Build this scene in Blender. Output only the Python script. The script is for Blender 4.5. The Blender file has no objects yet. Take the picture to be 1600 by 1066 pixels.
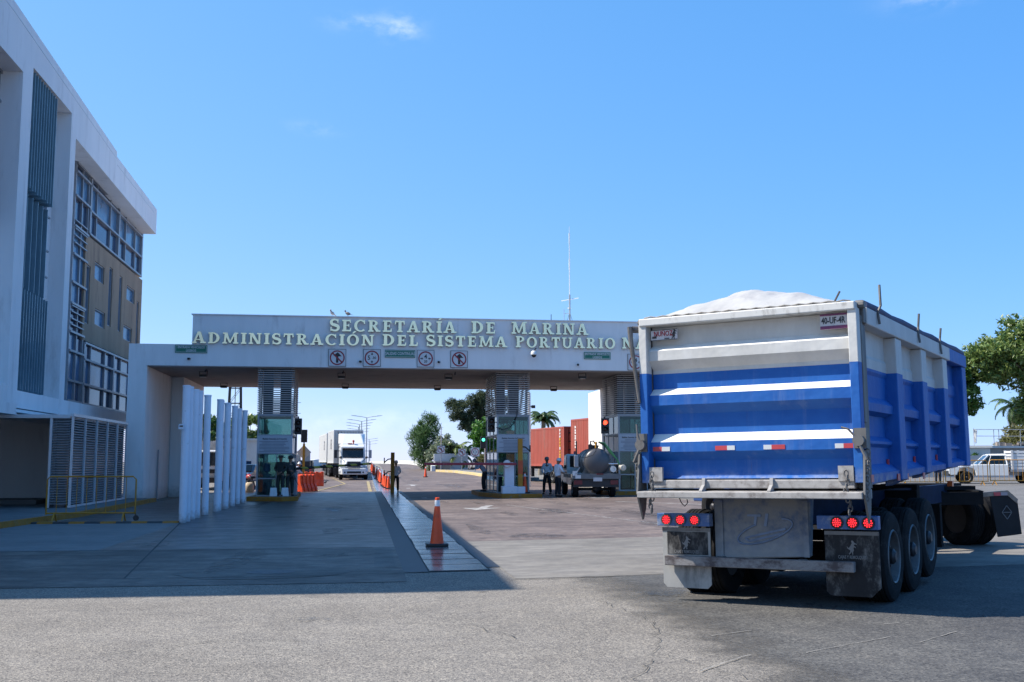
import bpy, bmesh, math, random
import numpy as np
from mathutils import Vector, Matrix, Euler
S = bpy.context.scene
C = S.collection
R = math.radians
PI = math.pi

# ------------------------------------------------------------------ camera, sky, sun, exposure
SUN_EL = 50.0
SUN_DIR = Vector((-0.634, 0.105, 0.766)).normalized()      # towards the sun
cam_d = bpy.data.cameras.new('camera')
cam_d.sensor_width = 36.0
cam_d.lens = 36.0 * 1690.0 / 1600.0
cam_d.clip_start = 0.1
cam_d.clip_end = 9000.0
cam = bpy.data.objects.new('camera', cam_d)
C.objects.link(cam)
cam.location = (0, 0, 1.65)
cam.rotation_euler = (R(90) + math.atan2(189, 1690), 0, -R(7.77))
S.camera = cam

W = bpy.data.worlds.new('World')
S.world = W
W.use_nodes = True
wt = W.node_tree
bg = wt.nodes['Background']
sky = wt.nodes.new('ShaderNodeTexSky')
sky.sky_type = 'NISHITA'
sky.sun_disc = False
sky.sun_elevation = R(SUN_EL)
sky.sun_rotation = math.atan2(SUN_DIR.x, SUN_DIR.y)
sky.altitude = 500
sky.air_density = 0.7
sky.dust_density = 0.2
sky.ozone_density = 6.0
wc = wt.nodes.new('ShaderNodeTexCoord')


def wmath(op, a, b=None):
    n = wt.nodes.new('ShaderNodeMath')
    n.operation = op
    for i, x in enumerate((a, b)):
        if x is None:
            continue
        if isinstance(x, (int, float)):
            n.inputs[i].default_value = x
        else:
            wt.links.new(x, n.inputs[i])
    return n.outputs[0]


wn = wt.nodes.new('ShaderNodeTexNoise')
wn.inputs['Scale'].default_value = 26
wn.inputs['Detail'].default_value = 6
wn.inputs['Roughness'].default_value = 0.62
wmap = wt.nodes.new('ShaderNodeMapping')
wmap.inputs['Scale'].default_value = (1, 1, 1.9)
wt.links.new(wc.outputs['Generated'], wmap.inputs[0])
wt.links.new(wmap.outputs[0], wn.inputs['Vector'])
cloud = None
# small clouds of the photo: direction (azimuth from +Y, elevation), size, strength
for az, el, sa, se, st in ((1.62, 22.4, 0.95, 0.6, 0.42), (-0.75, 22.6, 1.3, 0.4, 0.26), (-2.9, 17.2, 1.1, 0.3, 0.2),
                           (30.4, 22.6, 2.0, 0.6, 0.34), (3.5, 2.2, 7.0, 0.6, 0.22), (-5.0, 1.6, 6.0, 0.8, 0.18), (24.0, 4.0, 9.0, 0.7, 0.12)):
    d0 = Vector((math.sin(R(az)) * math.cos(R(el)), math.cos(R(az)) * math.cos(R(el)), math.sin(R(el))))
    ux = Vector((math.cos(R(az)), -math.sin(R(az)), 0))
    uz = ux.cross(d0)
    terms = []
    for u, s in ((ux, sa), (uz, se)):
        n = wt.nodes.new('ShaderNodeVectorMath')
        n.operation = 'DOT_PRODUCT'
        wt.links.new(wc.outputs['Generated'], n.inputs[0])
        n.inputs[1].default_value = u
        o = wmath('SUBTRACT', n.outputs['Value'], d0.dot(u))
        o = wmath('DIVIDE', o, math.sin(R(s)))
        terms.append(wmath('MULTIPLY', o, o))
    r2 = wmath('ADD', terms[0], terms[1])
    front = wt.nodes.new('ShaderNodeVectorMath')
    front.operation = 'DOT_PRODUCT'
    wt.links.new(wc.outputs['Generated'], front.inputs[0])
    front.inputs[1].default_value = d0
    m = wmath('EXPONENT', wmath('MULTIPLY', r2, -1.0))
    m = wmath('MULTIPLY', m, wmath('GREATER_THAN', front.outputs['Value'], 0.5))
    m = wmath('MULTIPLY', m, st)
    cloud = m if cloud is None else wmath('ADD', cloud, m)
wr = wt.nodes.new('ShaderNodeMapRange')
wr.interpolation_type = 'SMOOTHSTEP'
wr.inputs['From Min'].default_value = 0.36
wr.inputs['From Max'].default_value = 0.68
wt.links.new(wn.outputs['Fac'], wr.inputs['Value'])
cloud = wmath('MULTIPLY', cloud, wr.outputs['Result'])
# a saturated, evenly bright tropical sky: soften the rise towards the horizon channel by channel
EXPO = 0.68
sep = wt.nodes.new('ShaderNodeSeparateColor')
comb = wt.nodes.new('ShaderNodeCombineColor')
wt.links.new(sky.outputs[0], sep.inputs[0])
tow = wt.nodes.new('ShaderNodeVectorMath')       # paler towards the sun, deeper away from it
tow.operation = 'DOT_PRODUCT'
wt.links.new(wc.outputs['Generated'], tow.inputs[0])
tow.inputs[1].default_value = Vector((SUN_DIR.x, SUN_DIR.y, 0)).normalized()
for i_, (g_, k_, a_) in enumerate(((0.82, 1.34, 0.42), (0.47, 1.11, 0.17), (0.30, 1.38, 0.0))):
    q_ = wmath('POWER', wmath('MULTIPLY', sep.outputs[i_], 0.105), g_)
    q_ = wmath('MULTIPLY', q_, wmath('ADD', wmath('MULTIPLY', tow.outputs['Value'], a_), 1.0))
    wt.links.new(wmath('MULTIPLY', q_, k_ / 0.105 / 2 ** EXPO), comb.inputs[i_])
wmix = wt.nodes.new('ShaderNodeMix')
wmix.data_type = 'RGBA'
wt.links.new(cloud, wmix.inputs['Factor'])
wt.links.new(comb.outputs[0], wmix.inputs['A'])
wmix.inputs['B'].default_value = (7.0, 7.6, 8.4, 1)
wt.links.new(wmix.outputs['Result'], bg.inputs['Color'])
bg.inputs['Strength'].default_value = 0.105

sun_d = bpy.data.lights.new('sun', 'SUN')
sun_d.energy = 5.0
sun_d.angle = R(0.53)
sun_d.color = (1.0, 0.94, 0.85)
sun = bpy.data.objects.new('sun', sun_d)
C.objects.link(sun)
sun.rotation_euler = SUN_DIR.to_track_quat('Z', 'Y').to_euler()

S.view_settings.view_transform = 'Standard'
S.view_settings.look = 'None'
S.view_settings.gamma = 1.0
S.view_settings.exposure = EXPO
S.cycles.use_denoising = True
S.cycles.max_bounces = 8
S.cycles.transparent_max_bounces = 24

# ------------------------------------------------------------------ helpers


def zg(x, y):
    """height of the ground: a slight rise to the right and the ramp of the causeway"""
    s = min(0.5 * (x + math.sqrt(x * x + 1)), 36.0)
    t = min(max((y - 60) / 100, 0), 1)
    k = min(max((x - 15) / 15, 0), 1)
    k = 1 - k * k * (3 - 2 * k)
    return 0.0125 * s + 1.25 * t * t * (3 - 2 * t) * k


class MB:
    """collects shapes; build() links them as one mesh object"""

    def __init__(self):
        self.v, self.f, self.m = [], [], []

    def add(self, vs, fs, m=0):
        o = len(self.v)
        self.v += [tuple(p) for p in vs]
        self.f += [tuple(i + o for i in f) for f in fs]
        self.m += [m] * len(fs)
        return self

    def box(self, x0, x1, y0, y1, z0, z1, m=0):
        return self.hexa([(x0, y0, z0), (x1, y0, z0), (x1, y1, z0), (x0, y1, z0), (x0, y0, z1), (x1, y0, z1), (x1, y1, z1), (x0, y1, z1)], m)

    def hexa(self, p, m=0):
        return self.add(p, [(0, 3, 2, 1), (4, 5, 6, 7), (0, 1, 5, 4), (1, 2, 6, 5), (2, 3, 7, 6), (3, 0, 4, 7)], m)

    def prism(self, pts, axis, a0, a1, m=0):
        n = len(pts)

        def w(p, a):
            return (a, p[0], p[1]) if axis == 'x' else (p[0], a, p[1]) if axis == 'y' else (p[0], p[1], a)
        vs = [w(p, a0) for p in pts] + [w(p, a1) for p in pts]
        fs = [tuple(range(n)), tuple(range(2 * n - 1, n - 1, -1))] + [(i, (i + 1) % n, n + (i + 1) % n, n + i) for i in range(n)]
        return self.add(vs, fs, m)

    def tube(self, pts, r, n=8, m=0, cap=True):
        pts = [Vector(p) for p in pts]
        k = len(pts)
        rs = r if isinstance(r, (list, tuple)) else [r] * k
        vs, fs = [], []
        up = None
        for i, p in enumerate(pts):
            d = (pts[min(i + 1, k - 1)] - pts[max(i - 1, 0)])
            d = d.normalized() if d.length > 1e-9 else Vector((0, 0, 1))
            if up is None:
                up = d.orthogonal().normalized()
            up = (up - d * up.dot(d))
            up = up.normalized() if up.length > 1e-6 else d.orthogonal().normalized()
            s = d.cross(up)
            for j in range(n):
                a = 2 * PI * j / n
                vs.append(p + (up * math.cos(a) + s * math.sin(a)) * rs[i])
        for i in range(k - 1):
            for j in range(n):
                fs.append((i * n + j, i * n + (j + 1) % n, (i + 1) * n + (j + 1) % n, (i + 1) * n + j))
        if cap:
            fs.append(tuple(range(n - 1, -1, -1)))
            fs.append(tuple(range((k - 1) * n, k * n)))
        return self.add(vs, fs, m)

    def bar(self, p0, p1, w, h, m=0, upv=(0, 0, 1)):
        p0, p1 = Vector(p0), Vector(p1)
        d = (p1 - p0).normalized()
        u = Vector(upv)
        if abs(d.dot(u)) > 0.97:
            u = Vector((0, 1, 0))
        s = d.cross(u).normalized() * w / 2
        t = s.cross(d).normalized() * h / 2
        return self.hexa([p0 - s - t, p0 + s - t, p1 + s - t, p1 - s - t, p0 - s + t, p0 + s + t, p1 + s + t, p1 - s + t], m)

    def lathe(self, prof, n=24, o=(0, 0, 0), axis='z', m=0, closed=False):
        vs, fs = [], []
        for (r, h) in prof:
            for j in range(n):
                a = 2 * PI * j / n
                c, s = r * math.cos(a), r * math.sin(a)
                p = (c, s, h) if axis == 'z' else (h, c, s) if axis == 'x' else (s, h, c)
                vs.append((o[0] + p[0], o[1] + p[1], o[2] + p[2]))
        k = len(prof)
        rng = k if closed else k - 1
        for i in range(rng):
            for j in range(n):
                i2 = (i + 1) % k
                fs.append((i * n + j, i * n + (j + 1) % n, i2 * n + (j + 1) % n, i2 * n + j))
        if not closed:
            if prof[0][0] > 1e-6:
                fs.append(tuple(range(n - 1, -1, -1)))
            if prof[-1][0] > 1e-6:
                fs.append(tuple(range((k - 1) * n, k * n)))
        return self.add(vs, fs, m)

    def ball(self, c, rx, ry=None, rz=None, n=16, m=0):
        ry = rx if ry is None else ry
        rz = rx if rz is None else rz
        k = max(5, n // 2)
        vs, fs = [], []
        for i in range(k + 1):
            t = PI * i / k
            for j in range(n):
                a = 2 * PI * j / n
                vs.append((c[0] + rx * math.sin(t) * math.cos(a), c[1] + ry * math.sin(t) * math.sin(a), c[2] - rz * math.cos(t)))
        for i in range(k):
            for j in range(n):
                fs.append((i * n + j, i * n + (j + 1) % n, (i + 1) * n + (j + 1) % n, (i + 1) * n + j))
        return self.add(vs, fs, m)

    def quad(self, a, b, c, d, m=0):
        return self.add([a, b, c, d], [(0, 1, 2, 3)], m)

    def build_each(self, name, mats, parent=None, **k):
        """like build(), but every separate piece becomes a mesh of its own"""
        par = list(range(len(self.v)))

        def find(a):
            while par[a] != a:
                par[a] = par[par[a]]
                a = par[a]
            return a
        for f in self.f:
            for i in f[1:]:
                par[find(i)] = find(f[0])
        groups = {}
        for f, m in zip(self.f, self.m):
            groups.setdefault(find(f[0]), []).append((f, m))
        out = []
        for fs in groups.values():
            ids = sorted({i for f, m in fs for i in f})
            mp = {a: b for b, a in enumerate(ids)}
            q = MB()
            q.v = [self.v[i] for i in ids]
            q.f = [tuple(mp[i] for i in f) for f, m in fs]
            q.m = [m for f, m in fs]
            out.append(q.build(name, mats, parent, **k))
        return out

    def build(self, name, mats, parent=None, smooth=None, bevel=0, loc=None, fix=True):
        me = bpy.data.meshes.new(name)
        me.from_pydata(self.v, [], self.f)
        if not isinstance(mats, (list, tuple)):
            mats = [mats]
        for q in mats:
            me.materials.append(q)
        if len(mats) > 1:
            me.polygons.foreach_set('material_index', self.m)
        if fix:
            bm = bmesh.new()
            bm.from_mesh(me)
            bmesh.ops.remove_doubles(bm, verts=bm.verts, dist=1e-6)
            bmesh.ops.recalc_face_normals(bm, faces=bm.faces)
            bm.to_mesh(me)
            bm.free()
        if smooth:
            me.polygons.foreach_set('use_smooth', [True] * len(me.polygons))
            me.set_sharp_from_angle(angle=R(smooth))
        o = bpy.data.objects.new(name, me)
        C.objects.link(o)
        if parent is not None:
            o.parent = parent
        if loc:
            o.location = loc
        if bevel:
            md = o.modifiers.new('bevel', 'BEVEL')
            md.width = bevel
            md.segments = 2
            md.limit_method = 'ANGLE'
            md.angle_limit = R(40)
        return o


def tag(o, label, cat, group=None):
    o['label'] = label
    o['category'] = cat
    if group:
        o['group'] = group
    return o


def thing(name, label, cat, loc=(0, 0, 0), rotz=0, group=None):
    o = bpy.data.objects.new(name, None)
    o.empty_display_size = 0.3
    C.objects.link(o)
    o.location = loc
    o.rotation_euler = (0, 0, rotz)
    return tag(o, label, cat, group)


def struct(o, kind='structure'):
    o['kind'] = kind
    return o


def dup(o, loc=None, rotz=None, label=None, parent=None):
    c = o.copy()
    C.objects.link(c)
    if parent is not None:
        c.parent = parent
    for ch in list(o.children):
        dup(ch, parent=c)
    if loc is not None:
        c.location = loc
    if rotz is not None:
        c.rotation_euler = (0, 0, rotz)
    if label:
        c['label'] = label
    return c


# ------------------------------------------------------------------ materials
MATS = {}


def nodes_of(m):
    return m.node_tree.nodes, m.node_tree.links


def M(name, col, rough=0.6, metal=0.0, var=0.12, scale=4.0, bump=0.0, bscale=40.0, dirt=None, dirt_amt=0.4, dscale=2.0, stretch=(1, 1, 1),
      spec=0.5, coat=0.0, fine=0.0):
    """procedural paint, metal, plaster ...: a base colour broken by noise, with an optional dirt layer and a fine bump"""
    m = bpy.data.materials.new(name)
    m.use_nodes = True
    nd, ln = nodes_of(m)
    p = nd['Principled BSDF']
    p.inputs['Roughness'].default_value = rough
    p.inputs['Metallic'].default_value = metal
    p.inputs['Specular IOR Level'].default_value = spec
    p.inputs['Coat Weight'].default_value = coat
    tc = nd.new('ShaderNodeTexCoord')
    mp = nd.new('ShaderNodeMapping')
    mp.inputs['Scale'].default_value = stretch
    ln.new(tc.outputs['Object'], mp.inputs[0])
    nz = nd.new('ShaderNodeTexNoise')
    nz.inputs['Scale'].default_value = scale
    nz.inputs['Detail'].default_value = 5
    nz.inputs['Roughness'].default_value = 0.65
    ln.new(mp.outputs[0], nz.inputs['Vector'])
    mx = nd.new('ShaderNodeMix')
    mx.data_type = 'RGBA'
    mr = nd.new('ShaderNodeMapRange')
    mr.inputs['From Min'].default_value = 0.3
    mr.inputs['From Max'].default_value = 0.7
    ln.new(nz.outputs['Fac'], mr.inputs['Value'])
    ln.new(mr.outputs[0], mx.inputs['Factor'])
    mx.inputs['A'].default_value = (*[c * (1 - var) for c in col], 1)
    mx.inputs['B'].default_value = (*[min(1, c * (1 + var)) for c in col], 1)
    out = mx.outputs['Result']
    if fine:
        f = nd.new('ShaderNodeTexNoise')
        f.inputs['Scale'].default_value = scale * 30
        f.inputs['Detail'].default_value = 3
        ln.new(tc.outputs['Object'], f.inputs['Vector'])
        q = nd.new('ShaderNodeMix')
        q.data_type = 'RGBA'
        q.blend_type = 'OVERLAY'
        q.inputs['Factor'].default_value = fine
        ln.new(out, q.inputs['A'])
        ln.new(f.outputs['Fac'], q.inputs['B'])
        out = q.outputs['Result']
    if dirt is not None:
        dn = nd.new('ShaderNodeTexNoise')
        dn.inputs['Scale'].default_value = dscale
        dn.inputs['Detail'].default_value = 8
        dn.inputs['Roughness'].default_value = 0.72
        ln.new(mp.outputs[0], dn.inputs['Vector'])
        dr = nd.new('ShaderNodeMapRange')
        dr.interpolation_type = 'SMOOTHSTEP'
        dr.inputs['From Min'].default_value = 0.62 - 0.3 * dirt_amt
        dr.inputs['From Max'].default_value = 0.82 - 0.2 * dirt_amt
        ln.new(dn.outputs['Fac'], dr.inputs['Value'])
        d2 = nd.new('ShaderNodeMix')
        d2.data_type = 'RGBA'
        ln.new(dr.outputs[0], d2.inputs['Factor'])
        ln.new(out, d2.inputs['A'])
        d2.inputs['B'].default_value = (*dirt, 1)
        out = d2.outputs['Result']
    ln.new(out, p.inputs['Base Color'])
    if bump:
        bn = nd.new('ShaderNodeTexNoise')
        bn.inputs['Scale'].default_value = bscale
        bn.inputs['Detail'].default_value = 4
        ln.new(tc.outputs['Object'], bn.inputs['Vector'])
        b = nd.new('ShaderNodeBump')
        b.inputs['Strength'].default_value = bump
        b.inputs['Distance'].default_value = 0.02
        ln.new(bn.outputs['Fac'], b.inputs['Height'])
        ln.new(b.outputs[0], p.inputs['Normal'])
    MATS[name] = m
    return m


def M_glass(name, tint, reflect=1.5, rough=0.03):
    """a pane: lets tinted light through and mirrors at a grazing angle"""
    m = bpy.data.materials.new(name)
    m.use_nodes = True
    nd, ln = nodes_of(m)
    nd.remove(nd['Principled BSDF'])
    t = nd.new('ShaderNodeBsdfTransparent')
    t.inputs[0].default_value = (*tint, 1)
    g = nd.new('ShaderNodeBsdfGlossy')
    g.inputs['Roughness'].default_value = rough
    g.inputs['Color'].default_value = (0.9, 0.95, 0.95, 1)
    f = nd.new('ShaderNodeFresnel')
    f.inputs['IOR'].default_value = reflect
    x = nd.new('ShaderNodeMixShader')
    ln.new(f.outputs[0], x.inputs[0])
    ln.new(t.outputs[0], x.inputs[1])
    ln.new(g.outputs[0], x.inputs[2])
    ln.new(x.outputs[0], nd['Material Output'].inputs['Surface'])
    return m


def M_emit(name, col, st, base=(0.1, 0.01, 0.01)):
    m = bpy.data.materials.new(name)
    m.use_nodes = True
    p = m.node_tree.nodes['Principled BSDF']
    p.inputs['Base Color'].default_value = (*base, 1)
    p.inputs['Roughness'].default_value = 0.25
    p.inputs['Emission Color'].default_value = (*col, 1)
    p.inputs['Emission Strength'].default_value = st
    return m


def M_ground(name, cols, aggregate=0.0, agg_scale=60, rough=0.85, big=0.3, streak=0.0, streak_col=(0.03, 0.03, 0.035), grooves=0.0, spec=0.3, bump=0.3, stains=0.0, stain_col=(0.06, 0.055, 0.05), lines=None, mott=0.0):
    """paving: broad patches between two colours, aggregate speckle, tyre streaks along y, grooves across"""
    m = bpy.data.materials.new(name)
    m.use_nodes = True
    nd, ln = nodes_of(m)
    p = nd['Principled BSDF']
    p.inputs['Roughness'].default_value = rough
    p.inputs['Specular IOR Level'].default_value = spec
    tc = nd.new('ShaderNodeTexCoord')
    v = tc.outputs['Object']

    def noise(scale, detail=5, rg=0.6, vec=None, st=None):
        n = nd.new('ShaderNodeTexNoise')
        n.inputs['Scale'].default_value = scale
        n.inputs['Detail'].default_value = detail
        n.inputs['Roughness'].default_value = rg
        src = vec or v
        if st:
            mp = nd.new('ShaderNodeMapping')
            mp.inputs['Scale'].default_value = st
            ln.new(src, mp.inputs[0])
            src = mp.outputs[0]
        ln.new(src, n.inputs['Vector'])
        return n.outputs['Fac']

    def ramp(x, a, b):
        r = nd.new('ShaderNodeMapRange')
        r.interpolation_type = 'SMOOTHSTEP'
        r.inputs['From Min'].default_value = a
        r.inputs['From Max'].default_value = b
        ln.new(x, r.inputs['Value'])
        return r.outputs[0]

    def mix(f, a, b, mode='MIX', k=None):
        x = nd.new('ShaderNodeMix')
        x.data_type = 'RGBA'
        x.blend_type = mode
        if isinstance(f, (int, float)):
            x.inputs['Factor'].default_value = f
        else:
            if k is not None:
                q = nd.new('ShaderNodeMath')
                q.operation = 'MULTIPLY'
                q.inputs[1].default_value = k
                ln.new(f, q.inputs[0])
                f = q.outputs[0]
            ln.new(f, x.inputs['Factor'])
        for i, c in (('A', a), ('B', b)):
            if isinstance(c, tuple):
                x.inputs[i].default_value = (*c, 1)
            else:
                ln.new(c, x.inputs[i])
        return x.outputs['Result']
    col = mix(ramp(noise(0.35, 6, 0.68), 0.32, 0.68), cols[0], cols[1])
    col = mix(ramp(noise(2.3, 6, 0.7), 0.3, 0.72), col, mix(1.0, col, (0.72, 0.72, 0.74), 'MULTIPLY'), k=big * 2)
    if streak:
        col = mix(ramp(noise(1.0, 5, 0.65, st=(1.1, 0.05, 1)), 0.5, 0.72), col, streak_col, k=streak)
    if stains:
        col = mix(ramp(noise(0.8, 7, 0.75, st=(1.0, 0.6, 1)), 0.56, 0.72), col, stain_col, k=stains)
    if mott:
        f = ramp(noise(2.2, 10, 0.8, st=(0.4, 1.0, 1)), 0.38, 0.66)
        col = mix(f, mix(1.0, col, (1 - mott, 1 - mott, 1 - mott * 0.95), 'MULTIPLY'), mix(1.0, col, (1 + mott * 0.75, 1 + mott * 0.75, 1 + mott * 0.7), 'MULTIPLY'))
        f = ramp(noise(14, 6, 0.8, st=(0.5, 1.0, 1)), 0.4, 0.62)
        col = mix(f, mix(1.0, col, (1 - mott * 0.5, 1 - mott * 0.5, 1 - mott * 0.5), 'MULTIPLY'), col)
    hgt = noise(90, 3)
    if aggregate:
        vo = nd.new('ShaderNodeTexVoronoi')
        vo.inputs['Scale'].default_value = agg_scale
        ln.new(v, vo.inputs['Vector'])
        sep = nd.new('ShaderNodeSeparateColor')
        ln.new(vo.outputs['Color'], sep.inputs[0])
        light = mix(1.0, col, (1.9, 1.85, 1.75), 'MULTIPLY')
        dark = mix(1.0, col, (0.35, 0.35, 0.38), 'MULTIPLY')
        a = mix(ramp(sep.outputs[0], 0.55, 0.95), col, light, k=aggregate)
        col = mix(ramp(sep.outputs[1], 0.6, 0.95), a, dark, k=aggregate)
        col = mix(ramp(noise(agg_scale * 0.35, 4, 0.7), 0.45, 0.7), col, mix(1.0, col, (0.75, 0.75, 0.77), 'MULTIPLY'), k=aggregate)
        hgt = vo.outputs['Distance']
    if lines:
        for (axis, period, width, lc) in lines:
            s = nd.new('ShaderNodeSeparateXYZ')
            ln.new(v, s.inputs[0])
            q = nd.new('ShaderNodeMath')
            q.operation = 'PINGPONG'
            q.inputs[1].default_value = period / 2
            ln.new(s.outputs[axis], q.inputs[0])
            lt = nd.new('ShaderNodeMath')
            lt.operation = 'LESS_THAN'
            lt.inputs[1].default_value = width
            ln.new(q.outputs[0], lt.inputs[0])
            col = mix(lt.outputs[0], col, lc)
    ln.new(col, p.inputs['Base Color'])
    b = nd.new('ShaderNodeBump')
    b.inputs['Strength'].default_value = bump
    b.inputs['Distance'].default_value = 0.008
    ln.new(hgt, b.inputs['Height'])
    nrm = b.outputs[0]
    if grooves:
        wv = nd.new('ShaderNodeTexWave')
        wv.bands_direction = 'Y'
        wv.inputs['Scale'].default_value = 3.2
        wv.inputs['Distortion'].default_value = 1.2
        wv.inputs['Detail'].default_value = 3
        ln.new(v, wv.inputs['Vector'])
        b2 = nd.new('ShaderNodeBump')
        b2.inputs['Strength'].default_value = grooves
        b2.inputs['Distance'].default_value = 0.01
        ln.new(wv.outputs['Fac'], b2.inputs['Height'])
        ln.new(nrm, b2.inputs['Normal'])
        nrm = b2.outputs[0]
    ln.new(nrm, p.inputs['Normal'])
    rr = nd.new('ShaderNodeMapRange')
    rr.inputs['To Min'].default_value = rough - 0.18
    rr.inputs['To Max'].default_value = min(1, rough + 0.15)
    ln.new(noise(1.7, 5), rr.inputs['Value'])
    ln.new(rr.outputs[0], p.inputs['Roughness'])
    return m


def M_leaf(name, c0, c1, rough=0.55):
    m = bpy.data.materials.new(name)
    m.use_nodes = True
    nd, ln = nodes_of(m)
    p = nd['Principled BSDF']
    p.inputs['Roughness'].default_value = rough
    g = nd.new('ShaderNodeNewGeometry')
    mx = nd.new('ShaderNodeMix')
    mx.data_type = 'RGBA'
    ln.new(g.outputs['Random Per Island'], mx.inputs['Factor'])
    mx.inputs['A'].default_value = (*c0, 1)
    mx.inputs['B'].default_value = (*c1, 1)
    ln.new(mx.outputs['Result'], p.inputs['Base Color'])
    t = nd.new('ShaderNodeBsdfTranslucent')
    ln.new(mx.outputs['Result'], t.inputs['Color'])
    x = nd.new('ShaderNodeMixShader')
    x.inputs[0].default_value = 0.3
    ln.new(p.outputs[0], x.inputs[1])
    ln.new(t.outputs[0], x.inputs[2])
    ln.new(x.outputs[0], nd['Material Output'].inputs['Surface'])
    return m


white_wall = M('white_plaster', (0.74, 0.735, 0.73), 0.85, var=0.05, scale=0.8, bump=0.15, bscale=60, dirt=(0.56, 0.55, 0.54), dirt_amt=0.35, dscale=1.4, stretch=(1, 1, 0.2))
gate_wall = M('gate_plaster', (0.80, 0.785, 0.77), 0.85, var=0.06, scale=1.2, bump=0.2, bscale=50, dirt=(0.60, 0.575, 0.55), dirt_amt=0.3, dscale=1.8, stretch=(1, 1, 0.22))
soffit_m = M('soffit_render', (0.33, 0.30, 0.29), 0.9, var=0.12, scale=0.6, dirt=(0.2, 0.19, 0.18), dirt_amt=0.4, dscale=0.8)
brown_wall = M('brown_render', (0.30, 0.215, 0.145), 0.9, var=0.14, scale=1.0, bump=0.25, bscale=30, dirt=(0.17, 0.12, 0.085), dirt_amt=0.45, dscale=1.6, stretch=(1, 1, 0.2))
office_glass = M('office_glass', (0.012, 0.035, 0.085), 0.1, var=0.4, scale=0.5, spec=0.4)
office_glass.node_tree.nodes['Principled BSDF'].inputs['Specular Tint'].default_value = (0.22, 0.5, 1.0, 1)
dark_screen = M('dark_windscreen', (0.012, 0.014, 0.016), 0.08, var=0.3, scale=1.5, spec=0.5)
curtain_glass = M('office_glass_with_blinds', (0.06, 0.15, 0.26), 0.18, var=0.35, scale=0.9, spec=0.3)
curtain_glass.node_tree.nodes['Principled BSDF'].inputs['Specular Tint'].default_value = (0.3, 0.6, 1.0, 1)
alu = M('aluminium_frame', (0.30, 0.31, 0.33), 0.45, metal=0.5, var=0.08)
alu_pale = M('pale_aluminium', (0.6, 0.62, 0.64), 0.4, metal=0.35, var=0.06)
fin_glass = M('frosted_glass_fin', (0.17, 0.27, 0.32), 0.15, var=0.15, scale=1.2, spec=0.7)
fin_back = M('dark_curtain_wall', (0.025, 0.06, 0.10), 0.15, var=0.5, scale=0.35, spec=0.8)
louvre_m = M('grey_louvre_metal', (0.36, 0.37, 0.39), 0.45, metal=0.4, var=0.12, scale=6)
slat_m = M('booth_slat_aluminium', (0.36, 0.35, 0.345), 0.5, metal=0.35, var=0.1, scale=5)
dark_metal = M('dark_metal', (0.03, 0.03, 0.034), 0.5, metal=0.4, var=0.2)
black_plastic = M('black_plastic', (0.016, 0.016, 0.018), 0.45, var=0.2)
underbody_black = M('matt_underbody_black', (0.012, 0.012, 0.013), 0.95, spec=0.12, var=0.3, scale=5)  # even matt near-black for frames, axles and landing gear
rubber = M('tyre_rubber', (0.015, 0.015, 0.016), 0.92, spec=0.15, var=0.25, scale=6, dirt=(0.06, 0.055, 0.05), dirt_amt=0.3, dscale=5, bump=0.2, bscale=80)
post_white = M('white_painted_pipe', (0.70, 0.74, 0.82), 0.5, var=0.05, scale=2, dirt=(0.35, 0.32, 0.28), dirt_amt=0.12, dscale=4)


def foot_grime(m, h0, h1, col):
    nd, ln = nodes_of(m)
    p = nd['Principled BSDF']
    src = p.inputs['Base Color'].links[0].from_socket
    tc = nd.new('ShaderNodeTexCoord')
    sp = nd.new('ShaderNodeSeparateXYZ')
    ln.new(tc.outputs['Object'], sp.inputs[0])
    nz = nd.new('ShaderNodeTexNoise')
    nz.inputs['Scale'].default_value = 9
    nz.inputs['Detail'].default_value = 6
    ln.new(tc.outputs['Object'], nz.inputs['Vector'])
    ma = nd.new('ShaderNodeMath')
    ma.operation = 'MULTIPLY_ADD'
    ma.inputs[1].default_value = -0.5
    ln.new(nz.outputs['Fac'], ma.inputs[0])
    ln.new(sp.outputs[2], ma.inputs[2])
    mr = nd.new('ShaderNodeMapRange')
    mr.inputs['From Min'].default_value = h1
    mr.inputs['From Max'].default_value = h0
    mr.inputs['To Max'].default_value = 0.75
    ln.new(ma.outputs[0], mr.inputs['Value'])
    x = nd.new('ShaderNodeMix')
    x.data_type = 'RGBA'
    ln.new(mr.outputs[0], x.inputs['Factor'])
    ln.new(src, x.inputs['A'])
    x.inputs['B'].default_value = (*col, 1)
    ln.new(x.outputs['Result'], p.inputs['Base Color'])


foot_grime(post_white, -0.28, 0.02, (0.24, 0.21, 0.18))
foot_grime(gate_wall, -0.25, 0.35, (0.36, 0.33, 0.30))
yellow_paint = M('yellow_paint', (0.44, 0.20, 0.01), 0.6, var=0.15, scale=4, dirt=(0.22, 0.15, 0.05), dirt_amt=0.35, dscale=5)
yellow_kerb = M('yellow_kerb_paint', (0.34, 0.135, 0.01), 0.8, var=0.2, scale=3, dirt=(0.2, 0.16, 0.1), dirt_amt=0.4, dscale=4)
orange = M('orange_plastic', (0.85, 0.085, 0.015), 0.5, var=0.12, scale=5, dirt=(0.4, 0.06, 0.03), dirt_amt=0.4, dscale=6)
cone_dark = M('dark_cone_plastic', (0.25, 0.035, 0.02), 0.6, var=0.2, scale=5)  # darker, duller orange for two cones of the row
reflective = M('reflective_white_sleeve', (0.75, 0.76, 0.77), 0.35, var=0.08)
white_paint = M('white_vehicle_paint', (0.66, 0.66, 0.65), 0.3, var=0.04, coat=0.3)
chrome = M('bright_metal', (0.6, 0.6, 0.6), 0.25, metal=0.9, var=0.1)
galv = M('galvanised_steel', (0.40, 0.41, 0.42), 0.45, metal=0.6, var=0.15, scale=6)
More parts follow.
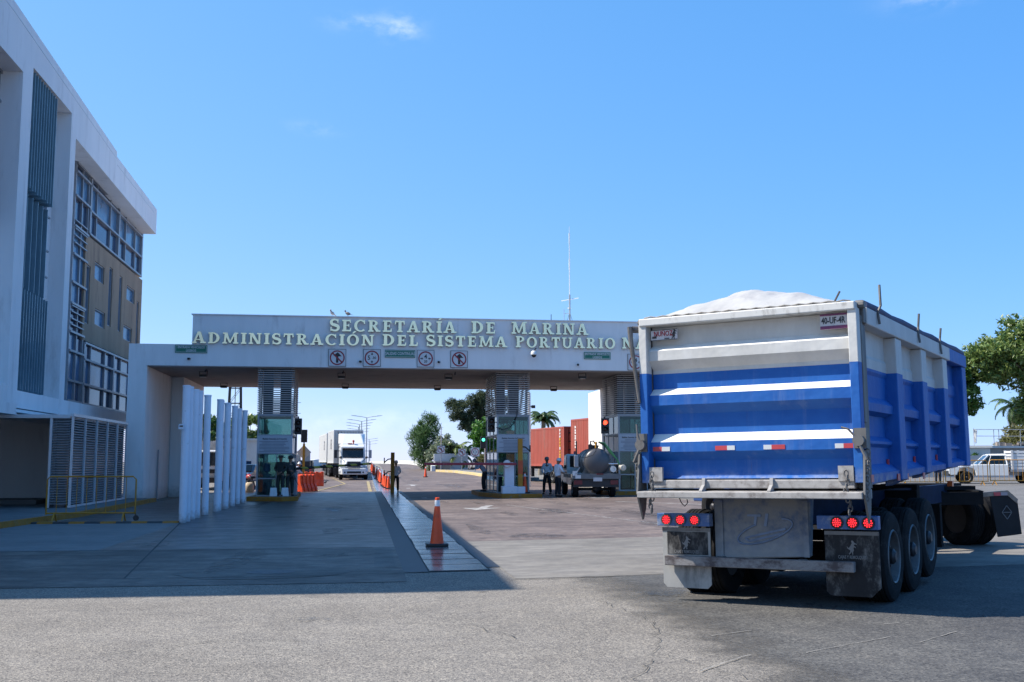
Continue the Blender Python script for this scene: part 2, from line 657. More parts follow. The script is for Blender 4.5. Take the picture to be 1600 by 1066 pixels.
letter_face = M('cream_letter_face', (1.0, 0.80, 0.50), 0.26, metal=1.0, var=0.06, scale=1.2, dirt=(0.86, 0.80, 0.60), dirt_amt=0.45, dscale=1.0)
letter_side = M('letter_edge_brass', (0.24, 0.20, 0.11), 0.5, metal=0.3, var=0.2)
sign_white = M('sign_white', (0.62, 0.62, 0.62), 0.5, var=0.05)
sign_red = M('sign_red', (0.30, 0.018, 0.03), 0.5, var=0.1)
sign_black = M('sign_black', (0.018, 0.018, 0.02), 0.5, var=0.1)
sign_green = M('sign_green', (0.01, 0.16, 0.10), 0.45, var=0.1)
grey_board = M('notice_board_panel', (0.45, 0.45, 0.48), 0.6, var=0.05)
grey_print = M('notice_grey_print', (0.22, 0.22, 0.25), 0.7, var=0.1)
booth_glass = M_glass('booth_green_glass', (0.50, 0.66, 0.65), 1.5)
clear_glass = M_glass('vehicle_glass', (0.28, 0.33, 0.34), 1.6)
skin_m = M('skin', (0.26, 0.14, 0.09), 0.6, var=0.08)
bark = M('bark', (0.13, 0.10, 0.075), 0.9, var=0.3, scale=6, bump=0.5, bscale=20, stretch=(1, 1, 0.3))
palm_bark = M('palm_bark', (0.25, 0.21, 0.16), 0.9, var=0.25, scale=5, bump=0.4, bscale=16, stretch=(1, 1, 4))

# ------------------------------------------------------------------ the ground
asphalt = M_ground('light_aggregate_asphalt', ((0.190, 0.171, 0.146), (0.232, 0.210, 0.180)), aggregate=0.85, agg_scale=80, rough=0.85, bump=0.6, stains=0.45, stain_col=(0.108, 0.101, 0.092), streak=0.18, streak_col=(0.096, 0.092, 0.086))
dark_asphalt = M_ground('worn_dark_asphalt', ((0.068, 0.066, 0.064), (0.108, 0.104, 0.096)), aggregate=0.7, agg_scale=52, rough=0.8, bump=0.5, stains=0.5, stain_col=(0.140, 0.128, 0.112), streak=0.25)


def fade_edge(m, x0, x1, amp):
    """worn edge of a resurfaced area: thins out between x0 and x1, broken by noise"""
    nd, ln = nodes_of(m)
    tc = nd.new('ShaderNodeTexCoord')
    sp = nd.new('ShaderNodeSeparateXYZ')
    ln.new(tc.outputs['Object'], sp.inputs[0])
    nz = nd.new('ShaderNodeTexNoise')
    nz.inputs['Scale'].default_value = 1.6
    nz.inputs['Detail'].default_value = 9
    nz.inputs['Roughness'].default_value = 0.75
    ln.new(tc.outputs['Object'], nz.inputs['Vector'])
    ma = nd.new('ShaderNodeMath')
    ma.operation = 'MULTIPLY_ADD'
    ma.inputs[1].default_value = amp
    ln.new(nz.outputs['Fac'], ma.inputs[0])
    ln.new(sp.outputs[0], ma.inputs[2])
    mr = nd.new('ShaderNodeMapRange')
    mr.interpolation_type = 'SMOOTHSTEP'
    mr.inputs['From Min'].default_value = x0 + amp / 2
    mr.inputs['From Max'].default_value = x1 + amp / 2
    ln.new(ma.outputs[0], mr.inputs['Value'])
    t = nd.new('ShaderNodeBsdfTransparent')
    x = nd.new('ShaderNodeMixShader')
    ln.new(mr.outputs[0], x.inputs[0])
    ln.new(t.outputs[0], x.inputs[1])
    ln.new(nd['Principled BSDF'].outputs[0], x.inputs[2])
    ln.new(x.outputs[0], nd['Material Output'].inputs['Surface'])


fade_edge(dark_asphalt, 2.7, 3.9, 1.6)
far_asphalt = M_ground('pale_grey_asphalt', ((0.136, 0.130, 0.122), (0.168, 0.160, 0.152)), aggregate=0.4, agg_scale=40, rough=0.85, streak=0.3, streak_col=(0.096, 0.096, 0.096))
apron_m = M_ground('grey_concrete', ((0.095, 0.08, 0.066), (0.19, 0.165, 0.14)), rough=0.62, stains=0.85, stain_col=(0.06, 0.053, 0.047), streak=0.5, streak_col=(0.045, 0.041, 0.038), spec=0.35, bump=0.3, grooves=0.2, big=0.45, mott=0.42)
lane_m = M_ground('brown_worn_lane', ((0.05, 0.043, 0.038), (0.115, 0.10, 0.09)), rough=0.42, stains=0.85, stain_col=(0.028, 0.026, 0.026), streak=0.6, streak_col=(0.028, 0.026, 0.026), spec=0.5, bump=0.3, grooves=0.3, big=0.45, mott=0.5)
rib_m = M_ground('ribbed_pale_concrete', ((0.200, 0.182, 0.158), (0.240, 0.221, 0.194)), rough=0.8, stains=0.3, stain_col=(0.140, 0.128, 0.112), grooves=0.7, bump=0.2, streak=0.2, streak_col=(0.176, 0.168, 0.160), mott=0.22)
red_m = M_ground('reddish_stamped_paving', ((0.148, 0.112, 0.096), (0.220, 0.172, 0.148)), aggregate=0.2, agg_scale=14, rough=0.7, stains=0.6, stain_col=(0.088, 0.070, 0.066), streak=0.6, streak_col=(0.068, 0.056, 0.053), bump=0.3, mott=0.32)
plate_m = M_ground('polished_trench_cover', ((0.120, 0.104, 0.108), (0.172, 0.152, 0.152)), rough=0.22, stains=0.5, stain_col=(0.112, 0.096, 0.104), spec=0.7, bump=0.08, mott=0.3)
trench_m = M('dark_trench_frame', (0.044, 0.045, 0.050), 0.55, metal=0.3, var=0.2, scale=3)
walk_m = M_ground('sidewalk_concrete', ((0.168, 0.164, 0.160), (0.208, 0.204, 0.196)), rough=0.8, stains=0.4)
lightpatch_m = M_ground('cement_patch', ((0.125, 0.115, 0.10), (0.18, 0.165, 0.148)), rough=0.7, stains=0.5, stain_col=(0.07, 0.065, 0.06), mott=0.35)
line_m = M('worn_white_marking', (0.440, 0.432, 0.408), 0.75, var=0.15, scale=3, dirt=(0.176, 0.152, 0.140), dirt_amt=0.95, dscale=3.5)
yline_m = M('worn_yellow_marking', (0.400, 0.296, 0.096), 0.75, var=0.15, scale=3, dirt=(0.192, 0.168, 0.144), dirt_amt=0.8, dscale=3)

XL = sorted(set([-2500, -1200, -600, -300, -150, -90, -60, -45] + [round(-36 + 1.2 * i, 3) for i in range(76)] + [60, 70, 90, 150, 300, 600, 1200, 2500]))
YL = sorted(set([-200, -80, -40, -20, -10] + [round(-5 + 1.2 * i, 3) for i in range(150)] + [190, 210, 260, 340, 500, 800, 1400, 3000, 6000]))


def sheet(name, mat, dz, y0, y1, xl, xr, step=None):
    """a thin paving sheet that follows the ground; xl / xr: a number or a function of y"""
    fl = xl if callable(xl) else (lambda y: xl)
    fr = xr if callable(xr) else (lambda y: xr)
    if step:
        ys = list(np.arange(y0, y1, step)) + [y1]
    else:
        ys = [y0] + [y for y in YL if y0 < y < y1] + [y1]
    b = MB()
    rows = []
    for y in ys:
        a, c = fl(y), fr(y)
        n = max(1, int(math.ceil((max(fr(q) for q in ys) - min(fl(q) for q in ys)) / 1.2)))
        rows.append([(a + (c - a) * i / n, y) for i in range(n + 1)])
    vs = [(x, y, zg(x, y) + dz) for row in rows for (x, y) in row]
    k = len(rows[0])
    fs = [(i * k + j, i * k + j + 1, (i + 1) * k + j + 1, (i + 1) * k + j) for i in range(len(rows) - 1) for j in range(k - 1)]
    b.add(vs, fs)
    return struct(b.build(name, mat, smooth=30, fix=False))


def flat_shape(name, mat, dz, pts):
    b = MB()
    b.add([(x, y, zg(x, y) + dz) for x, y in pts], [tuple(range(len(pts)))])
    o = b.build(name, mat, fix=False)
    return struct(o)


gb = MB()
gb.add([(x, y, zg(x, y)) for y in YL for x in XL],
       [(i * len(XL) + j, i * len(XL) + j + 1, (i + 1) * len(XL) + j + 1, (i + 1) * len(XL) + j) for i in range(len(YL) - 1) for j in range(len(XL) - 1)])
struct(gb.build('ground', asphalt, smooth=30, fix=False))
rng = random.Random(3)


def wob(a, f, ph):
    return lambda y: a * (math.sin(y * f + ph) + 0.5 * math.sin(y * f * 2.7 + ph * 2) + 0.3 * math.sin(y * f * 6.1 + ph))


w1 = wob(0.10, 1.3, 0.4)
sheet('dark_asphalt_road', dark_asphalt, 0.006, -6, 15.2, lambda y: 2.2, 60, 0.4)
sheet('asphalt_yard', far_asphalt, 0.006, 22.4, 54.0, 12.9, 60)
sheet('asphalt_yard', far_asphalt, 0.006, 15.2, 22.4, 30, 60)
sheet('asphalt_yard', far_asphalt, 0.010, 54.0, 120.0, 26, 60)
sheet('concrete_apron', apron_m, 0.006, 16.2, 21.3, -22, 0.62)
sheet('concrete_apron', apron_m, 0.006, 15.2, 16.2, -7.5, 0.62)
sheet('entry_lane', lane_m, 0.006, 21.3, 61.0, -4.9, 0.62)
sheet('entry_lane', red_m, 0.006, 61.0, 175.0, -7.5, 0.62)
sheet('side_lane', lane_m, 0.006, 30.8, 61.0, -8.4, -4.9)
sheet('paving', walk_m, 0.006, 21.3, 30.8, -9.0, -4.9)
sheet('concrete_strip', rib_m, 0.006, 15.2, 22.4, 2.12, 30)
sheet('exit_lane', red_m, 0.006, 22.4, 175.0, 2.12, 12.6)
# the trench: dark frames on both sides, polished covers between with open joints
sheet('trench_frame', trench_m, 0.009, 16.4, 61.5, 0.62, 0.98)
sheet('trench_frame', trench_m, 0.009, 16.9, 61.5, 1.92, 2.12)
sheet('trench_base', M('trench_gap', (0.02, 0.02, 0.022), 0.8), 0.008, 16.4, 61.5, 0.98, 1.92)
y = 16.5
while y < 61.3:
    d = min(rng.choice((0.95, 0.95, 1.0, 1.1)), 61.45 - y)
    o = sheet('trench_cover', plate_m, 0.013 + rng.uniform(0, 0.003), y, y + d - rng.choice((0.03, 0.045, 0.06, 0.09)), 0.995 + rng.uniform(0, 0.03), 1.905 - rng.uniform(0, 0.03))
    y += d
sheet('trench_cover', plate_m, 0.010, 61.5, 120.0, 0.75, 2.0)
# the shallow cement collar round the manhole
ell = [(-1.45 + 1.28 * math.cos(a) * (1 + 0.06 * math.sin(5 * a)), 16.65 + 0.78 * math.sin(a) * (1 + 0.08 * math.sin(3 * a + 1))) for a in [2 * PI * i / 40 for i in range(40)]]
flat_shape('cement_patch', lightpatch_m, 0.010, ell)
flat_shape('manhole_cover', M('manhole_iron', (0.11, 0.11, 0.115), 0.7, metal=0.4, var=0.3, scale=14), 0.014,
           [(-1.35 + 0.36 * math.cos(2 * PI * i / 28), 16.8 + 0.3 * math.sin(2 * PI * i / 28)) for i in range(28)])
flat_shape('cement_patch', lightpatch_m, 0.010, [(0.18, 17.3), (0.52, 17.3), (0.55, 21.25), (0.25, 21.25)])
# cracks and scrapes in the asphalt
crack_m = M('crack_dark', (0.05, 0.047, 0.043), 0.95, var=0.3, scale=9)
scrape_m = M('pale_scrape', (0.30, 0.285, 0.26), 0.9, dirt=(0.16, 0.15, 0.135), dirt_amt=0.9, dscale=9)


def crack(name, mat, pts, w_, seed, jag=0.05, dz=0.0125):
    r = random.Random(seed)
    P = []
    for (a, b) in zip(pts, pts[1:]):
        n = max(3, int(math.hypot(b[0] - a[0], b[1] - a[1]) / 0.12))
        for k in range(n):
            P.append((a[0] + (b[0] - a[0]) * k / n + r.uniform(-jag, jag), a[1] + (b[1] - a[1]) * k / n + r.uniform(-jag, jag)))
    mb = MB()
    vs = []
    for k, (x, y) in enumerate(P):
        q = P[min(k + 1, len(P) - 1)]
        o = P[max(k - 1, 0)]
        dx, dy = q[0] - o[0], q[1] - o[1]
        l = math.hypot(dx, dy) or 1
        ww = w_ * r.uniform(0.3, 1.0)
        vs += [(x - dy / l * ww, y + dx / l * ww, zg(x, y) + dz), (x + dy / l * ww, y - dx / l * ww, zg(x, y) + dz)]
    mb.add(vs, [(2 * k, 2 * k + 1, 2 * k + 3, 2 * k + 2) for k in range(len(P) - 1)])
    return struct(mb.build(name, mat, fix=False))


crack('pavement_crack', crack_m, [(2.75, 12.6), (2.95, 10.9), (2.5, 9.2), (2.9, 7.9)], 0.0045, 1)
crack('pavement_crack', crack_m, [(0.3, 11.4), (1.1, 11.0), (1.5, 10.1)], 0.005, 2)
crack('pavement_crack', crack_m, [(-2.2, 9.9), (-1.2, 10.6), (-0.4, 10.3)], 0.005, 3)
crack('pavement_crack', crack_m, [(2.4, 8.9), (2.05, 8.2), (2.1, 7.4)], 0.006, 4)
crack('pavement_crack', crack_m, [(2.0, 15.05), (4.5, 15.25), (8.5, 15.15), (12.5, 15.35)], 0.02, 5, 0.03)
crack('pavement_crack', crack_m, [(-8.8, 15.9), (-4.2, 16.22), (-1.0, 16.15), (0.9, 16.35), (2.1, 16.8)], 0.016, 6, 0.03, 0.0135)
for k_, (a_, b_) in enumerate((((3.7, 8.9), (4.9, 9.6)), ((4.9, 9.2), (5.6, 9.75)), ((3.2, 9.9), (3.8, 10.2)), ((5.0, 10.2), (5.4, 10.35)), ((2.6, 8.3), (3.3, 9.0)))):
    crack('tyre_scrape', scrape_m, [a_, b_], 0.008, 20 + k_, 0.012)
# dark joints in the concrete
jm = M('joint_dark', (0.05, 0.05, 0.052), 0.9)
flat_shape('pavement_joint', jm, 0.0095, [(-16, 21.27), (0.2, 21.27), (0.2, 21.33), (-16, 21.33)])
flat_shape('pavement_joint', jm, 0.0095, [(-3.35, 16.2), (-3.32, 16.2), (-4.9, 30.8), (-4.94, 30.8)])
flat_shape('pavement_joint', jm, 0.0095, [(7.1, 15.3), (7.13, 15.3), (7.0, 22.4), (6.97, 22.4)])


oil = M('oil_stain', (0.035, 0.033, 0.031), 0.45, var=0.3, scale=6)
nd_, ln_ = nodes_of(oil)
on_ = nd_.new('ShaderNodeTexNoise')
on_.inputs['Scale'].default_value = 5.0
on_.inputs['Detail'].default_value = 8
on_.inputs['Roughness'].default_value = 0.8
otc = nd_.new('ShaderNodeTexCoord')
ln_.new(otc.outputs['Object'], on_.inputs['Vector'])
omr = nd_.new('ShaderNodeMapRange')
omr.inputs['From Min'].default_value = 0.46
omr.inputs['From Max'].default_value = 0.66
omr.inputs['To Max'].default_value = 0.7
ln_.new(on_.outputs['Fac'], omr.inputs['Value'])
ox = nd_.new('ShaderNodeMixShader')
ot = nd_.new('ShaderNodeBsdfTransparent')
ln_.new(omr.outputs[0], ox.inputs[0])
ln_.new(ot.outputs[0], ox.inputs[1])
ln_.new(nd_['Principled BSDF'].outputs[0], ox.inputs[2])
ln_.new(ox.outputs[0], nd_['Material Output'].inputs['Surface'])
omb = MB()
orr = random.Random(77)
for k in range(46):
    if k < 14:
        cx, cy, rx, ry = orr.uniform(-4.5, 0.2), orr.uniform(17, 46), orr.uniform(0.15, 0.5), orr.uniform(0.3, 1.6)
    elif k < 32:
        cx, cy, rx, ry = orr.uniform(2.6, 9.5), orr.uniform(23, 46), orr.uniform(0.15, 0.6), orr.uniform(0.4, 2.2)
    elif k < 40:
        cx, cy, rx, ry = orr.uniform(-6, 6), orr.uniform(7.5, 14.3), orr.uniform(0.08, 0.35), orr.uniform(0.08, 0.4)
    else:
        cx, cy, rx, ry = orr.uniform(-2, 9), orr.uniform(62, 95), orr.uniform(0.3, 0.8), orr.uniform(1, 4)
    ph_ = orr.uniform(0, 6)
    pts = [(cx + rx * math.cos(a) * (1 + 0.25 * math.sin(3 * a + ph_)), cy + ry * math.sin(a) * (1 + 0.2 * math.sin(2 * a + ph_))) for a in [2 * PI * i / 18 for i in range(18)]]
    omb.add([(x, y, zg(x, y) + 0.0165 + 0.0001 * k) for x, y in pts], [tuple(range(18))])
struct(omb.build('oil_stain', oil, fix=False))


def arrow(x, y, s, rot, label_mat=line_m):
    pts = [(-0.09, -1.1), (0.09, -1.1), (0.09, 0.1), (0.42, 0.1), (0, 1.0), (-0.42, 0.1), (-0.09, 0.1)]
    c, q = math.cos(rot), math.sin(rot)
    return flat_shape('arrow_marking', label_mat, 0.011, [(x + s * (px * c - py * q), y + s * (px * q + py * c)) for px, py in pts])


arrow(4.15, 38.0, 1.7, PI - 0.25)
arrow(-1.05, 38.2, 1.2, 0.15)
arrow(3.25, 73, 1.6, 0)
flat_shape('line_marking', line_m, 0.011, [(9.6, 41.2), (9.72, 41.4), (13.4, 35.0), (13.3, 34.8)])
flat_shape('line_marking', line_m, 0.011, [(5.2, 40.0), (5.26, 40.0), (7.9, 24.0), (7.84, 24.0)])
for yy in (48.5, 66, 96):
    flat_shape('line_marking', line_m, 0.011, [(2.6, yy), (2.85, yy), (2.85, yy + 1.2), (2.6, yy + 1.2)])
flat_shape('line_marking', yline_m, 0.011, [(0.3, 61), (0.5, 61), (0.45, 84), (0.25, 84)])
flat_shape('line_marking', yline_m, 0.011, [(-2.75, 62), (-2.6, 62), (-1.2, 78), (-1.35, 78)])
flat_shape('line_marking', yline_m, 0.011, [(-1.2, 78), (-1.35, 78), (-2.6, 92), (-2.5, 92)])

# ------------------------------------------------------------------ sidewalk and kerb on the left
sb = MB()
kx = [(14, -9.05), (28, -8.95), (34.5, -8.42), (38, -8.42), (47.3, -8.55)]
sb.prism([(-24, 14)] + [(x - 0.16, y) for y, x in kx] + [(-24, 47.3)], 'z', -0.05, 0.15)
sb.box(-24, -11.55, 40.9, 43.5, 0.15, 0.3)
struct(sb.build('sidewalk', walk_m))
kb = MB()
for (y0, x0), (y1, x1) in zip(kx, kx[1:]):
    kb.hexa([(x0 - 0.16, y0, -0.05), (x0, y0, -0.05), (x1, y1, -0.05), (x1 - 0.16, y1, -0.05),
             (x0 - 0.16, y0, 0.156), (x0 - 0.015, y0, 0.156), (x1 - 0.015, y1, 0.156), (x1 - 0.16, y1, 0.156)])
struct(kb.build('kerb', yellow_kerb))

# ------------------------------------------------------------------ the office building
P0, XG, XB = -11.5, -12.35, -12.25
off = thing('office_building', 'white office block with deep framed glass bays and a brown panel, left of the gate', 'building', (-11.5, 38, 0))
OX, OY = 11.5, -38.0          # everything below is written in world coordinates


def offb(mb, name, mat, parent=off, **k):
    o = mb.build(name, mat, parent, **k)
    if parent is off:
        o.location = (OX, OY, 0)
    return o


w = MB()
# parapet and fascia: steps down over the last bay
w.prism([(16.2, 16.35), (35.65, 16.6), (50.74, 15.9), (50.76, 15.68), (60.6, 15.48), (60.6, 14.1), (43.72, 14.42), (43.0, 14.42), (43.0, 15.2), (38.0, 15.2), (38.0, 14.65), (16.2, 14.65)], 'x', -13.2, P0)
w.box(-13.2, P0, 36.94, 38.0, 3.5, 14.648)               # column
w.box(-13.2, P0, 43.0, 43.72, 3.5, 14.419)        # pier
w.box(-13.2, P0 - 0.004, 16.2, 36.94, 3.4, 4.15)         # spandrels
w.box(-13.2, P0 - 0.004, 38.0, 43.0, 3.45, 4.03)
w.box(-13.2, P0 - 0.004, 43.72, 60.7, 3.5, 4.03)
w.box(-12.9, -12.1, 38.0, 43.0, 4.03, 15.198)            # wall behind the fins
w.box(-30, -13.0, 16.2, 60.4, 3.4, 14.0)
w.box(-30, -13.21, 16.2, 50.7, 14.0, 15.9)
w.box(-13.1, -12.3, 16.2, 30.0, 4.15, 14.648)            # wall of the first bay
w.box(-13.1, -12.3, 30.0, 36.94, 4.15, 9.5)
w.box(-30, -11.62, 43.6, 44.0, 0.15, 3.39)                # ground floor wall under the overhang
w.box(-30, -22.1, 20, 43.6, 0.15, 3.39)
w.box(-11.9, -11.5, 43.45, 43.6, 0.15, 3.5)
offb(w, 'wall', white_wall)
fl = MB()
fl.box(-13.15, P0 + 0.06, 43.0, 60.66, 3.38, 3.5)
fl.box(-13.15, P0 + 0.05, 16.2, 43.0, 3.3, 3.4)
offb(fl, 'ledge', white_wall)
# entrance canopy with a rounded nose
cn = MB()
cn.prism([(33.9 - 0.22 * math.cos(a), 3.2 + 0.16 * math.sin(a)) for a in np.linspace(-PI / 2, PI / 2, 9)] + [(22, 3.36), (22, 3.04)], 'x', -15, -10.2)
offb(cn, 'canopy', white_wall, smooth=40)

fj = MB()
for (ya_, za_, yb_, zb2_) in ((16.3, 16.0, 35.65, 16.25), (35.65, 16.25, 50.7, 15.55), (50.9, 15.3, 60.5, 15.12)):
    fj.hexa([(P0 - 0.02, ya_, za_), (P0 + 0.012, ya_, za_), (P0 + 0.012, yb_, zb2_), (P0 - 0.02, yb_, zb2_), (P0 - 0.02, ya_, za_ + 0.03), (P0 + 0.012, ya_, za_ + 0.03), (P0 + 0.012, yb_, zb2_ + 0.03), (P0 - 0.02, yb_, zb2_ + 0.03)])
[setattr(q_, 'location', (OX, OY, 0)) for q_ in fj.build_each('flashing', alu_pale, off)]


def glazing(name, y0, y1, z0, z1, ys, zs, thick=(), pane=None, x=XG):
    """one window band: glass panes in a frame of mullions and transoms"""
    f = MB()
    for yy in [y0, y1] + list(ys):
        t = 0.13 if yy in thick else 0.055
        f.box(x - 0.05, x + (0.14 if yy in thick else 0.09), yy - t, yy + t, z0, z1)
    for zz in [z0, z1] + list(zs):
        f.box(x - 0.05, x + 0.16, y0 - 0.05, y1 + 0.05, zz - 0.045, zz + 0.045)
    fr = offb(f, 'window', alu)
    g = MB()
    yy = [y0] + sorted(ys) + [y1]
    zz = [z0] + sorted(zs) + [z1]
    r = random.Random(int(y0 * 10 + z0))
    for i in range(len(yy) - 1):
        for j in range(len(zz) - 1):
            k = 1 if pane and pane(i, j, r) else 0
            a = r.uniform(-0.012, 0.012)
            g.hexa([(x - 0.03, yy[i], zz[j]), (x + a, yy[i], zz[j]), (x - a, yy[i + 1], zz[j]), (x - 0.03, yy[i + 1], zz[j]),
                    (x - 0.03, yy[i], zz[j + 1]), (x + a, yy[i], zz[j + 1]), (x - a, yy[i + 1], zz[j + 1]), (x - 0.03, yy[i + 1], zz[j + 1])], k)
    g.build('pane', [office_glass, curtain_glass], fr)
    return fr


glazing('top', 49.45, 60.7, 11.75, 14.3, (50.7, 53.4, 55.1, 56.8, 59.1), (12.8, 13.95), thick=(49.45, 55.1, 60.7), pane=lambda i, j, r: j == 1 and r.random() < 0.9)
glazing('strip', 47.0, 49.2, 4.2, 14.3, (48.15,), (5.05, 6.3, 7.1, 8.3, 9.2, 10.4, 11.6, 12.9, 13.95), pane=lambda i, j, r: j in (1, 5, 8) or r.random() < 0.25)
glazing('low', 49.45, 60.7, 4.2, 6.87, (50.7, 53.4, 55.1, 56.8, 59.1), (5.05, 6.15), thick=(49.45, 55.1, 60.7), pane=lambda i, j, r: j == 1)
glazing('first', 30.0, 36.9, 9.5, 14.6, (33.4, 35.1, 36.2), (11, 12.5, 13.6), x=-12.3)
lg = MB()
for zz in (7.4, 7.65, 7.95, 8.2, 10.9, 11.2, 11.5, 11.85):
    lg.box(XG - 0.02, XG + 0.14, 47.05, 49.1, zz - 0.025, zz + 0.025)
[setattr(q_, 'location', (OX, OY, 0)) for q_ in lg.build_each('sun_louvre', alu, off)]
# brown panel with small windows and slits
holes = [(50.7, 52.5, 9.95, 10.75), (51.05, 53.0, 7.9, 8.65), (57.4, 59.4, 10.0, 10.75), (57.0, 59.0, 7.9, 8.65),
         (49.3, 49.95, 7.75, 10.35), (53.5, 54.2, 8.15, 11.0), (55.7, 56.35, 8.15, 10.95), (60.0, 60.55, 7.6, 10.3)]
ya = sorted(set([48.95, 61.2] + [h[0] for h in holes] + [h[1] for h in holes]))
za = sorted(set([6.97, 11.62] + [h[2] for h in holes] + [h[3] for h in holes]))
bp = MB()
for i in range(len(ya) - 1):
    for j in range(len(za) - 1):
        cy, cz = (ya[i] + ya[i + 1]) / 2, (za[j] + za[j + 1]) / 2
        if not any(h[0] < cy < h[1] and h[2] < cz < h[3] for h in holes):
            bp.box(-13.0, XB, ya[i], ya[i + 1], za[j], za[j + 1])
offb(bp, 'brown_panel', brown_wall)
for h in holes:
    g = MB()
    g.box(-12.42, -12.38, h[0], h[1], h[2], h[3])
    fr = MB()
    for e in (h[2], h[3] - 0.05):
        fr.box(-12.4, -12.3, h[0], h[1], e, e + 0.05)
    for e in (h[0], h[1] - 0.04):
        fr.box(-12.4, -12.301, e, e + 0.04, h[2] + 0.049, h[3] - 0.049)
    wn_ = offb(fr, 'window', alu)
    g.build('pane', curtain_glass, wn_)
# glass fins in the second bay
g = MB()
g.box(-12.1, -12.06, 38.0, 42.3, 4.05, 15.19)
offb(g, 'curtain_wall', fin_back)
fm = MB()
for zz in (4.1, 6.0, 7.4, 8.6, 9.6, 10.9, 12.4, 13.8, 15.1):
    fm.box(-12.06, -12.0, 38.0, 42.6, zz - 0.03, zz + 0.03)
offb(fm, 'rail', alu)
fp = MB()
for k in range(11):
    yy = 38.08 + 0.30 * k
    for z0, z1, dx in ((11.0, 15.15, 0.0), (7.6, 10.9, -0.3), (4.06, 7.5, 0.0)):
        if dx and k % 2:
            continue
        fp.box(-12.0, P0 - 0.03 + dx * 0.5, yy, yy + 0.03, z0 + 0.05 * (k % 2), z1)
[setattr(q_, 'location', (OX, OY, 0)) for q_ in fp.build_each('glass_fin', fin_glass, off)]

# louvred enclosure in front of the ground floor
enc = thing('louvred_enclosure', 'grey louvred metal enclosure on the sidewalk between the office block and the gate', 'enclosure', (-9.6, 42, 0.15))


def encb(mb, name, mat, **k):
    o = mb.build(name, mat, enc, **k)
    o.location = (9.6, -42, -0.15)
    return o


f = MB()
for yy in (37.8, 39.45, 41.1, 42.75, 44.4, 46.1):
    f.box(-9.66, -9.585, yy - 0.022, yy + 0.022, 0.15, 3.2)
f.box(-10.34, -10.26, 37.76, 37.84, 0.15, 3.2)
f.box(-9.7, -9.57, 37.74, 46.2, 3.16, 3.26)
f.box(-12.4, -9.7, 37.74, 37.86, 3.1, 3.22)
f.box(-12.4, -9.7, 37.86, 46.2, 3.12, 3.2)
f.box(-9.69, -9.6, 37.8, 46.1, 0.15, 0.22)
encb(f, 'frame', alu_pale)
f = MB()
z = 0.26
while z < 3.12:
    f.hexa([(-9.72, 37.84, z + 0.05), (-9.62, 37.84, z), (-9.62, 46.06, z), (-9.72, 46.06, z + 0.05), (-9.72, 37.84, z + 0.062), (-9.62, 37.84, z + 0.012), (-9.62, 46.06, z + 0.012), (-9.72, 46.06, z + 0.062)])
    f.hexa([(-10.3, 37.79, z), (-9.7, 37.79, z), (-9.7, 37.89, z + 0.05), (-10.3, 37.89, z + 0.05), (-10.3, 37.79, z + 0.012), (-9.7, 37.79, z + 0.012), (-9.7, 37.89, z + 0.062), (-10.3, 37.89, z + 0.062)])
    z += 0.085
encb(f, 'louvres', louvre_m)
f = MB()
f.box(-10.2, -9.85, 38.1, 46.0, 0.15, 3.1)
f.box(-10.2, -9.73, 46.07, 46.12, 0.15, 3.1)  # added dark panel, blocks the bright view past the cabinet end
[setattr(q_, 'location', (9.6, -42, -0.15)) for q_ in f.build_each('cabinet_and_blocker', fin_back, enc)]

# ------------------------------------------------------------------ the gate
GY0, GY1 = 47.5, 60.4
gate = thing('port_gate', 'long white concrete port entrance gate carrying large raised cream letters', 'gate', (3, GY0, 0))


def gb_(mb, name, mat, parent=gate, **k):
    o = mb.build(name, mat, parent, **k)
    if parent is gate:
        o.location = (-3, -GY0, 0)
    return o


b = MB()
b.box(-9.95, -9.18, GY0, GY1, -0.1, 5.74)
b.box(-9.17, -8.62, 53.6, GY1 - 0.2, -0.1, 5.73)
b.box(13.3, 14.2, 49.0, 63.6, -0.1, 5.735)
[setattr(q_, 'location', (-3, -GY0, 0)) for q_ in b.build_each('pier', gate_wall, gate)]
b = MB()
b.box(-9.95, 17.6, GY0, GY1, 5.74, 6.66)
gb_(b, 'roof_beam', gate_wall)
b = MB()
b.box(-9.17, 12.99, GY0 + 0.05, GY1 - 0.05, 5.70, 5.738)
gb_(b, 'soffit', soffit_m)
b = MB()
b.box(-7.36, 17.0, GY0 + 0.03, GY0 + 0.45, 6.661, 7.95)
sw = gb_(b, 'sign_wall', gate_wall)
b = MB()
b.box(-7.42, 17.06, GY0 - 0.02, GY0 + 0.5, 7.951, 7.99)
gb_(b, 'coping', gate_wall)
b = MB()
b.box(-9.16, -9.1, 50.5, 50.58, 0, 2.2)
gb_(b, 'downpipe', alu)

# ---- raised slab serif letters


def curve_pts(cx, cy, rx, ry, a0, a1, n=18):
    return [(cx + rx * math.cos(R(a0 + (a1 - a0) * i / n)), cy + ry * math.sin(R(a0 + (a1 - a0) * i / n))) for i in range(n + 1)]


def ribbon(outer, inner):
    return ('rib', outer, inner)


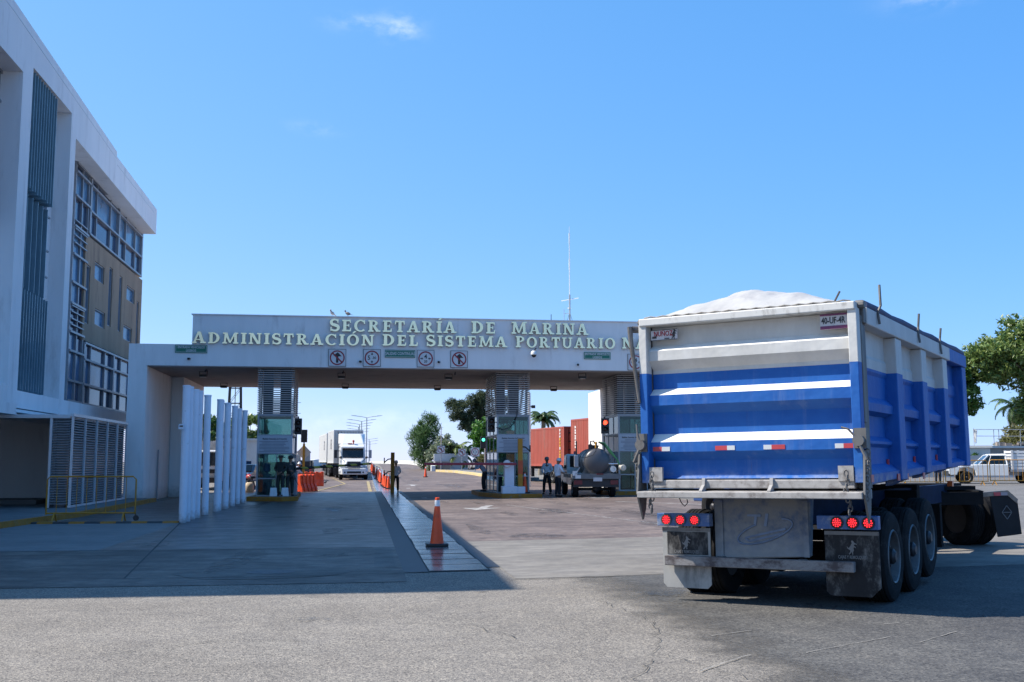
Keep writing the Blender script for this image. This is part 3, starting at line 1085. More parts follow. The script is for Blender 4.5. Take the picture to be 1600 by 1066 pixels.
def glyph(ch):
    """strokes of one letter (cap height 1): list of polygons / ribbons, and the advance width"""
    s, sh, t = 0.225, 0.125, 0.14      # stem, serif height, thin stroke
    P = []

    def rect(x0, y0, x1, y1):
        P.append([(x0, y0), (x1, y0), (x1, y1), (x0, y1)])

    def stem(x, foot=True, head=True, o=0.09):
        rect(x, 0, x + s, 1)
        if foot:
            rect(x - o, 0, x + s + o, sh)
        if head:
            rect(x - o, 1 - sh, x + s + o, 1)

    def diag(x0, x1, w_, y0=0.0, y1=1.0):
        P.append([(x0, y0), (x0 + w_, y0), (x1 + w_, y1), (x1, y1)])
    if ch in 'IÍ':
        stem(0.1)
        wd = 0.40
    elif ch in 'E':
        stem(0.1)
        rect(0.1, 0, 0.64, sh + .01)
        rect(0.1, 1 - sh - .01, 0.61, 1)
        rect(0.3, 0.46, 0.52, 0.56)
        P.append([(0.55, 0), (0.66, 0), (0.68, 0.30), (0.60, 0.30)])
        P.append([(0.59, 0.72), (0.64, 0.72), (0.63, 1), (0.52, 1)])
        rect(0.46, 0.38, 0.53, 0.64)
        wd = 0.72
    elif ch == 'L':
        stem(0.1)
        rect(0.1, 0, 0.6, sh + .01)
        P.append([(0.51, 0), (0.62, 0), (0.66, 0.34), (0.57, 0.34)])
        wd = 0.69
    elif ch == 'T':
        stem(0.27, head=False)
        rect(0.02, 1 - sh - .02, 0.72, 1)
        P.append([(0.0, 0.66), (0.08, 0.66), (0.12, 1), (0.02, 1)])
        P.append([(0.66, 0.66), (0.74, 0.66), (0.72, 1), (0.62, 1)])
        wd = 0.76
    elif ch == 'D':
        stem(0.1)
        P.append(ribbon(curve_pts(0.3, 0.5, 0.52, 0.5, -90, 90), curve_pts(0.3, 0.5, 0.30, 0.395, -90, 90)))
        wd = 0.86
    elif ch in 'PR':
        stem(0.1)
        P.append(ribbon(curve_pts(0.34, 0.735, 0.37, 0.265, -90, 90), curve_pts(0.34, 0.735, 0.17, 0.165, -90, 90)))
        rect(0.28, 0.47, 0.345, 0.57)
        rect(0.28, 0.9, 0.345, 1)
        wd = 0.74
        if ch == 'R':
            P.append([(0.60, 0), (0.86, 0), (0.56, 0.5), (0.33, 0.5)])
            rect(0.58, 0, 0.92, sh)
            wd = 0.90
    elif ch in 'OÓ':
        P.append(ribbon(curve_pts(0.45, 0.5, 0.45, 0.52, 0, 360, 36), curve_pts(0.45, 0.5, 0.235, 0.40, 0, 360, 36)))
        wd = 0.92
    elif ch == 'C':
        P.append(ribbon(curve_pts(0.47, 0.5, 0.47, 0.52, 52, 312, 28), curve_pts(0.47, 0.5, 0.255, 0.40, 44, 318, 28)))
        rect(0.70, 0.66, 0.79, 0.99)
        wd = 0.84
    elif ch == 'U':
        P.append(ribbon([(0.08, 1)] + curve_pts(0.44, 0.34, 0.36, 0.36, 180, 360, 20) + [(0.80, 1)], [(0.28, 1)] + curve_pts(0.44, 0.34, 0.16 + 0.02, 0.23, 180, 360, 20) + [(0.67, 1)]))
        rect(0.0, 1 - sh, 0.38, 1)
        rect(0.56, 1 - sh, 0.90, 1)
        wd = 0.90
    elif ch == 'A':
        diag(0.05, 0.34, t)
        P.append([(0.60, 0), (0.83, 0), (0.55, 1), (0.33, 1)])
        rect(0.2, 0.26, 0.7, 0.36)
        rect(-0.04, 0, 0.30, sh)
        rect(0.53, 0, 0.93, sh)
        wd = 0.90
    elif ch == 'N':
        rect(0.1, 0, 0.1 + t, 1)
        rect(0.70, 0, 0.70 + t, 1)
        P.append([(0.60, 0), (0.815, 0), (0.32, 1), (0.08, 1)])
        rect(0.0, 0, 0.32, sh)
        rect(0.0, 1 - sh, 0.2, 1)
        rect(0.59, 1 - sh, 0.92, 1)
        wd = 0.93
    elif ch == 'M':
        diag(0.1, 0.15, t)
        P.append([(0.86, 0), (1.06, 0), (1.02, 1), (0.82, 1)])
        P.append([(0.48, 0.08), (0.6, 0.08), (0.34, 1), (0.10, 1)])
        P.append([(0.48, 0.08), (0.60, 0.08), (0.96, 1), (0.84, 1)])
        rect(0.0, 0, 0.34, sh)
        rect(0.77, 0, 1.15, sh)
        rect(0.03, 1 - sh, 0.26, 1)
        rect(0.86, 1 - sh, 1.13, 1)
        wd = 1.15
    elif ch == 'S':
        cl = curve_pts(0.34, 0.735, 0.23, 0.215, 25, 240, 16) + curve_pts(0.35, 0.27, 0.25, 0.22, 70, -150, 16)
        n = len(cl)
        o, i_ = [], []
        for k in range(n):
            a, c = cl[max(0, k - 1)], cl[min(n - 1, k + 1)]
            dx, dy = c[0] - a[0], c[1] - a[1]
            l = math.hypot(dx, dy)
            mid = 1 - abs(k - n / 2) / (n / 2)
            w_ = 0.055 + 0.07 * mid ** 1.2
            o.append((cl[k][0] - dy / l * w_, cl[k][1] + dx / l * w_))
            i_.append((cl[k][0] + dy / l * w_, cl[k][1] - dx / l * w_))
        P.append(ribbon(o, i_))
        rect(0.52, 0.68, 0.60, 0.98)
        rect(0.06, 0.02, 0.14, 0.34)
        wd = 0.68
    if ch in 'ÍÓ':
        x = 0.2 if ch == 'Í' else 0.45
        P.append([(x - 0.06, 1.09), (x + 0.06, 1.09), (x + 0.27, 1.32), (x + 0.06, 1.32)])
    return P, wd


GL = {}


def letter_mesh(ch):
    if ch in GL:
        return GL[ch]
    P, wd = glyph(ch)
    mb = MB()
    for k, p in enumerate(P):
        y0, y1 = -0.10 - 0.0025 * k, 0.0
        if isinstance(p, tuple):
            o, i_ = p[1], p[2]
            n = len(o)
            closed = math.hypot(o[0][0] - o[-1][0], o[0][1] - o[-1][1]) < 1e-6
            vs = [(q[0], y0, q[1]) for q in o] + [(q[0], y0, q[1]) for q in i_] + [(q[0], y1, q[1]) for q in o] + [(q[0], y1, q[1]) for q in i_]
            front, side = [], []
            for j in range(n - 1):
                front.append((j, j + 1, n + j + 1, n + j))
                side += [(j, 2 * n + j, 2 * n + j + 1, j + 1), (n + j, n + j + 1, 3 * n + j + 1, 3 * n + j), (2 * n + j, 3 * n + j, 3 * n + j + 1, 2 * n + j + 1)]
            if not closed:
                side += [(0, n, 3 * n, 2 * n), (n - 1, 3 * n - 1, 4 * n - 1, 2 * n - 1)]
            base = len(mb.v)
            mb.add(vs, front, 0)
            mb.f += [tuple(q + base for q in f_) for f_ in side]
            mb.m += [1] * len(side)
        else:
            n = len(p)
            vs = [(q[0], y0, q[1]) for q in p] + [(q[0], y1, q[1]) for q in p]
            mb.add(vs, [tuple(range(n))], 0)
            base = len(mb.v) - 2 * n
            side = [(i, (i + 1) % n, n + (i + 1) % n, n + i) for i in range(n)] + [tuple(range(2 * n - 1, n - 1, -1))]
            mb.f += [tuple(q + base for q in f_) for f_ in side]
            mb.m += [1] * len(side)
    o = mb.build('letter', [letter_face, letter_side], fix=False)
    me = o.data
    bm = bmesh.new()
    bm.from_mesh(me)
    bmesh.ops.recalc_face_normals(bm, faces=bm.faces)
    bm.to_mesh(me)
    bm.free()
    bpy.data.objects.remove(o)
    GL[ch] = (me, wd)
    return GL[ch]


def word(text, x0, x1, z0, h, big=1.06):
    """one word of raised letters between x0 and x1, its first letter larger"""
    gap = 0.17
    adv = [letter_mesh(c)[1] * (big if i == 0 else 1) for i, c in enumerate(text)]
    tot = sum(adv) + gap * (len(text) - 1)
    k = (x1 - x0) / tot
    x = x0
    for i, c in enumerate(text):
        hh = h * (big if i == 0 else 1)
        o = bpy.data.objects.new('letter', letter_mesh(c)[0])
        C.objects.link(o)
        o.parent = sw
        o.location = (x, GY0 - 0.04, z0)
        o.scale = (k * (big if i == 0 else 1), 1, hh)
        x += (adv[i] + gap) * k


def px1(p):
    return -1.55 + (p - 515) * 0.02844


def px2(p):
    return -7.3 + (p - 302) * 0.02802


word('SECRETARÍA', px1(515), px1(709), 7.31, 0.51)
word('DE', px1(733), px1(771), 7.315, 0.51)
word('MARINA', px1(796), px1(918), 7.32, 0.51)
word('ADMINISTRACIÓN', px2(301), px2(576), 6.70, 0.475)
word('DEL', px2(589), px2(645), 6.71, 0.475)
word('SISTEMA', px2(657), px2(785), 6.715, 0.475)
word('PORTUARIO', px2(799), px2(961), 6.72, 0.475)
word('NACIONAL', px2(972), px2(1122), 6.73, 0.475)

# ---- text


def txt(s, size, mat, parent=None, loc=(0, 0, 0), rot=(R(90), 0, 0), ext=0.002, sx=1.0, name='lettering', align='CENTER', space=1.0):
    cu = bpy.data.curves.new(name, 'FONT')
    cu.body = s
    cu.size = size
    cu.extrude = ext
    cu.offset = size * 0.018
    cu.align_x = align
    cu.align_y = 'CENTER'
    cu.space_character = space
    cu.resolution_u = 2
    t = bpy.data.objects.new('tmp', cu)
    me = bpy.data.meshes.new_from_object(t)
    bpy.data.objects.remove(t)
    me.materials.clear()
    me.materials.append(mat)
    o = bpy.data.objects.new(name, me)
    C.objects.link(o)
    if parent:
        o.parent = parent
    o.location = loc
    o.rotation_euler = rot
    o.scale = (sx, 1, 1)
    return o


def disc_ring(mb, r0, r1, y0, y1, n=32, m=0):
    mb.lathe([(r0, y0), (r1, y0), (r1, y1), (r0, y1)], n, axis='y', m=m, closed=True)


def square_sign(label, x, y, z, size, kind, parent_pole=None, name='road_sign', group='signs on the gate front'):
    t = thing(name, label, 'sign', (x, y, z), 0, group)
    h = size / 2
    mb = MB()
    mb.box(-h, h, 0, 0.03, -h, h)
    mb.build('plate', sign_black, t)
    mb = MB()
    mb.box(-h + 0.018, h - 0.018, -0.006, -0.001, -h + 0.018, h - 0.018)
    mb.build('face', sign_white, t)
    mb = MB()
    disc_ring(mb, h * 0.70, h * 0.85, -0.013, -0.007)
    mb.build('ring', sign_red, t)
    k = h / 0.38
    if kind in ('ahead', 'turn'):
        mb = MB()
        if kind == 'ahead':
            pts = [(-0.05, -0.22), (0.05, -0.22), (0.05, 0.06), (0.19, 0.06), (0.10, 0.16), (0.02, 0.24), (-0.10, 0.15), (-0.16, 0.09), (-0.05, 0.05)]
        else:
            pts = [(0.02, -0.2), (0.1, -0.2), (0.1, 0.12), (-0.06, 0.12), (-0.06, 0.2), (-0.2, 0.08), (-0.06, -0.03), (-0.06, 0.04), (0.02, 0.04)]
        mb.prism([(a * k, c * k) for a, c in pts], 'y', -0.011, -0.006)
        mb.build('arrow', sign_black, t)
        mb = MB()
        mb.bar((-0.2 * k, -0.015, 0.2 * k), (0.2 * k, -0.015, -0.2 * k), 0.006, 0.06 * k)
        mb.build('slash', sign_red, t)
    elif kind == 'height':
        txt('5', 0.26 * k, sign_black, t, (-0.13 * k, -0.009, 0))
        txt('.30', 0.155 * k, sign_black, t, (0.09 * k, -0.009, 0.0))
        mb = MB()
        for s in (1, -1):
            mb.prism([(-0.022 * k, s * 0.23 * k), (0.022 * k, s * 0.23 * k), (0.022 * k, s * 0.17 * k), (0.06 * k, s * 0.17 * k), (0, s * 0.115 * k), (-0.06 * k, s * 0.17 * k), (-0.022 * k, s * 0.17 * k)], 'y', -0.011, -0.006)
        mb.build('arrow', sign_black, t)
    elif kind == 'width':
        txt('4', 0.27 * k, sign_black, t, (0.0, -0.009, 0.08 * k))
        txt('20', 0.15 * k, sign_black, t, (0.0, -0.009, -0.13 * k))
        mb = MB()
        for s in (1, -1):
            mb.prism([(s * 0.235 * k, -0.018 * k), (s * 0.235 * k, 0.018 * k), (s * 0.17 * k, 0.018 * k), (s * 0.17 * k, 0.06 * k), (s * 0.11 * k, 0), (s * 0.17 * k, -0.06 * k), (s * 0.17 * k, -0.018 * k)], 'y', -0.011, -0.006)
        mb.build('arrow', sign_black, t)
    return t


SY = GY0 - 0.035
square_sign('first square no straight ahead sign from the left, below the word ADMINISTRACIÓN', -1.2, SY, 6.16, 0.76, 'ahead')
square_sign('square sign with 5.30 height limit in a red ring', 0.3, SY, 6.17, 0.76, 'height')
square_sign('square 4.20 width limit sign right of the SALIDAS CONTINUAS sign', 2.64, SY, 6.17, 0.76, 'width')
square_sign('no straight ahead sign farther right, below the word SISTEMA', 4.12, SY, 6.16, 0.76, 'ahead')
square_sign('4.20 width limit sign half hidden by the dump trailer', 12.12, SY, 6.13, 0.74, 'width')


def green_sign(label, x, z, lines, w_=1.34, h_=0.35):
    t = thing('lane_sign', label, 'sign', (x, SY, z), 0, 'green lane signs on the gate')
    mb = MB()
    mb.box(-w_ / 2, w_ / 2, 0, 0.03, -h_ / 2, h_ / 2)
    mb.build('plate', sign_green, t)
    mb = MB()
    e = 0.014
    for (a, c, p, q) in ((-w_ / 2 + .03, w_ / 2 - .03, h_ / 2 - .03 - e, h_ / 2 - .03), (-w_ / 2 + .03, w_ / 2 - .03, -h_ / 2 + .03, -h_ / 2 + .03 + e)):
        mb.box(a, c, -0.004, -0.001, p, q)
    for a in (-w_ / 2 + .03, w_ / 2 - .03 - e):
        mb.box(a, a + e, -0.004, -0.001, -h_ / 2 + .03 + e, h_ / 2 - .03 - e)
    mb.build('border', sign_white, t)
    for i, s in enumerate(lines):
        txt(s, 0.135 if len(lines) > 1 else 0.185, sign_white, t, (0, -0.004, (0.065 - 0.14 * i) if len(lines) > 1 else 0), sx=0.82 if len(lines) > 1 else 0.72)
    return t


green_sign('green ENTRADA VEHICULOS LIGEROS sign at the left end of the gate', -7.38, 6.46, ['ENTRADA VEHICULOS', 'LIGEROS'])
green_sign('green SALIDAS CONTINUAS sign in the middle of the gate', 1.52, 6.37, ['SALIDAS CONTINUAS'], 1.32, 0.34)
green_sign('green ENTRADA VEHICULOS LIGEROS sign near the dump trailer', 10.35, 6.4, ['ENTRADA VEHICULOS', 'LIGEROS'], 1.22, 0.32)

# ---- cameras on the fascia
dc = thing('dome_camera', 'white dome security camera on a curved arm below the word PORTUARIO', 'camera', (7.42, GY0, 6.5))
mb = MB()
mb.tube([(0.12, -0.01, 0.16), (0.12, -0.16, 0.18), (0.07, -0.3, 0.14), (0, -0.32, 0.05)], 0.022, 8)
mb.build('arm', black_plastic, dc, smooth=40)
mb = MB()
mb.lathe([(0.03, 0.06), (0.1, 0.04), (0.14, -0.02), (0.145, -0.12), (0.12, -0.14)], 20, o=(0, -0.32, 0))
mb.build('housing', white_paint, dc, smooth=40)
mb = MB()
mb.ball((0, -0.32, -0.14), 0.105, n=16)
mb.build('dome', black_plastic, dc, smooth=60)


def stud(label, x, y, z, down=False):
    t = thing('lane_camera', label, 'camera', (x, y, z), 0, 'small black cameras on the gate')
    mb = MB()
    if down:
        mb.tube([(0, 0, 0.09), (0, 0, 0.0)], 0.02, 8)
    else:
        mb.tube([(0, 0.1, 0.04), (0, 0, 0.0)], 0.018, 8)
    mb.build('bracket', dark_metal, t)
    mb = MB()
    mb.tube([(-0.02, -0.08, -0.01), (0.02, 0.06, 0)], 0.05, 12)
    mb.build('body', black_plastic, t, smooth=40)


for lab, x, z in (('small black camera under the left green sign', -7.45, 6.03), ('small black camera between the no straight ahead sign and the 5.30 sign', -0.2, 6.0),
                  ('small black camera right of the first 4.20 sign', 3.22, 6.02), ('small black camera left of the right hand green sign', 9.45, 5.98)):
    stud(lab, x, GY0 - 0.1, z)
for lab, x in (('tiny black camera hanging from the soffit at the left lane', -6.9), ('tiny black camera hanging from the soffit left of the middle lanes', -0.95), ('tiny black camera hanging from the soffit right of the middle lanes', 4.05)):
    stud(lab, x, GY0 + 1.2, 5.61, True)

# ---- soffit lights
base = None
spots = [(-7.2, 50.0, 'square flood light under the soffit, front row, left lane'), (-7.2, 57.2, 'square flood light under the soffit, back row, left lane'),
         (-1.05, 50.0, 'square flood light under the soffit, front row, right of the left booth'), (-1.0, 57.0, 'square flood light under the soffit, back row, right of the left booth'),
         (3.85, 50.0, 'square flood light under the soffit, front row, left of the middle booth'), (3.85, 57.6, 'square flood light under the soffit, back row, left of the middle booth'),
         (9.9, 48.7, 'square flood light under the soffit, front row, right of the middle booth'), (10.1, 57.4, 'square flood light under the soffit, back row, right of the middle booth')]
for x, y, lab in spots:
    if base is None:
        base = thing('flood_light', lab, 'flood light', (x, y, 5.7), 0, 'flood lights under the gate soffit')
        mb = MB()
        for s in (-1, 1):
            mb.box(s * 0.17 - 0.012, s * 0.17 + 0.012, -0.03, 0.03, -0.22, 0)
        mb.box(-0.158, 0.158, -0.03, 0.03, -0.02, 0.0)
        mb.build('bracket', dark_metal, base)
        mb = MB()
        mb.box(-0.155, 0.155, -0.12, 0.12, -0.25, -0.14)
        mb.build('lamp_body', black_plastic, base, bevel=0.01)
        mb = MB()
        mb.box(-0.13, 0.13, -0.1, 0.1, -0.256, -0.251)
        mb.build('lens', alu_pale, base)
    else:
        dup(base, (x, y, 5.7), label=lab)

# ---- antenna on the roof and pigeons on the wall
an = thing('radio_antenna', 'tall thin white radio antenna with a cross arm behind the sign wall', 'antenna', (10.45, 54.5, 6.66))
mb = MB()
mb.tube([(0, 0, 0), (0, 0, 3.6)], 0.045, 8)
mb.build('mast', galv, an)
mb = MB()
mb.tube([(0, 0, 3.6), (0, 0, 4.9)], 0.022, 6)
mb.tube([(0, 0, 4.9), (0, 0, 5.5)], 0.034, 6)
mb.tube([(0, 0, 5.5), (0, 0, 6.3)], 0.02, 6)
mb.tube([(0, 0, 6.3), (0, 0, 6.85)], 0.03, 6)
mb.tube([(0, 0, 6.85), (0, 0, 7.2)], 0.01, 5)
mb.build('whip', white_paint, an)
mb = MB()
mb.tube([(-0.42, 0.1, 3.28), (0.45, -0.1, 3.42)], 0.02, 6)
mb.tube([(-0.1, 0, 2.9), (0.06, 0, 2.9)], 0.03, 6)
mb.build('cross_arm', white_paint, an)
mb = MB()
for a in (0.3, 2.4, 4.5):
    mb.tube([(0, 0, 2.7), (0.9 * math.cos(a), 0.9 * math.sin(a), 0.0)], 0.009, 5)
mb.build('guy_wires', dark_metal, an)
mb = MB()
mb.tube([(-0.3, 0, 0), (-0.3, 0, 2.85)], 0.014, 6)
mb.tube([(-0.3, 0, 2.6), (0, 0, 2.62)], 0.012, 6)
mb.build('small_whip', galv, an)
b1 = thing('antenna', 'short dark rod antenna on the sign wall above the word MARINA', 'antenna', (8.3, GY0 + 0.25, 7.98))
mb = MB()
mb.tube([(0, 0, 0), (0, 0, 0.3)], 0.015, 6)
mb.lathe([(0.03, 0), (0.03, 0.05)], 10)
mb.build('rod', dark_metal, b1)


def pigeon(label, loc, rz, mat):
    mb = MB()
    body = [(0.005, -0.17), (0.05, -0.10), (0.075, -0.02), (0.07, 0.05), (0.045, 0.1), (0.035, 0.13)]
    n = 12
    vs, fs = [], []
    for i, (r, h) in enumerate(body):
        for j in range(n):
            a = 2 * PI * j / n
            vs.append((r * math.cos(a), h, 0.15 + 0.25 * h + r * math.sin(a) + (0.06 if i == 5 else 0)))
    for i in range(len(body) - 1):
        for j in range(n):
            fs.append((i * n + j, i * n + (j + 1) % n, (i + 1) * n + (j + 1) % n, (i + 1) * n + j))
    mb.add(vs, fs)
    mb.ball((0, 0.15, 0.275), 0.036, 0.042, 0.036, 10)
    mb.tube([(0, 0.18, 0.275), (0, 0.225, 0.262)], [0.012, 0.002], 6)
    mb.hexa([(-0.03, -0.12, 0.11), (0.03, -0.12, 0.11), (0.04, -0.28, 0.06), (-0.04, -0.28, 0.06), (-0.03, -0.12, 0.125), (0.03, -0.12, 0.125), (0.04, -0.28, 0.07), (-0.04, -0.28, 0.07)])
    for s in (-1, 1):
        mb.tube([(s * 0.03, 0.0, 0.1), (s * 0.03, 0.02, 0.0)], 0.007, 5)
    o = mb.build('pigeon', mat, smooth=50)
    o.location = loc
    o.rotation_euler = (0, 0, rz)
    tag(o, label, 'pigeon', 'pigeons')
    return o


pig_d = M('dark_feathers', (0.05, 0.05, 0.06), 0.6, var=0.3, scale=12)
pig_l = M('pale_feathers', (0.3, 0.3, 0.31), 0.6, var=0.5, scale=9)
pigeon('pale grey pigeon on the sign wall, the left of the two', (-1.45, GY0 + 0.2, 7.99), 2.6, pig_l)
pigeon('dark pigeon on the sign wall, the right of the two', (-0.78, GY0 + 0.2, 7.99), 0.9, pig_d)
pigeon('dark pigeon standing on the road beside the orange barriers', (-2.63, 77.0, zg(-2.63, 77) + 0.006), -1.9, pig_d)

# ------------------------------------------------------------------ toll booths on their islands
def island(label, pts, nose=0):
    z = zg(pts[0][0], pts[0][1])
    t = thing('traffic_island', label, 'traffic island', (pts[0][0], pts[0][1], z))
    loc = [(x - pts[0][0], y - pts[0][1]) for x, y in pts]
    mb = MB()
    mb.prism(loc, 'z', -0.1, 0.19)
    mb.build('kerb', yellow_kerb, t, bevel=0.02)
    cx = sum(p[0] for p in loc) / len(loc)
    cy = sum(p[1] for p in loc) / len(loc)
    mb = MB()
    mb.prism([(x + (cx - x) * 0.1, y + (cy - y) * 0.05) for x, y in loc], 'z', 0.1, 0.197)
    mb.build('top', walk_m, t)
    return z + 0.197


def booth(label, x, y, wd, dp, z, flip=1):
    """x, y = front left corner; louvre tower above two glazed stages and a notice board"""
    t = thing('toll_booth', label, 'toll booth', (x, y, z), 0, 'toll booths under the gate')
    z0, zs0, zs1, zg1, zt = 0.0, 1.82, 2.58, 3.46, 5.68 - z
    f = MB()
    e = 0.07
    for a in (0, wd - e):
        for c in (0, dp - e):
            f.box(a, a + e, c, c + e, 0, zg1)
    for q in (0.0, 0.72, zs0 - 0.03, zs1, zg1 - 0.05):
        for c in (0.004, dp - e + 0.004):
            f.box(e, wd - e, c, c + e - 0.01, q, q + 0.05)
        for a in (0.004, wd - e + 0.004):
            f.box(a, a + e - 0.01, e, dp - e, q, q + 0.05)
    f.box(wd * 0.55, wd * 0.55 + 0.04, 0.006, 0.05, 0.05, zs0 - 0.03)
    for c in (0.33, 0.66):
        for a in (0.006, wd - 0.05):
            f.box(a, a + 0.04, dp * c, dp * c + 0.05, 0.05, zg1 - 0.05)
    f.build('frame', alu, t)
    g = MB()
    for (q0, q1) in ((0.05, 0.72), (0.77, zs0 - 0.03), (zs1 + 0.05, zg1 - 0.05)):
        for c in (0.03, dp - 0.04):
            g.box(e, wd - e, c, c + 0.012, q0, q1)
        for a in (0.03, wd - 0.04):
            g.box(a, a + 0.012, e, dp - e, q0, q1)
    g.build('glazing', booth_glass, t)
    r = MB()
    r.box(-0.02, wd + 0.02, -0.02, dp + 0.02, zg1, zg1 + 0.06)
    r.box(0.1, wd - 0.1, 0.1, dp - 0.1, zs1 - 0.05, zs1)
    r.box(0.02, wd - 0.02, 0.02, dp - 0.02, -0.02, 0.0)
    r.build('roof_slab', alu, t)
    s = MB()
    z_ = zg1 + 0.1
    while z_ < zt:
        for c in (0.02, dp - 0.07):
            s.box(-0.03, wd + 0.03, c, c + 0.05, z_, z_ + 0.038)
        for a in (-0.03, wd - 0.02):
            s.box(a, a + 0.05, 0.07, dp - 0.07, z_, z_ + 0.038)
        z_ += 0.096
    s.build('louvre_slats', slat_m, t)
    s = MB()
    for a in (0.12, wd - 0.16):
        for c in (0.1, dp - 0.14):
            s.box(a, a + 0.05, c, c + 0.05, zg1 + 0.06, zt + 0.04)
    s.box(wd * 0.56, wd - 0.2, dp * 0.45, dp * 0.6, zg1 + 0.06, zt + 0.04)
    s.box(0.14, wd * 0.36, dp * 0.3, dp * 0.45, zg1 + 0.06, zt + 0.04)
    s.build_each('tower_post', dark_metal, t)
    n = MB()
    n.box(0.0, wd, -0.028, -0.004, zs0, zs1 - 0.0)
    nb = n.build('notice_board', grey_board, t)
    txt('Medidas Generales de Protección', 0.105, sign_black, nb, (wd / 2, -0.031, zs1 - 0.14), sx=0.72)
    rr = random.Random(int(x * 100))
    p = MB()
    for k in range(8):
        zz = zs1 - 0.25 - 0.062 * k
        a = rr.choice((0.1, 0.1, 0.28, 0.3, 0.22))
        p.box(a, wd - 0.1 - rr.random() * 0.25, -0.032, -0.029, zz - 0.016, zz + 0.012)
    p.build('print_lines', grey_print, nb)
    # what stands inside: counter, back panel, seat
    i = MB()
    i.box(0.15, wd - 0.15, dp * 0.45, dp * 0.7, 0.70, 0.76)
    i.box(0.18, 0.5, dp * 0.45, dp * 0.7, 0.0, 0.70)
    i.build('counter', grey_print, t)
    return t


zi = island('yellow kerbed island under the left toll booth', [(-4.88, 47.2), (-3.35, 46.6), (-2.75, 47.4), (-2.95, 52.0), (-3.05, 55.0), (-4.7, 55.0)])
booth('left toll booth with a dark signal box, two guards in front of it', -4.55, 47.75, 1.5, 3.0, zi)
zi2 = island('yellow kerbed island under the middle toll booth', [(5.98, 47.1), (7.75, 47.0), (7.75, 55.4), (6.1, 55.6), (5.35, 54.2), (5.3, 50.3)])
booth('middle toll booth behind the white barrier cabinet', 5.93, 48.5, 1.48, 4.4, zi2)
zi3 = island('yellow kerbed island under the right toll booth, behind the tank truck', [(11.0, 48.3), (12.95, 48.2), (12.95, 53.0), (11.2, 53.0)])
booth('right toll booth beside the red traffic light, partly hidden by the dump trailer', 11.62, 48.9, 1.36, 3.2, zi3)

# water cooler seen through the left booth
wcl = thing('water_bottle', 'blue water bottle on a dispenser inside the left booth', 'water cooler', (-4.15, 48.4, zi))
mb = MB()
mb.box(-0.16, 0.16, -0.16, 0.16, 0, 0.95)
mb.build('dispenser', alu, wcl, bevel=0.02)
mb = MB()
mb.lathe([(0.05, 0.95), (0.06, 1.0), (0.14, 1.06), (0.14, 1.2), (0.125, 1.22), (0.14, 1.24), (0.14, 1.36), (0.1, 1.4)], 18)
mb.build('bottle', M('blue_bottle', (0.04, 0.16, 0.35), 0.15, var=0.1), wcl, smooth=40)
fe = thing('fire_extinguisher', 'dark cylinder standing behind the lower glass of the left booth', 'cylinder', (-4.2, 48.0, zi))
mb = MB()
mb.lathe([(0.085, 0), (0.085, 0.42), (0.05, 0.5), (0.03, 0.52), (0.03, 0.58)], 14)
mb.tube([(0.0, 0, 0.56), (0.09, 0, 0.52), (0.11, 0, 0.3)], 0.012, 6)
mb.build('body', dark_metal, fe, smooth=40)
# two white concrete blocks in front of the left booth
for k, x in enumerate((-3.78, -3.3)):
    mb = MB()
    mb.prism([(-0.16, 0), (0.16, 0), (0.13, 0.36), (-0.13, 0.36)], 'y', -0.14, 0.14)
    o = mb.build('concrete_block', white_wall, bevel=0.02)
    o.location = (x, 47.5, zi)
    tag(o, 'small white concrete block at the feet of the ' + ('left' if k == 0 else 'right') + ' guard', 'block', 'white blocks on the left island')


# ------------------------------------------------------------------ traffic lights
def signal_head(t, lit=None, face=-1, n=2):
    """housing with n lamps facing -y"""
    h = 0.3 * n + 0.1
    mb = MB()
    mb.box(-0.16, 0.16, -0.1, 0.1, -h / 2, h / 2)
    mb.build('housing', black_plastic, t, bevel=0.015)
    for k in range(n):
        zc = h / 2 - 0.2 - 0.3 * k
        on = lit is not None and lit[0] == k
        mb = MB()
        mb.lathe([(0.001, -0.03), (0.06, -0.026), (0.105, 0.0), (0.105, 0.02)], 18, o=(0, -0.11, zc), axis='y')
        mb.build('lamp', lit[1] if on else M_lens, t, smooth=40)
        mb = MB()
        vs, fs = [], []
        m_ = 11
        for i in range(m_):
            a = PI * (-0.12) + PI * 1.24 * i / (m_ - 1)
            for (r_, yy) in ((0.118, -0.1), (0.118, -0.26), (0.13, -0.26), (0.13, -0.1)):
                vs.append((r_ * math.cos(a), yy, zc + r_ * math.sin(a)))
        for i in range(m_ - 1):
            for j in range(4):
                fs.append((i * 4 + j, i * 4 + (j + 1) % 4, (i + 1) * 4 + (j + 1) % 4, (i + 1) * 4 + j))
        mb.add(vs, fs)
        mb.build('visor', black_plastic, t)


M_lens = M('unlit_signal_lens', (0.035, 0.02, 0.015), 0.25, var=0.2)
red_on = M_emit('lit_red_signal', (1.0, 0.07, 0.03), 2.2)
green_on = M_emit('lit_green_signal', (0.1, 1.0, 0.6), 1.5, (0.0, 0.1, 0.05))
for lab, x, y, z, lit in (('unlit black traffic light on the right corner of the left booth', -2.86, 48.4, 3.2, None),
                          ('unlit black traffic light on the left side of the middle booth', 5.72, 48.9, 3.35, None),
                          ('traffic light with the red lamp lit beside the right booth', 10.98, 48.9, 3.3, (0, red_on))):
    t = thing('traffic_light', lab, 'traffic light', (x, y, z), 0, 'traffic lights on the booths')
    signal_head(t, lit)
    mb = MB()
    mb.tube([(0, 0.1, 0.1), (0.25 if x > 0 else -0.2, 0.12, 0.1)], 0.02, 6)
    mb.tube([(0, 0.0, 0.34), (0, 0, 0.44)], 0.03, 6)
    mb.build('bracket', dark_metal, t)
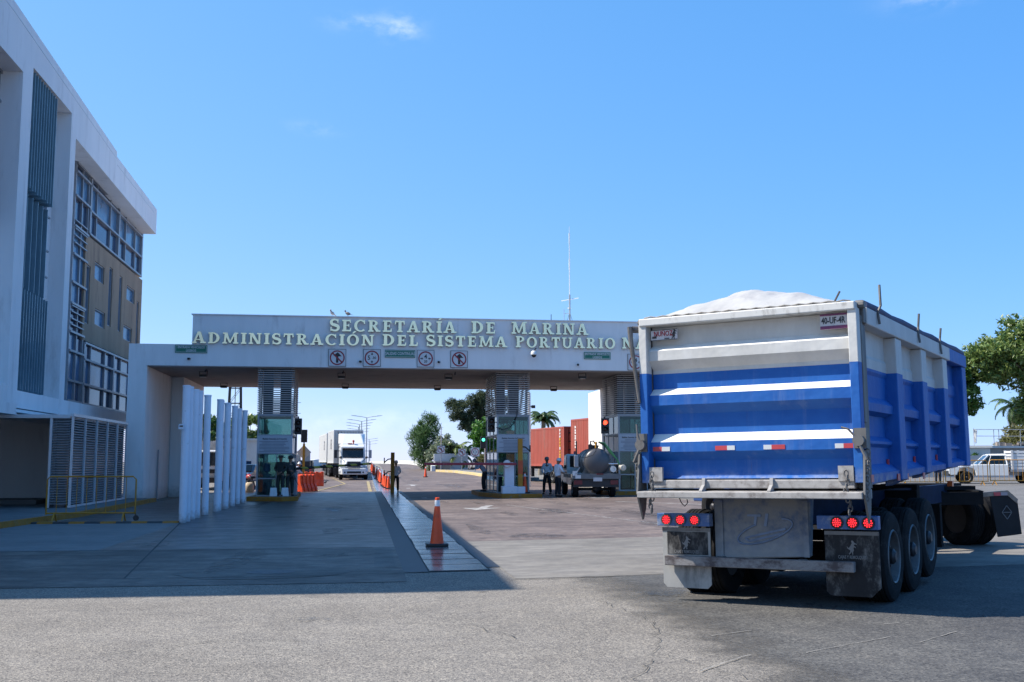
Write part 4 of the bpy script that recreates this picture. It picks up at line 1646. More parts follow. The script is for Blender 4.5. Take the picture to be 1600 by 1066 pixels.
# a loose cable in front of the middle booth
mb = MB()
mb.tube([(6.85, 48.44, 4.0), (6.83, 48.4, 3.75), (6.7, 48.4, 3.4), (6.5, 48.41, 3.18), (6.2, 48.42, 3.1), (5.9, 48.5, 3.2)], 0.018, 6)
tag(mb.build('cable', black_plastic, smooth=50), 'black cable looping across the upper glass of the middle booth', 'cable')

st = thing('traffic_light', 'small traffic light on a yellow post with a diamond sign, behind the orange barriers', 'traffic light', (-3.75, 70.0, zg(-3.75, 70)))
mb = MB()
mb.box(-0.07, 0.07, -0.07, 0.07, 0, 2.75)
mb.build('post', yellow_paint, st)
mb = MB()
mb.prism([(0, 1.75), (0.46, 2.22), (0, 2.7), (-0.46, 2.22)], 'y', 0.08, 0.1)
mb.build('diamond_plate', M('sign_back', (0.6, 0.57, 0.5), 0.6, metal=0.3, var=0.15), st)
hd = MB()
hd.box(-0.19, 0.19, -0.14, 0.14, 2.85, 3.65)
for k in range(3):
    hd.box(-0.21, -0.191, -0.3, 0.1, 3.07 + 0.24 * k, 3.09 + 0.24 * k)
    hd.box(0.191, 0.21, -0.3, 0.1, 3.07 + 0.24 * k, 3.09 + 0.24 * k)
hd.box(-0.04, 0.04, -0.04, 0.04, 2.75, 2.85)
hd.build('signal_head', dark_metal, st)

gl = thing('traffic_light', 'traffic light with the green lamp lit, beyond the middle booth', 'traffic light', (8.02, 73, zg(8.02, 73)))
mb = MB()
mb.tube([(0.12, 0.2, 0), (0.12, 0.2, 3.0)], 0.05, 8)
mb.build('post', galv, gl)
mb = MB()
mb.box(-0.2, 0.2, -0.1, 0.1, 2.4, 3.2)
mb.build('housing', black_plastic, gl)
mb = MB()
mb.lathe([(0.001, -0.04), (0.08, -0.03), (0.11, 0)], 14, o=(-0.02, -0.11, 2.98), axis='y')
mb.build('lamp', green_on, gl)

# ------------------------------------------------------------------ barrier arms
stripe = bpy.data.materials.new('black_yellow_stripes')
stripe.use_nodes = True
nd, ln = nodes_of(stripe)
tc = nd.new('ShaderNodeTexCoord')
wv = nd.new('ShaderNodeTexWave')
wv.bands_direction = 'DIAGONAL'
wv.inputs['Scale'].default_value = 1.1
ln.new(tc.outputs['Object'], wv.inputs['Vector'])
gt = nd.new('ShaderNodeMath')
gt.operation = 'GREATER_THAN'
gt.inputs[1].default_value = 0.5
ln.new(wv.outputs['Fac'], gt.inputs[0])
mx = nd.new('ShaderNodeMix')
mx.data_type = 'RGBA'
ln.new(gt.outputs[0], mx.inputs['Factor'])
mx.inputs['A'].default_value = (0.015, 0.015, 0.015, 1)
mx.inputs['B'].default_value = (0.5, 0.38, 0.06, 1)
ln.new(mx.outputs['Result'], nd['Principled BSDF'].inputs['Base Color'])
nd['Principled BSDF'].inputs['Roughness'].default_value = 0.5
red_band = M('red_barrier_paint', (0.26, 0.016, 0.03), 0.5, var=0.1, scale=3, dirt=(0.35, 0.33, 0.33), dirt_amt=0.15, dscale=1.5)
white_cab = M('white_cabinet', (0.62, 0.65, 0.72), 0.5, var=0.06, dirt=(0.4, 0.4, 0.4), dirt_amt=0.25)

ba = thing('barrier_gate', 'striped black and yellow barrier arm across the left lane from the left booth', 'barrier', (-3.05, 49.2, zi))
mb = MB()
mb.box(-0.16, 0.16, -0.14, 0.18, 0, 1.05)
mb.build('cabinet', alu, ba, bevel=0.02)
mb = MB()
mb.tube([(-0.35, -0.2, 1.13), (3.4, -0.2, 1.38)], [0.06, 0.045], 8)
mb.build('arm', stripe, ba)
mb = MB()
mb.tube([(0, -0.26, 1.15), (0, -0.1, 1.15)], 0.1, 12)
mb.build('hub', dark_metal, ba)

bb = thing('barrier_gate', 'red barrier arm across the right lane on a white cabinet at the middle booth', 'barrier', (6.36, 47.55, zi2))
mb = MB()
mb.box(-0.33, 0.33, -0.25, 0.25, 0.0, 0.32)
mb.build('plinth', white_cab, bb, bevel=0.015)
mb = MB()
mb.box(-0.22, 0.2, -0.2, 0.2, 0.321, 1.3)
mb.box(-0.17, 0.17, -0.15, 0.15, 1.3, 1.36)
mb.build('cabinet', white_cab, bb, bevel=0.015)
mb = MB()
mb.lathe([(0.15, -0.1), (0.17, -0.06), (0.17, 0.02), (0.12, 0.06)], 18, o=(-0.13, -0.22, 1.3), axis='y')
mb.build('hub', alu_pale, bb, smooth=40)
mb = MB()
mb.box(-3.75, 0.28, -0.34, -0.29, 1.24, 1.33)
mb.build('arm', red_band, bb)
mb = MB()
mb.box(-3.75, 0.28, -0.345, -0.285, 1.325, 1.345)
mb.build('pale_edge', M('faded_pink', (0.3, 0.09, 0.14), 0.5), bb)


def hook_post(label, x, y, z, h, mats, hooks, name='arm_rest_post'):
    t = thing(name, label, 'post', (x, y, z), 0, 'yellow posts that catch the barrier arms')
    mb = MB()
    mb.box(-0.1, 0.1, -0.1, 0.1, 0, h)
    mb.build('post', yellow_paint, t, bevel=0.01)
    for (hz, sx) in hooks:
        mb = MB()
        mb.tube([(sx * 0.1, 0, hz), (sx * 0.24, 0, hz - 0.02), (sx * 0.44, 0, hz - 0.2)], 0.03, 6)
        mb.tube([(sx * 0.44, 0, hz - 0.24), (sx * 0.44, 0, hz + 0.06)], 0.03, 6)
        mb.build('hook', dark_metal, t)
    return t


hook_post('yellow post with two dark hooks beside the officer in the white helmet', 1.53, 58.0, zg(1.5, 58) + 0.012, 2.12, None, [(1.78, -1), (1.12, -1)])
ph = hook_post('yellow post with a dark fork on a white plinth in front of the middle booth', 6.86, 47.6, zi2 + 0.30, 2.1, None, [(1.75, 1)])
mb = MB()
mb.box(-0.2, 0.2, -0.2, 0.2, -0.30, 0.0)
mb.build('plinth', white_cab, ph, bevel=0.02)
mb = MB()
mb.box(-0.105, 0.105, -0.106, -0.101, 0.55, 1.15)
mb.build('orange_band', M('orange_reflector', (0.5, 0.08, 0.02), 0.5), ph)

# ------------------------------------------------------------------ cones


def cone(label, x, y, h=0.92, mat=orange, group='orange traffic cones', z=None, rz=0.0):
    t = thing('traffic_cone', label, 'traffic cone', (x, y, zg(x, y) + 0.016 if z is None else z), rz, group)
    k = h / 0.92
    mb = MB()
    mb.prism([(a * k, c * k) for a, c in ((-0.17, -0.21), (0.17, -0.21), (0.21, -0.17), (0.21, 0.17), (0.17, 0.21), (-0.17, 0.21), (-0.21, 0.17), (-0.21, -0.17))], 'z', 0, 0.055 * k)
    mb.build('base', black_plastic, t, bevel=0.01 * k)
    mb = MB()
    mb.lathe([(0.135 * k, 0.055 * k), (0.13 * k, 0.075 * k), (0.128 * k, 0.09 * k), (0.052 * k, 0.74 * k), (0.048 * k, 0.76 * k), (0.044 * k, 0.88 * k), (0.042 * k, 0.915 * k), (0.034 * k, 0.92 * k), (0.03 * k, 0.9 * k)], 28)
    mb.build('body', mat, t, smooth=40)
    mb = MB()
    mb.lathe([(0.0535 * k, 0.755 * k), (0.0485 * k, 0.87 * k), (0.047 * k, 0.87 * k), (0.052 * k, 0.755 * k)], 28, closed=True)
    mb.build('sleeve', reflective, t, smooth=40)
    return t


cone('large orange cone standing alone on the trench cover in the foreground', 1.43, 21.2, 0.93)
zz = zi2
c_first = cone('orange cone at the foot of the forked yellow post by the middle booth', 7.1, 47.85, 0.9, z=zi2 + 0.005)
row = [(1.53, 66.6), (1.42, 68.6), (1.38, 71.2), (1.35, 73.9), (1.26, 79.2), (1.24, 82.4), (1.0, 99.9), (0.97, 104), (0.92, 110.9), (0.86, 117)]
names = ['nearest', 'second', 'third', 'fourth', 'fifth', 'sixth']
for k, (x, y) in enumerate(row):
    lab = 'orange cone in the row behind the officer, %s from the yellow post' % names[k] if k < 6 else 'orange cone in the row beyond the two dark cones, %s one' % names[k - 6]
    dup(c_first, (x, y, zg(x, y) + 0.016), rotz=rng.uniform(-0.3, 0.3), label=lab)
cone('dark cone in the row, the nearer of the two dark cones', 1.2, 86.0, 1.0, cone_dark)
cone('dark cone in the row, the farther of the two dark cones', 1.1, 90.0, 1.0, cone_dark)
dup(c_first, (5.2, 92, zg(5.2, 92) + 0.016), label='lone orange cone on the exit lane right of the officer')


# ------------------------------------------------------------------ orange water barriers


def jersey(label, x, y, rz):
    t = thing('road_barrier', label, 'barrier', (x, y, zg(x, y) + 0.006), rz, 'orange plastic road barriers')
    mb = MB()
    n = 8
    for k in range(n):
        x0, x1 = -0.7 + 1.4 * k / n, -0.7 + 1.4 * (k + 1) / n
        d = 0.0 if k % 2 else 0.045
        pr = [(-0.3 + d * .6, 0), (0.3 - d * .6, 0), (0.28 - d, 0.2), (0.17 - d, 0.45), (0.12 - d * .6, 0.95 - d), (-0.12 + d * .6, 0.95 - d), (-0.17 + d, 0.45), (-0.28 + d, 0.2)]
        mb.prism(pr, 'x', x0, x1)
    mb.build('shell', orange, t, bevel=0.015)
    return t


jersey('orange plastic road barrier at the rear end of the left island, the nearer one', -3.15, 62.0, 1.0)
jersey('orange plastic road barrier, a second one seen from its end', -3.75, 62.9, 1.35)
jersey('orange plastic road barrier behind the yellow signal post', -3.3, 73.0, 0.15)

# ------------------------------------------------------------------ white pipe posts
post0 = None
pys = [30.8, 31.35, 32.5, 33.15, 35.2, 37.6, 38.3, 39.8, 40.3, 41.9, 44.0, 45.5]
pn = ['first', 'second', 'third', 'fourth', 'fifth', 'sixth', 'seventh', 'eighth', 'ninth', 'tenth', 'eleventh', 'twelfth']
for k, yy in enumerate(pys):
    lab = 'tall white pipe post in the slanting row, %s from the left' % pn[k]
    if post0 is None:
        mb = MB()
        mb.lathe([(0.105, 0), (0.105, 3.7), (0.116, 3.7), (0.116, 3.75), (0.0, 3.76)], 24)
        post0 = mb.build('pipe_post', post_white, smooth=40)
        tag(post0, lab, 'post', 'tall white pipe posts')
        post0.location = (-4.87, yy, 0.006)
        o = post0
    else:
        o = dup(post0, (-4.87 + (0.02 if k % 2 else -0.02), yy, 0.006), label=lab)
        o.rotation_euler = (R(rng.uniform(-0.35, 0.35)), R(rng.uniform(-0.35, 0.35)), rng.uniform(0, 6))
nt = thing('card_reader', 'small white box fixed to the first white pipe post', 'box', (-4.95, 30.54, 2.6))
mb = MB()
mb.box(-0.06, 0.08, -0.05, 0.02, -0.07, 0.07)
mb.build('body', white_cab, nt, bevel=0.01)
mb = MB()
mb.box(-0.03, 0.06, -0.056, -0.051, 0.0, 0.04)
mb.build('display', black_plastic, nt)


# ------------------------------------------------------------------ crowd barriers


def crowd_barrier(label, x, y, rz, wd, h, nb, group, z0=None, wheel=False):
    t = thing('crowd_barrier', label, 'barrier', (x, y, zg(x, y) + 0.006 if z0 is None else z0), rz, group)
    mb = MB()
    r = 0.022
    mb.tube([(0, 0, 0.2), (0, 0, h - 0.08), (0.08, 0, h), (wd - 0.08, 0, h), (wd, 0, h - 0.08), (wd, 0, 0.2)], r, 8)
    mb.tube([(0, 0, 0.24), (wd, 0, 0.24)], r, 8)
    mb.build('frame', yellow_paint, t, smooth=50)
    mb = MB()
    for k in range(1, nb):
        mb.tube([(wd * k / nb, 0, 0.24), (wd * k / nb, 0, h)], 0.011, 6)
    mb.build('bars', yellow_paint, t)
    for q in (0.22, wd - 0.3):
        mb = MB()
        mb.bar((q, -0.26, 0.0), (q, 0, 0.26), 0.04, 0.02)
        mb.bar((q, 0.26, 0.0), (q, 0, 0.26), 0.04, 0.02)
        mb.build('foot', yellow_paint, t)
    if wheel:
        mb = MB()
        mb.lathe([(0.03, -0.02), (0.08, -0.02), (0.08, 0.02), (0.03, 0.02)], 14, o=(wd + 0.03, 0, 0.1), axis='y')
        mb.tube([(wd, 0, 0.3), (wd + 0.03, 0, 0.1)], 0.015, 6)
        mb.build('wheel', black_plastic, t)
    return t


crowd_barrier('yellow steel crowd barrier in the shade in front of the louvred enclosure', -8.62, 31.5, 0.02, 2.35, 1.24, 9, 'yellow crowd barriers', wheel=True)
ang = math.atan2(53.4 - 54.6, 34.9 - 31.0)
for k in range(4):
    x, y = 28.3 + 2.42 * k, 54.6 - 0.22 * k
    crowd_barrier('yellow crowd barrier along the yard by the white pickup, %s from the left' % pn[k],
                  x, y, -0.09, 2.3, 1.34, 9, 'yellow crowd barriers')

# speed bump with yellow and black blocks
mb = MB()
nseg = 10
for k in range(nseg):
    a, c = -9.0 + 4.05 * k / nseg, -9.0 + 4.05 * (k + 1) / nseg
    mb.prism([(30.55, 0.0), (30.95, 0.0), (30.88, 0.055), (30.62, 0.055)], 'x', a, c, k % 2)
tag(mb.build('speed_bump', [black_plastic, yellow_kerb]), 'low black and yellow rubber speed bump on the ground beside the white pipe posts', 'speed bump')

# ------------------------------------------------------------------ beyond the gate: walls, kerbs, lamps, poles


def wallseg(name, label, cat, pts, h, th, mat, zoff=0.0, group=None):
    mb = MB()
    for (x0, y0), (x1, y1) in zip(pts, pts[1:]):
        d = Vector((x1 - x0, y1 - y0)).normalized()
        n = Vector((-d.y, d.x)) * th / 2
        z0, z1 = zg(x0, y0), zg(x1, y1)
        mb.hexa([(x0 - n.x, y0 - n.y, z0 - .2), (x0 + n.x, y0 + n.y, z0 - .2), (x1 + n.x, y1 + n.y, z1 - .2), (x1 - n.x, y1 - n.y, z1 - .2),
                 (x0 - n.x, y0 - n.y, z0 + h), (x0 + n.x, y0 + n.y, z0 + h), (x1 + n.x, y1 + n.y, z1 + h), (x1 - n.x, y1 - n.y, z1 + h)])
    return tag(mb.build(name, mat), label, cat, group)


bright_white = M('white_parapet_paint', (0.62, 0.62, 0.6), 0.8, var=0.05, dirt=(0.5, 0.49, 0.46), dirt_amt=0.3, dscale=0.6)
wallseg('parapet_wall', 'low white parapet along the right side of the causeway ramp', 'wall', [(7.0, 110), (7.2, 120), (7.0, 140), (6.2, 170), (4.8, 230), (2, 330)], 0.55, 0.4, bright_white)
wallseg('parapet_wall', 'white curved parapet on the left of the white semi truck', 'wall', [(-7.2, 118), (-6.0, 140), (-5.0, 175), (-5.5, 240), (-9, 330)], 0.85, 0.4, bright_white)
wallseg('white_wall', 'plain white screen wall in front of the trees beyond the gate', 'wall', [(7.3, 114), (10.9, 114.5)], 1.7, 0.2, M('pale_grey_wall', (0.5, 0.52, 0.55), 0.85, var=0.05))
wallseg('salmon_wall', 'low salmon coloured wall right of the white screen wall', 'wall', [(11.2, 108), (14.5, 105)], 0.8, 0.2, M('salmon_wall_paint', (0.55, 0.33, 0.26), 0.85, var=0.08))
pts = [(7.1, 108), (8.6, 104.0), (9.6, 96.5), (10.1, 88), (10.6, 80)]
kb = MB()
for (x0, y0), (x1, y1) in zip(pts, pts[1:]):
    kb.hexa([(x0, y0, zg(x0, y0) - .1), (x0 + 0.3, y0, zg(x0, y0) - .1), (x1 + 0.3, y1, zg(x1, y1) - .1), (x1, y1, zg(x1, y1) - .1), (x0, y0, zg(x0, y0) + .22), (x0 + 0.3, y0, zg(x0, y0) + .22), (x1 + 0.3, y1, zg(x1, y1) + .22), (x1, y1, zg(x1, y1) + .22)])
struct(kb.build('kerb', M('sunlit_yellow_kerb', (0.6, 0.46, 0.2), 0.8, var=0.15, dirt=(0.45, 0.42, 0.38), dirt_amt=0.5, dscale=2)))  # paler copy of the kerb yellow, sunlight put into the colour
kb = MB()
for (x0, y0), (x1, y1) in zip(pts, pts[1:]):
    kb.hexa([(x0 + 0.3, y0, zg(x0, y0) - .1), (x0 + 2.6, y0 + 1.5, zg(x0, y0) - .1), (x1 + 2.6, y1 + 1.5, zg(x1, y1) - .1), (x1 + 0.3, y1, zg(x1, y1) - .1), (x0 + 0.3, y0, zg(x0, y0) + .215), (x0 + 2.6, y0 + 1.5, zg(x0, y0) + .215), (x1 + 2.6, y1 + 1.5, zg(x1, y1) + .215), (x1 + 0.3, y1, zg(x1, y1) + .215)])
struct(kb.build('sidewalk', walk_m))
ub = thing('utility_box', 'beige slatted utility box against the white screen wall', 'utility box', (8.15, 113.2, zg(8, 113)))
mb = MB()
mb.box(-0.8, 0.8, -0.4, 0.4, 0, 0.95)
mb.build('body', M('beige_box', (0.42, 0.36, 0.3), 0.7, var=0.1, scale=9), ub)
mb = MB()
for k in range(8):
    mb.box(-0.74, 0.74, -0.42, -0.401, 0.1 + 0.1 * k, 0.15 + 0.1 * k)
mb.build('slats', M('brown_slat', (0.25, 0.2, 0.16), 0.7), ub)


def pole_sign(label, x, y, zc, size, kind):
    t = square_sign(label, x, y, zc, size, kind, group='white signs beyond the gate')
    g = zg(x, y)
    mb = MB()
    mb.tube([(0, 0.07, g - zc), (0, 0.07, size * 0.6)], 0.03, 6)
    mb.build('post', galv, t)
    return t


s1 = pole_sign('square no turn sign on a pole, left of the three beyond the gate', 7.75, 110, 2.9, 0.78, 'turn')
pole_sign('square no turn sign on a pole, tilted, middle of the three beyond the gate', 9.35, 104, 2.55, 0.74, 'turn')
pole_sign('square sign on a pole with a small plate below it, beyond the gate', 10.05, 98.5, 2.55, 0.82, 'height')
# thin mast above the left sign
mb = MB()
mb.tube([(0, 0, 0), (0, 0, 4.6)], [0.06, 0.03], 6)
o = mb.build('mast', M('pink_white_mast', (0.5, 0.42, 0.42), 0.6))
o.location = (7.95, 112.6, zg(8, 112))
tag(o, 'thin pale mast behind the left round sign, in front of the sea grape bush', 'mast')

lampm = galv
lamp0 = None
for k, (x, y, h) in enumerate(((0.45, 187, 9.2), (-0.45, 204, 9.2), (-0.9, 221, 9.2), (-1.2, 240, 9.3), (-1.3, 262, 9.3), (-1.3, 286, 9.3), (1.6, 330, 8.4), (2.0, 352, 8.2), (2.2, 392, 7.9))):
    lab = 'double armed street lamp on the causeway median, %s of the row' % pn[k] if k < 6 else 'double armed street lamp farther along the curve of the causeway, %s of three' % pn[k - 6]
    if lamp0 is None:
        lamp0 = thing('street_lamp', lab, 'street lamp', (x, y, zg(x, y)), 0, 'street lamps of the causeway')
        mb = MB()
        mb.tube([(0, 0, 0), (0, 0, h - 1.25)], [0.13, 0.08], 8)
        mb.build('pole', lampm, lamp0)
        for s in (-1, 1):
            mb = MB()
            mb.tube([(0, 0, h - 1.3), (s * 0.8, 0, h - 1.12), (s * 1.9, 0, h - 0.98)], 0.05, 6)
            am = mb.build('arm', lampm, lamp0)
            mb = MB()
            mb.prism([(s * 1.75, h - 1.05), (s * 2.65, h - 0.93), (s * 2.65, h - 0.88), (s * 1.75, h - 0.93)], 'y', -0.14, 0.14)
            mb.build('lamp_head', lampm, am)
    else:
        dup(lamp0, (x, y, zg(x, y) + (h - 9.2)), label=lab)
lamp1 = thing('street_lamp', 'single armed street lamp left of the white semi truck', 'street lamp', (-6.1, 190, zg(-6, 190)))
mb = MB()
mb.tube([(0, 0, 0), (0, 0, 4.1)], 0.08, 6)
mb.build('pole', lampm, lamp1)
mb = MB()
mb.tube([(0, 0, 4.05), (-1.0, 0, 4.16)], 0.05, 6)
mb.build('arm', lampm, lamp1)

pl = thing('mast_pole', 'thin grey pole with short pegs behind the left booth', 'pole', (-4.05, 66.5, zg(-4, 66)))
mb = MB()
mb.tube([(0, 0, 0), (0, 0, 9.0)], [0.08, 0.06], 8)
mb.build('pole', galv, pl)
mb = MB()
for z in (5.2, 4.55, 6.2, 7.0):
    mb.tube([(0.05, 0, z), (0.25, 0, z)], 0.015, 5)
mb.build('pegs', galv, pl)
pl = thing('mast_pole', 'white pole with a small black flood light right of the middle booth', 'pole', (10.05, 65.8, zg(10, 66)))
mb = MB()
mb.tube([(0, 0, 0), (0, 0, 5.75)], 0.09, 10)
mb.build('pole', white_paint, pl)
mb = MB()
mb.tube([(0.08, 0, 4.9), (0.18, 0, 4.9)], 0.03, 6)
mb.box(0.14, 0.36, -0.1, 0.1, 4.8, 4.98)
mb.build('flood_lamp', black_plastic, pl)

# lattice tower
lt = thing('lattice_tower', 'dark steel lattice tower behind the white pipe posts', 'tower', (-10.4, 90, zg(-10, 90)))
mb = MB()
hw0, hw1, H_ = 0.62, 0.34, 11.0
for sx in (-1, 1):
    for sy in (-1, 1):
        mb.tube([(sx * hw0, sy * hw0, 0), (sx * hw1, sy * hw1, H_)], 0.06, 6)
mb.build('legs', dark_metal, lt)
mb = MB()
for k in range(9):
    z0, z1 = H_ * k / 9, H_ * (k + 1) / 9
    a, c = hw0 + (hw1 - hw0) * k / 9, hw0 + (hw1 - hw0) * (k + 1) / 9
    for s in (-1, 1):
        mb.tube([(-a, s * a, z0), (a, s * a, z0)], 0.025, 5)
        mb.tube([(s * a, -a, z0), (s * a, a, z0)], 0.025, 5)
        mb.tube([(-a, s * a, z0), (c, s * c, z1)], 0.02, 5)
        mb.tube([(s * a, a, z0), (s * c, -c, z1)], 0.02, 5)
mb.tube([(0, 0, 0), (0, 0, H_)], 0.035, 6)
mb.build('bracing', dark_metal, lt)

# ------------------------------------------------------------------ buildings in the distance


def simple_house(name, label, x0, x1, y0, y1, z1, mat, wins=(), flat=True, door=None, z0=None):
    zb = zg((x0 + x1) / 2, y0) - 0.2 if z0 is None else z0
    t = thing(name, label, 'building', ((x0 + x1) / 2, y0, zb))
    hx = (x1 - x0) / 2
    mb = MB()
    mb.box(-hx, hx, 0, y1 - y0, 0, z1)
    mb.build('wall', mat, t)
    mb = MB()
    mb.box(-hx - 0.15, hx + 0.15, -0.15, y1 - y0 + 0.15, z1, z1 + 0.18)
    mb.build('roof', bright_white, t)
    for (a, c, p, q) in wins:
        mb = MB()
        mb.box(a, c, -0.03, 0.1, p, q)
        f = mb.build('window', alu_pale, t)
        mb = MB()
        mb.box(a + 0.08, c - 0.08, -0.045, -0.031, p + 0.08, q - 0.08)
        mb.build('pane', office_glass, f)
    return t


simple_house('white_building', 'small white flat roofed building seen between the pipe posts and the left booth', -12.5, -8.5, 92, 100, 3.3, bright_white, [(0.0, 1.4, 0.7, 1.7), (-1.8, -0.6, 0.7, 1.7)])
simple_house('white_building', 'small white building behind the grey wall, left of the white pickup', 47.0, 50.6, 83, 90, 2.4, bright_white, z0=0.4).rotation_euler = (0, 0, -0.42)
g_stone = M('unpainted_block_wall', (0.33, 0.3, 0.27), 0.9, var=0.25, scale=1.2, dirt=(0.2, 0.18, 0.17), dirt_amt=0.5, dscale=0.8)
sh = simple_house('block_building', 'low unpainted block building with a cluttered roof behind the white pickup', 50.7, 70, 84, 92, 2.4, g_stone, [(-5.0, -2.9, 1.5, 2.1), (-0.6, 1.2, 1.4, 2.2)], z0=0.4)
mb = MB()
r = random.Random(5)
for k in range(16):
    x = r.uniform(-8, 3)
    mb.box(x, x + r.uniform(0.3, 1.2), 0.2 + 0.3 * (k % 5), 0.5 + 0.3 * (k % 5), 2.58, 2.62 + r.uniform(0.05, 0.3))
mb.build('roof_clutter', M('roof_clutter', (0.2, 0.17, 0.15), 0.9, var=0.6, scale=0.8), sh)
wallseg('grey_wall', 'long plain grey wall behind the yellow crowd barriers and pickup', 'wall', [(40, 80.5), (75, 74)], 1.7, 0.25, M('blue_grey_wall', (0.42, 0.44, 0.47), 0.85, var=0.06))
rf = thing('roof_railing', 'thin grey pipe railing on the roof left of the olive bush', 'railing', (50.4, 84.5, 2.95))
mb = MB()
for x in (0.0, 1.8, 2.25, 4.2, 6.4):
    mb.tube([(x, 0, 0), (x, 0, 1.4)], 0.03, 6)
for z in (0.85, 1.4):
    mb.tube([(0, 0, z), (6.4, 0, z)], 0.025, 6)
mb.tube([(3.9, 0, 0.35), (5.5, 0, 0.35)], 0.025, 6)
mb.build('pipes', galv, rf)
fg = thing('flag', 'faded white flag hanging at the left end of the roof railing', 'flag', (50.35, 84.4, 2.95))
mb = MB()
mb.tube([(0, 0, 0), (0, 0, 1.5)], 0.02, 6)
mb.build('staff', galv, fg)
mb = MB()
nn = 10
mb.add([(0.02 + 0.34 * (u / 4) * (1 - 0.05 * v), 0.08 * math.sin(u * 1.7 + v * .3), 1.45 - 0.12 * v - 0.18 * u / 4) for v in range(nn) for u in range(5)],
       [(v * 5 + u, v * 5 + u + 1, (v + 1) * 5 + u + 1, (v + 1) * 5 + u) for v in range(nn - 1) for u in range(4)])
mb.build('cloth', M('faded_cloth', (0.6, 0.58, 0.55), 0.8, var=0.1, scale=2), fg, smooth=60)

# ------------------------------------------------------------------ wheels
rim_grey = M('pale_wheel_rim', (0.13, 0.135, 0.14), 0.5, metal=0.4, var=0.15, scale=8, dirt=(0.2, 0.18, 0.16), dirt_amt=0.4, dscale=6)


def wheel(parent, x, y, z, r=0.51, w=0.28, side=1, n=40, dish=0.11, rim=None, tread=4):
    """tyre (with rim and hub as sub-parts), axle along x; side: +1 shows its face to +x"""
    pr = [(r * 0.56, -w / 2 + 0.03), (r * 0.60, -w / 2 + 0.005), (r * 0.80, -w / 2 - 0.012), (r * 0.94, -w / 2 + 0.01), (r * 0.985, -w / 2 + 0.04)]
    for k in range(tread):
        a = -w / 2 + 0.05 + (w - 0.1) * k / tread
        c = a + (w - 0.1) / tread
        pr += [(r, a), (r, c - 0.012), (r - 0.014, c - 0.011), (r - 0.014, c - 0.001)]
    pr += [(r * 0.985, w / 2 - 0.04), (r * 0.94, w / 2 - 0.01), (r * 0.80, w / 2 + 0.012), (r * 0.60, w / 2 - 0.005), (r * 0.56, w / 2 - 0.03)]
    mb = MB()
    mb.lathe(pr, n, axis='x', closed=True)
    o = mb.build('wheel', rubber, parent, smooth=35, loc=(x, y, z))
    mb = MB()
    s = side
    e = w / 2
    mb.lathe([(r * 0.60, s * (e - 0.012)), (r * 0.575, s * (e + 0.006)), (r * 0.545, s * (e - 0.005)), (r * 0.535, s * (e - 0.04)), (r * 0.49, s * (e - dish * 1.3)), (r * 0.47, s * (e - dish * 1.55)), (r * 0.50, s * (e - dish * 1.6)), (r * 0.59, s * (e - 0.06))], n, axis='x', closed=True)
    rm = mb.build('rim', rim or rim_grey, o, smooth=35)
    mb = MB()
    mb.lathe([(r * 0.585, -s * e * 0.8), (r * 0.585, s * (e - dish * 1.7)), (r * 0.30, s * (e - dish * 1.55)), (r * 0.27, s * (e - dish)), (0.0001, s * (e - dish))], n, axis='x')
    mb.lathe([(r * 0.17, s * (e - dish)), (r * 0.17, s * (e - dish + 0.1)), (r * 0.1, s * (e - dish + 0.13)), (0.0001, s * (e - dish + 0.13))], 20, axis='x')
    for k in range(10):
        a = 2 * PI * k / 10
        mb.tube([(s * (e - dish), r * 0.225 * math.cos(a), r * 0.225 * math.sin(a)), (s * (e - dish + 0.06), r * 0.225 * math.cos(a), r * 0.225 * math.sin(a))], 0.014, 6)
    mb.build('hub', dark_metal, o, smooth=35)
    return o


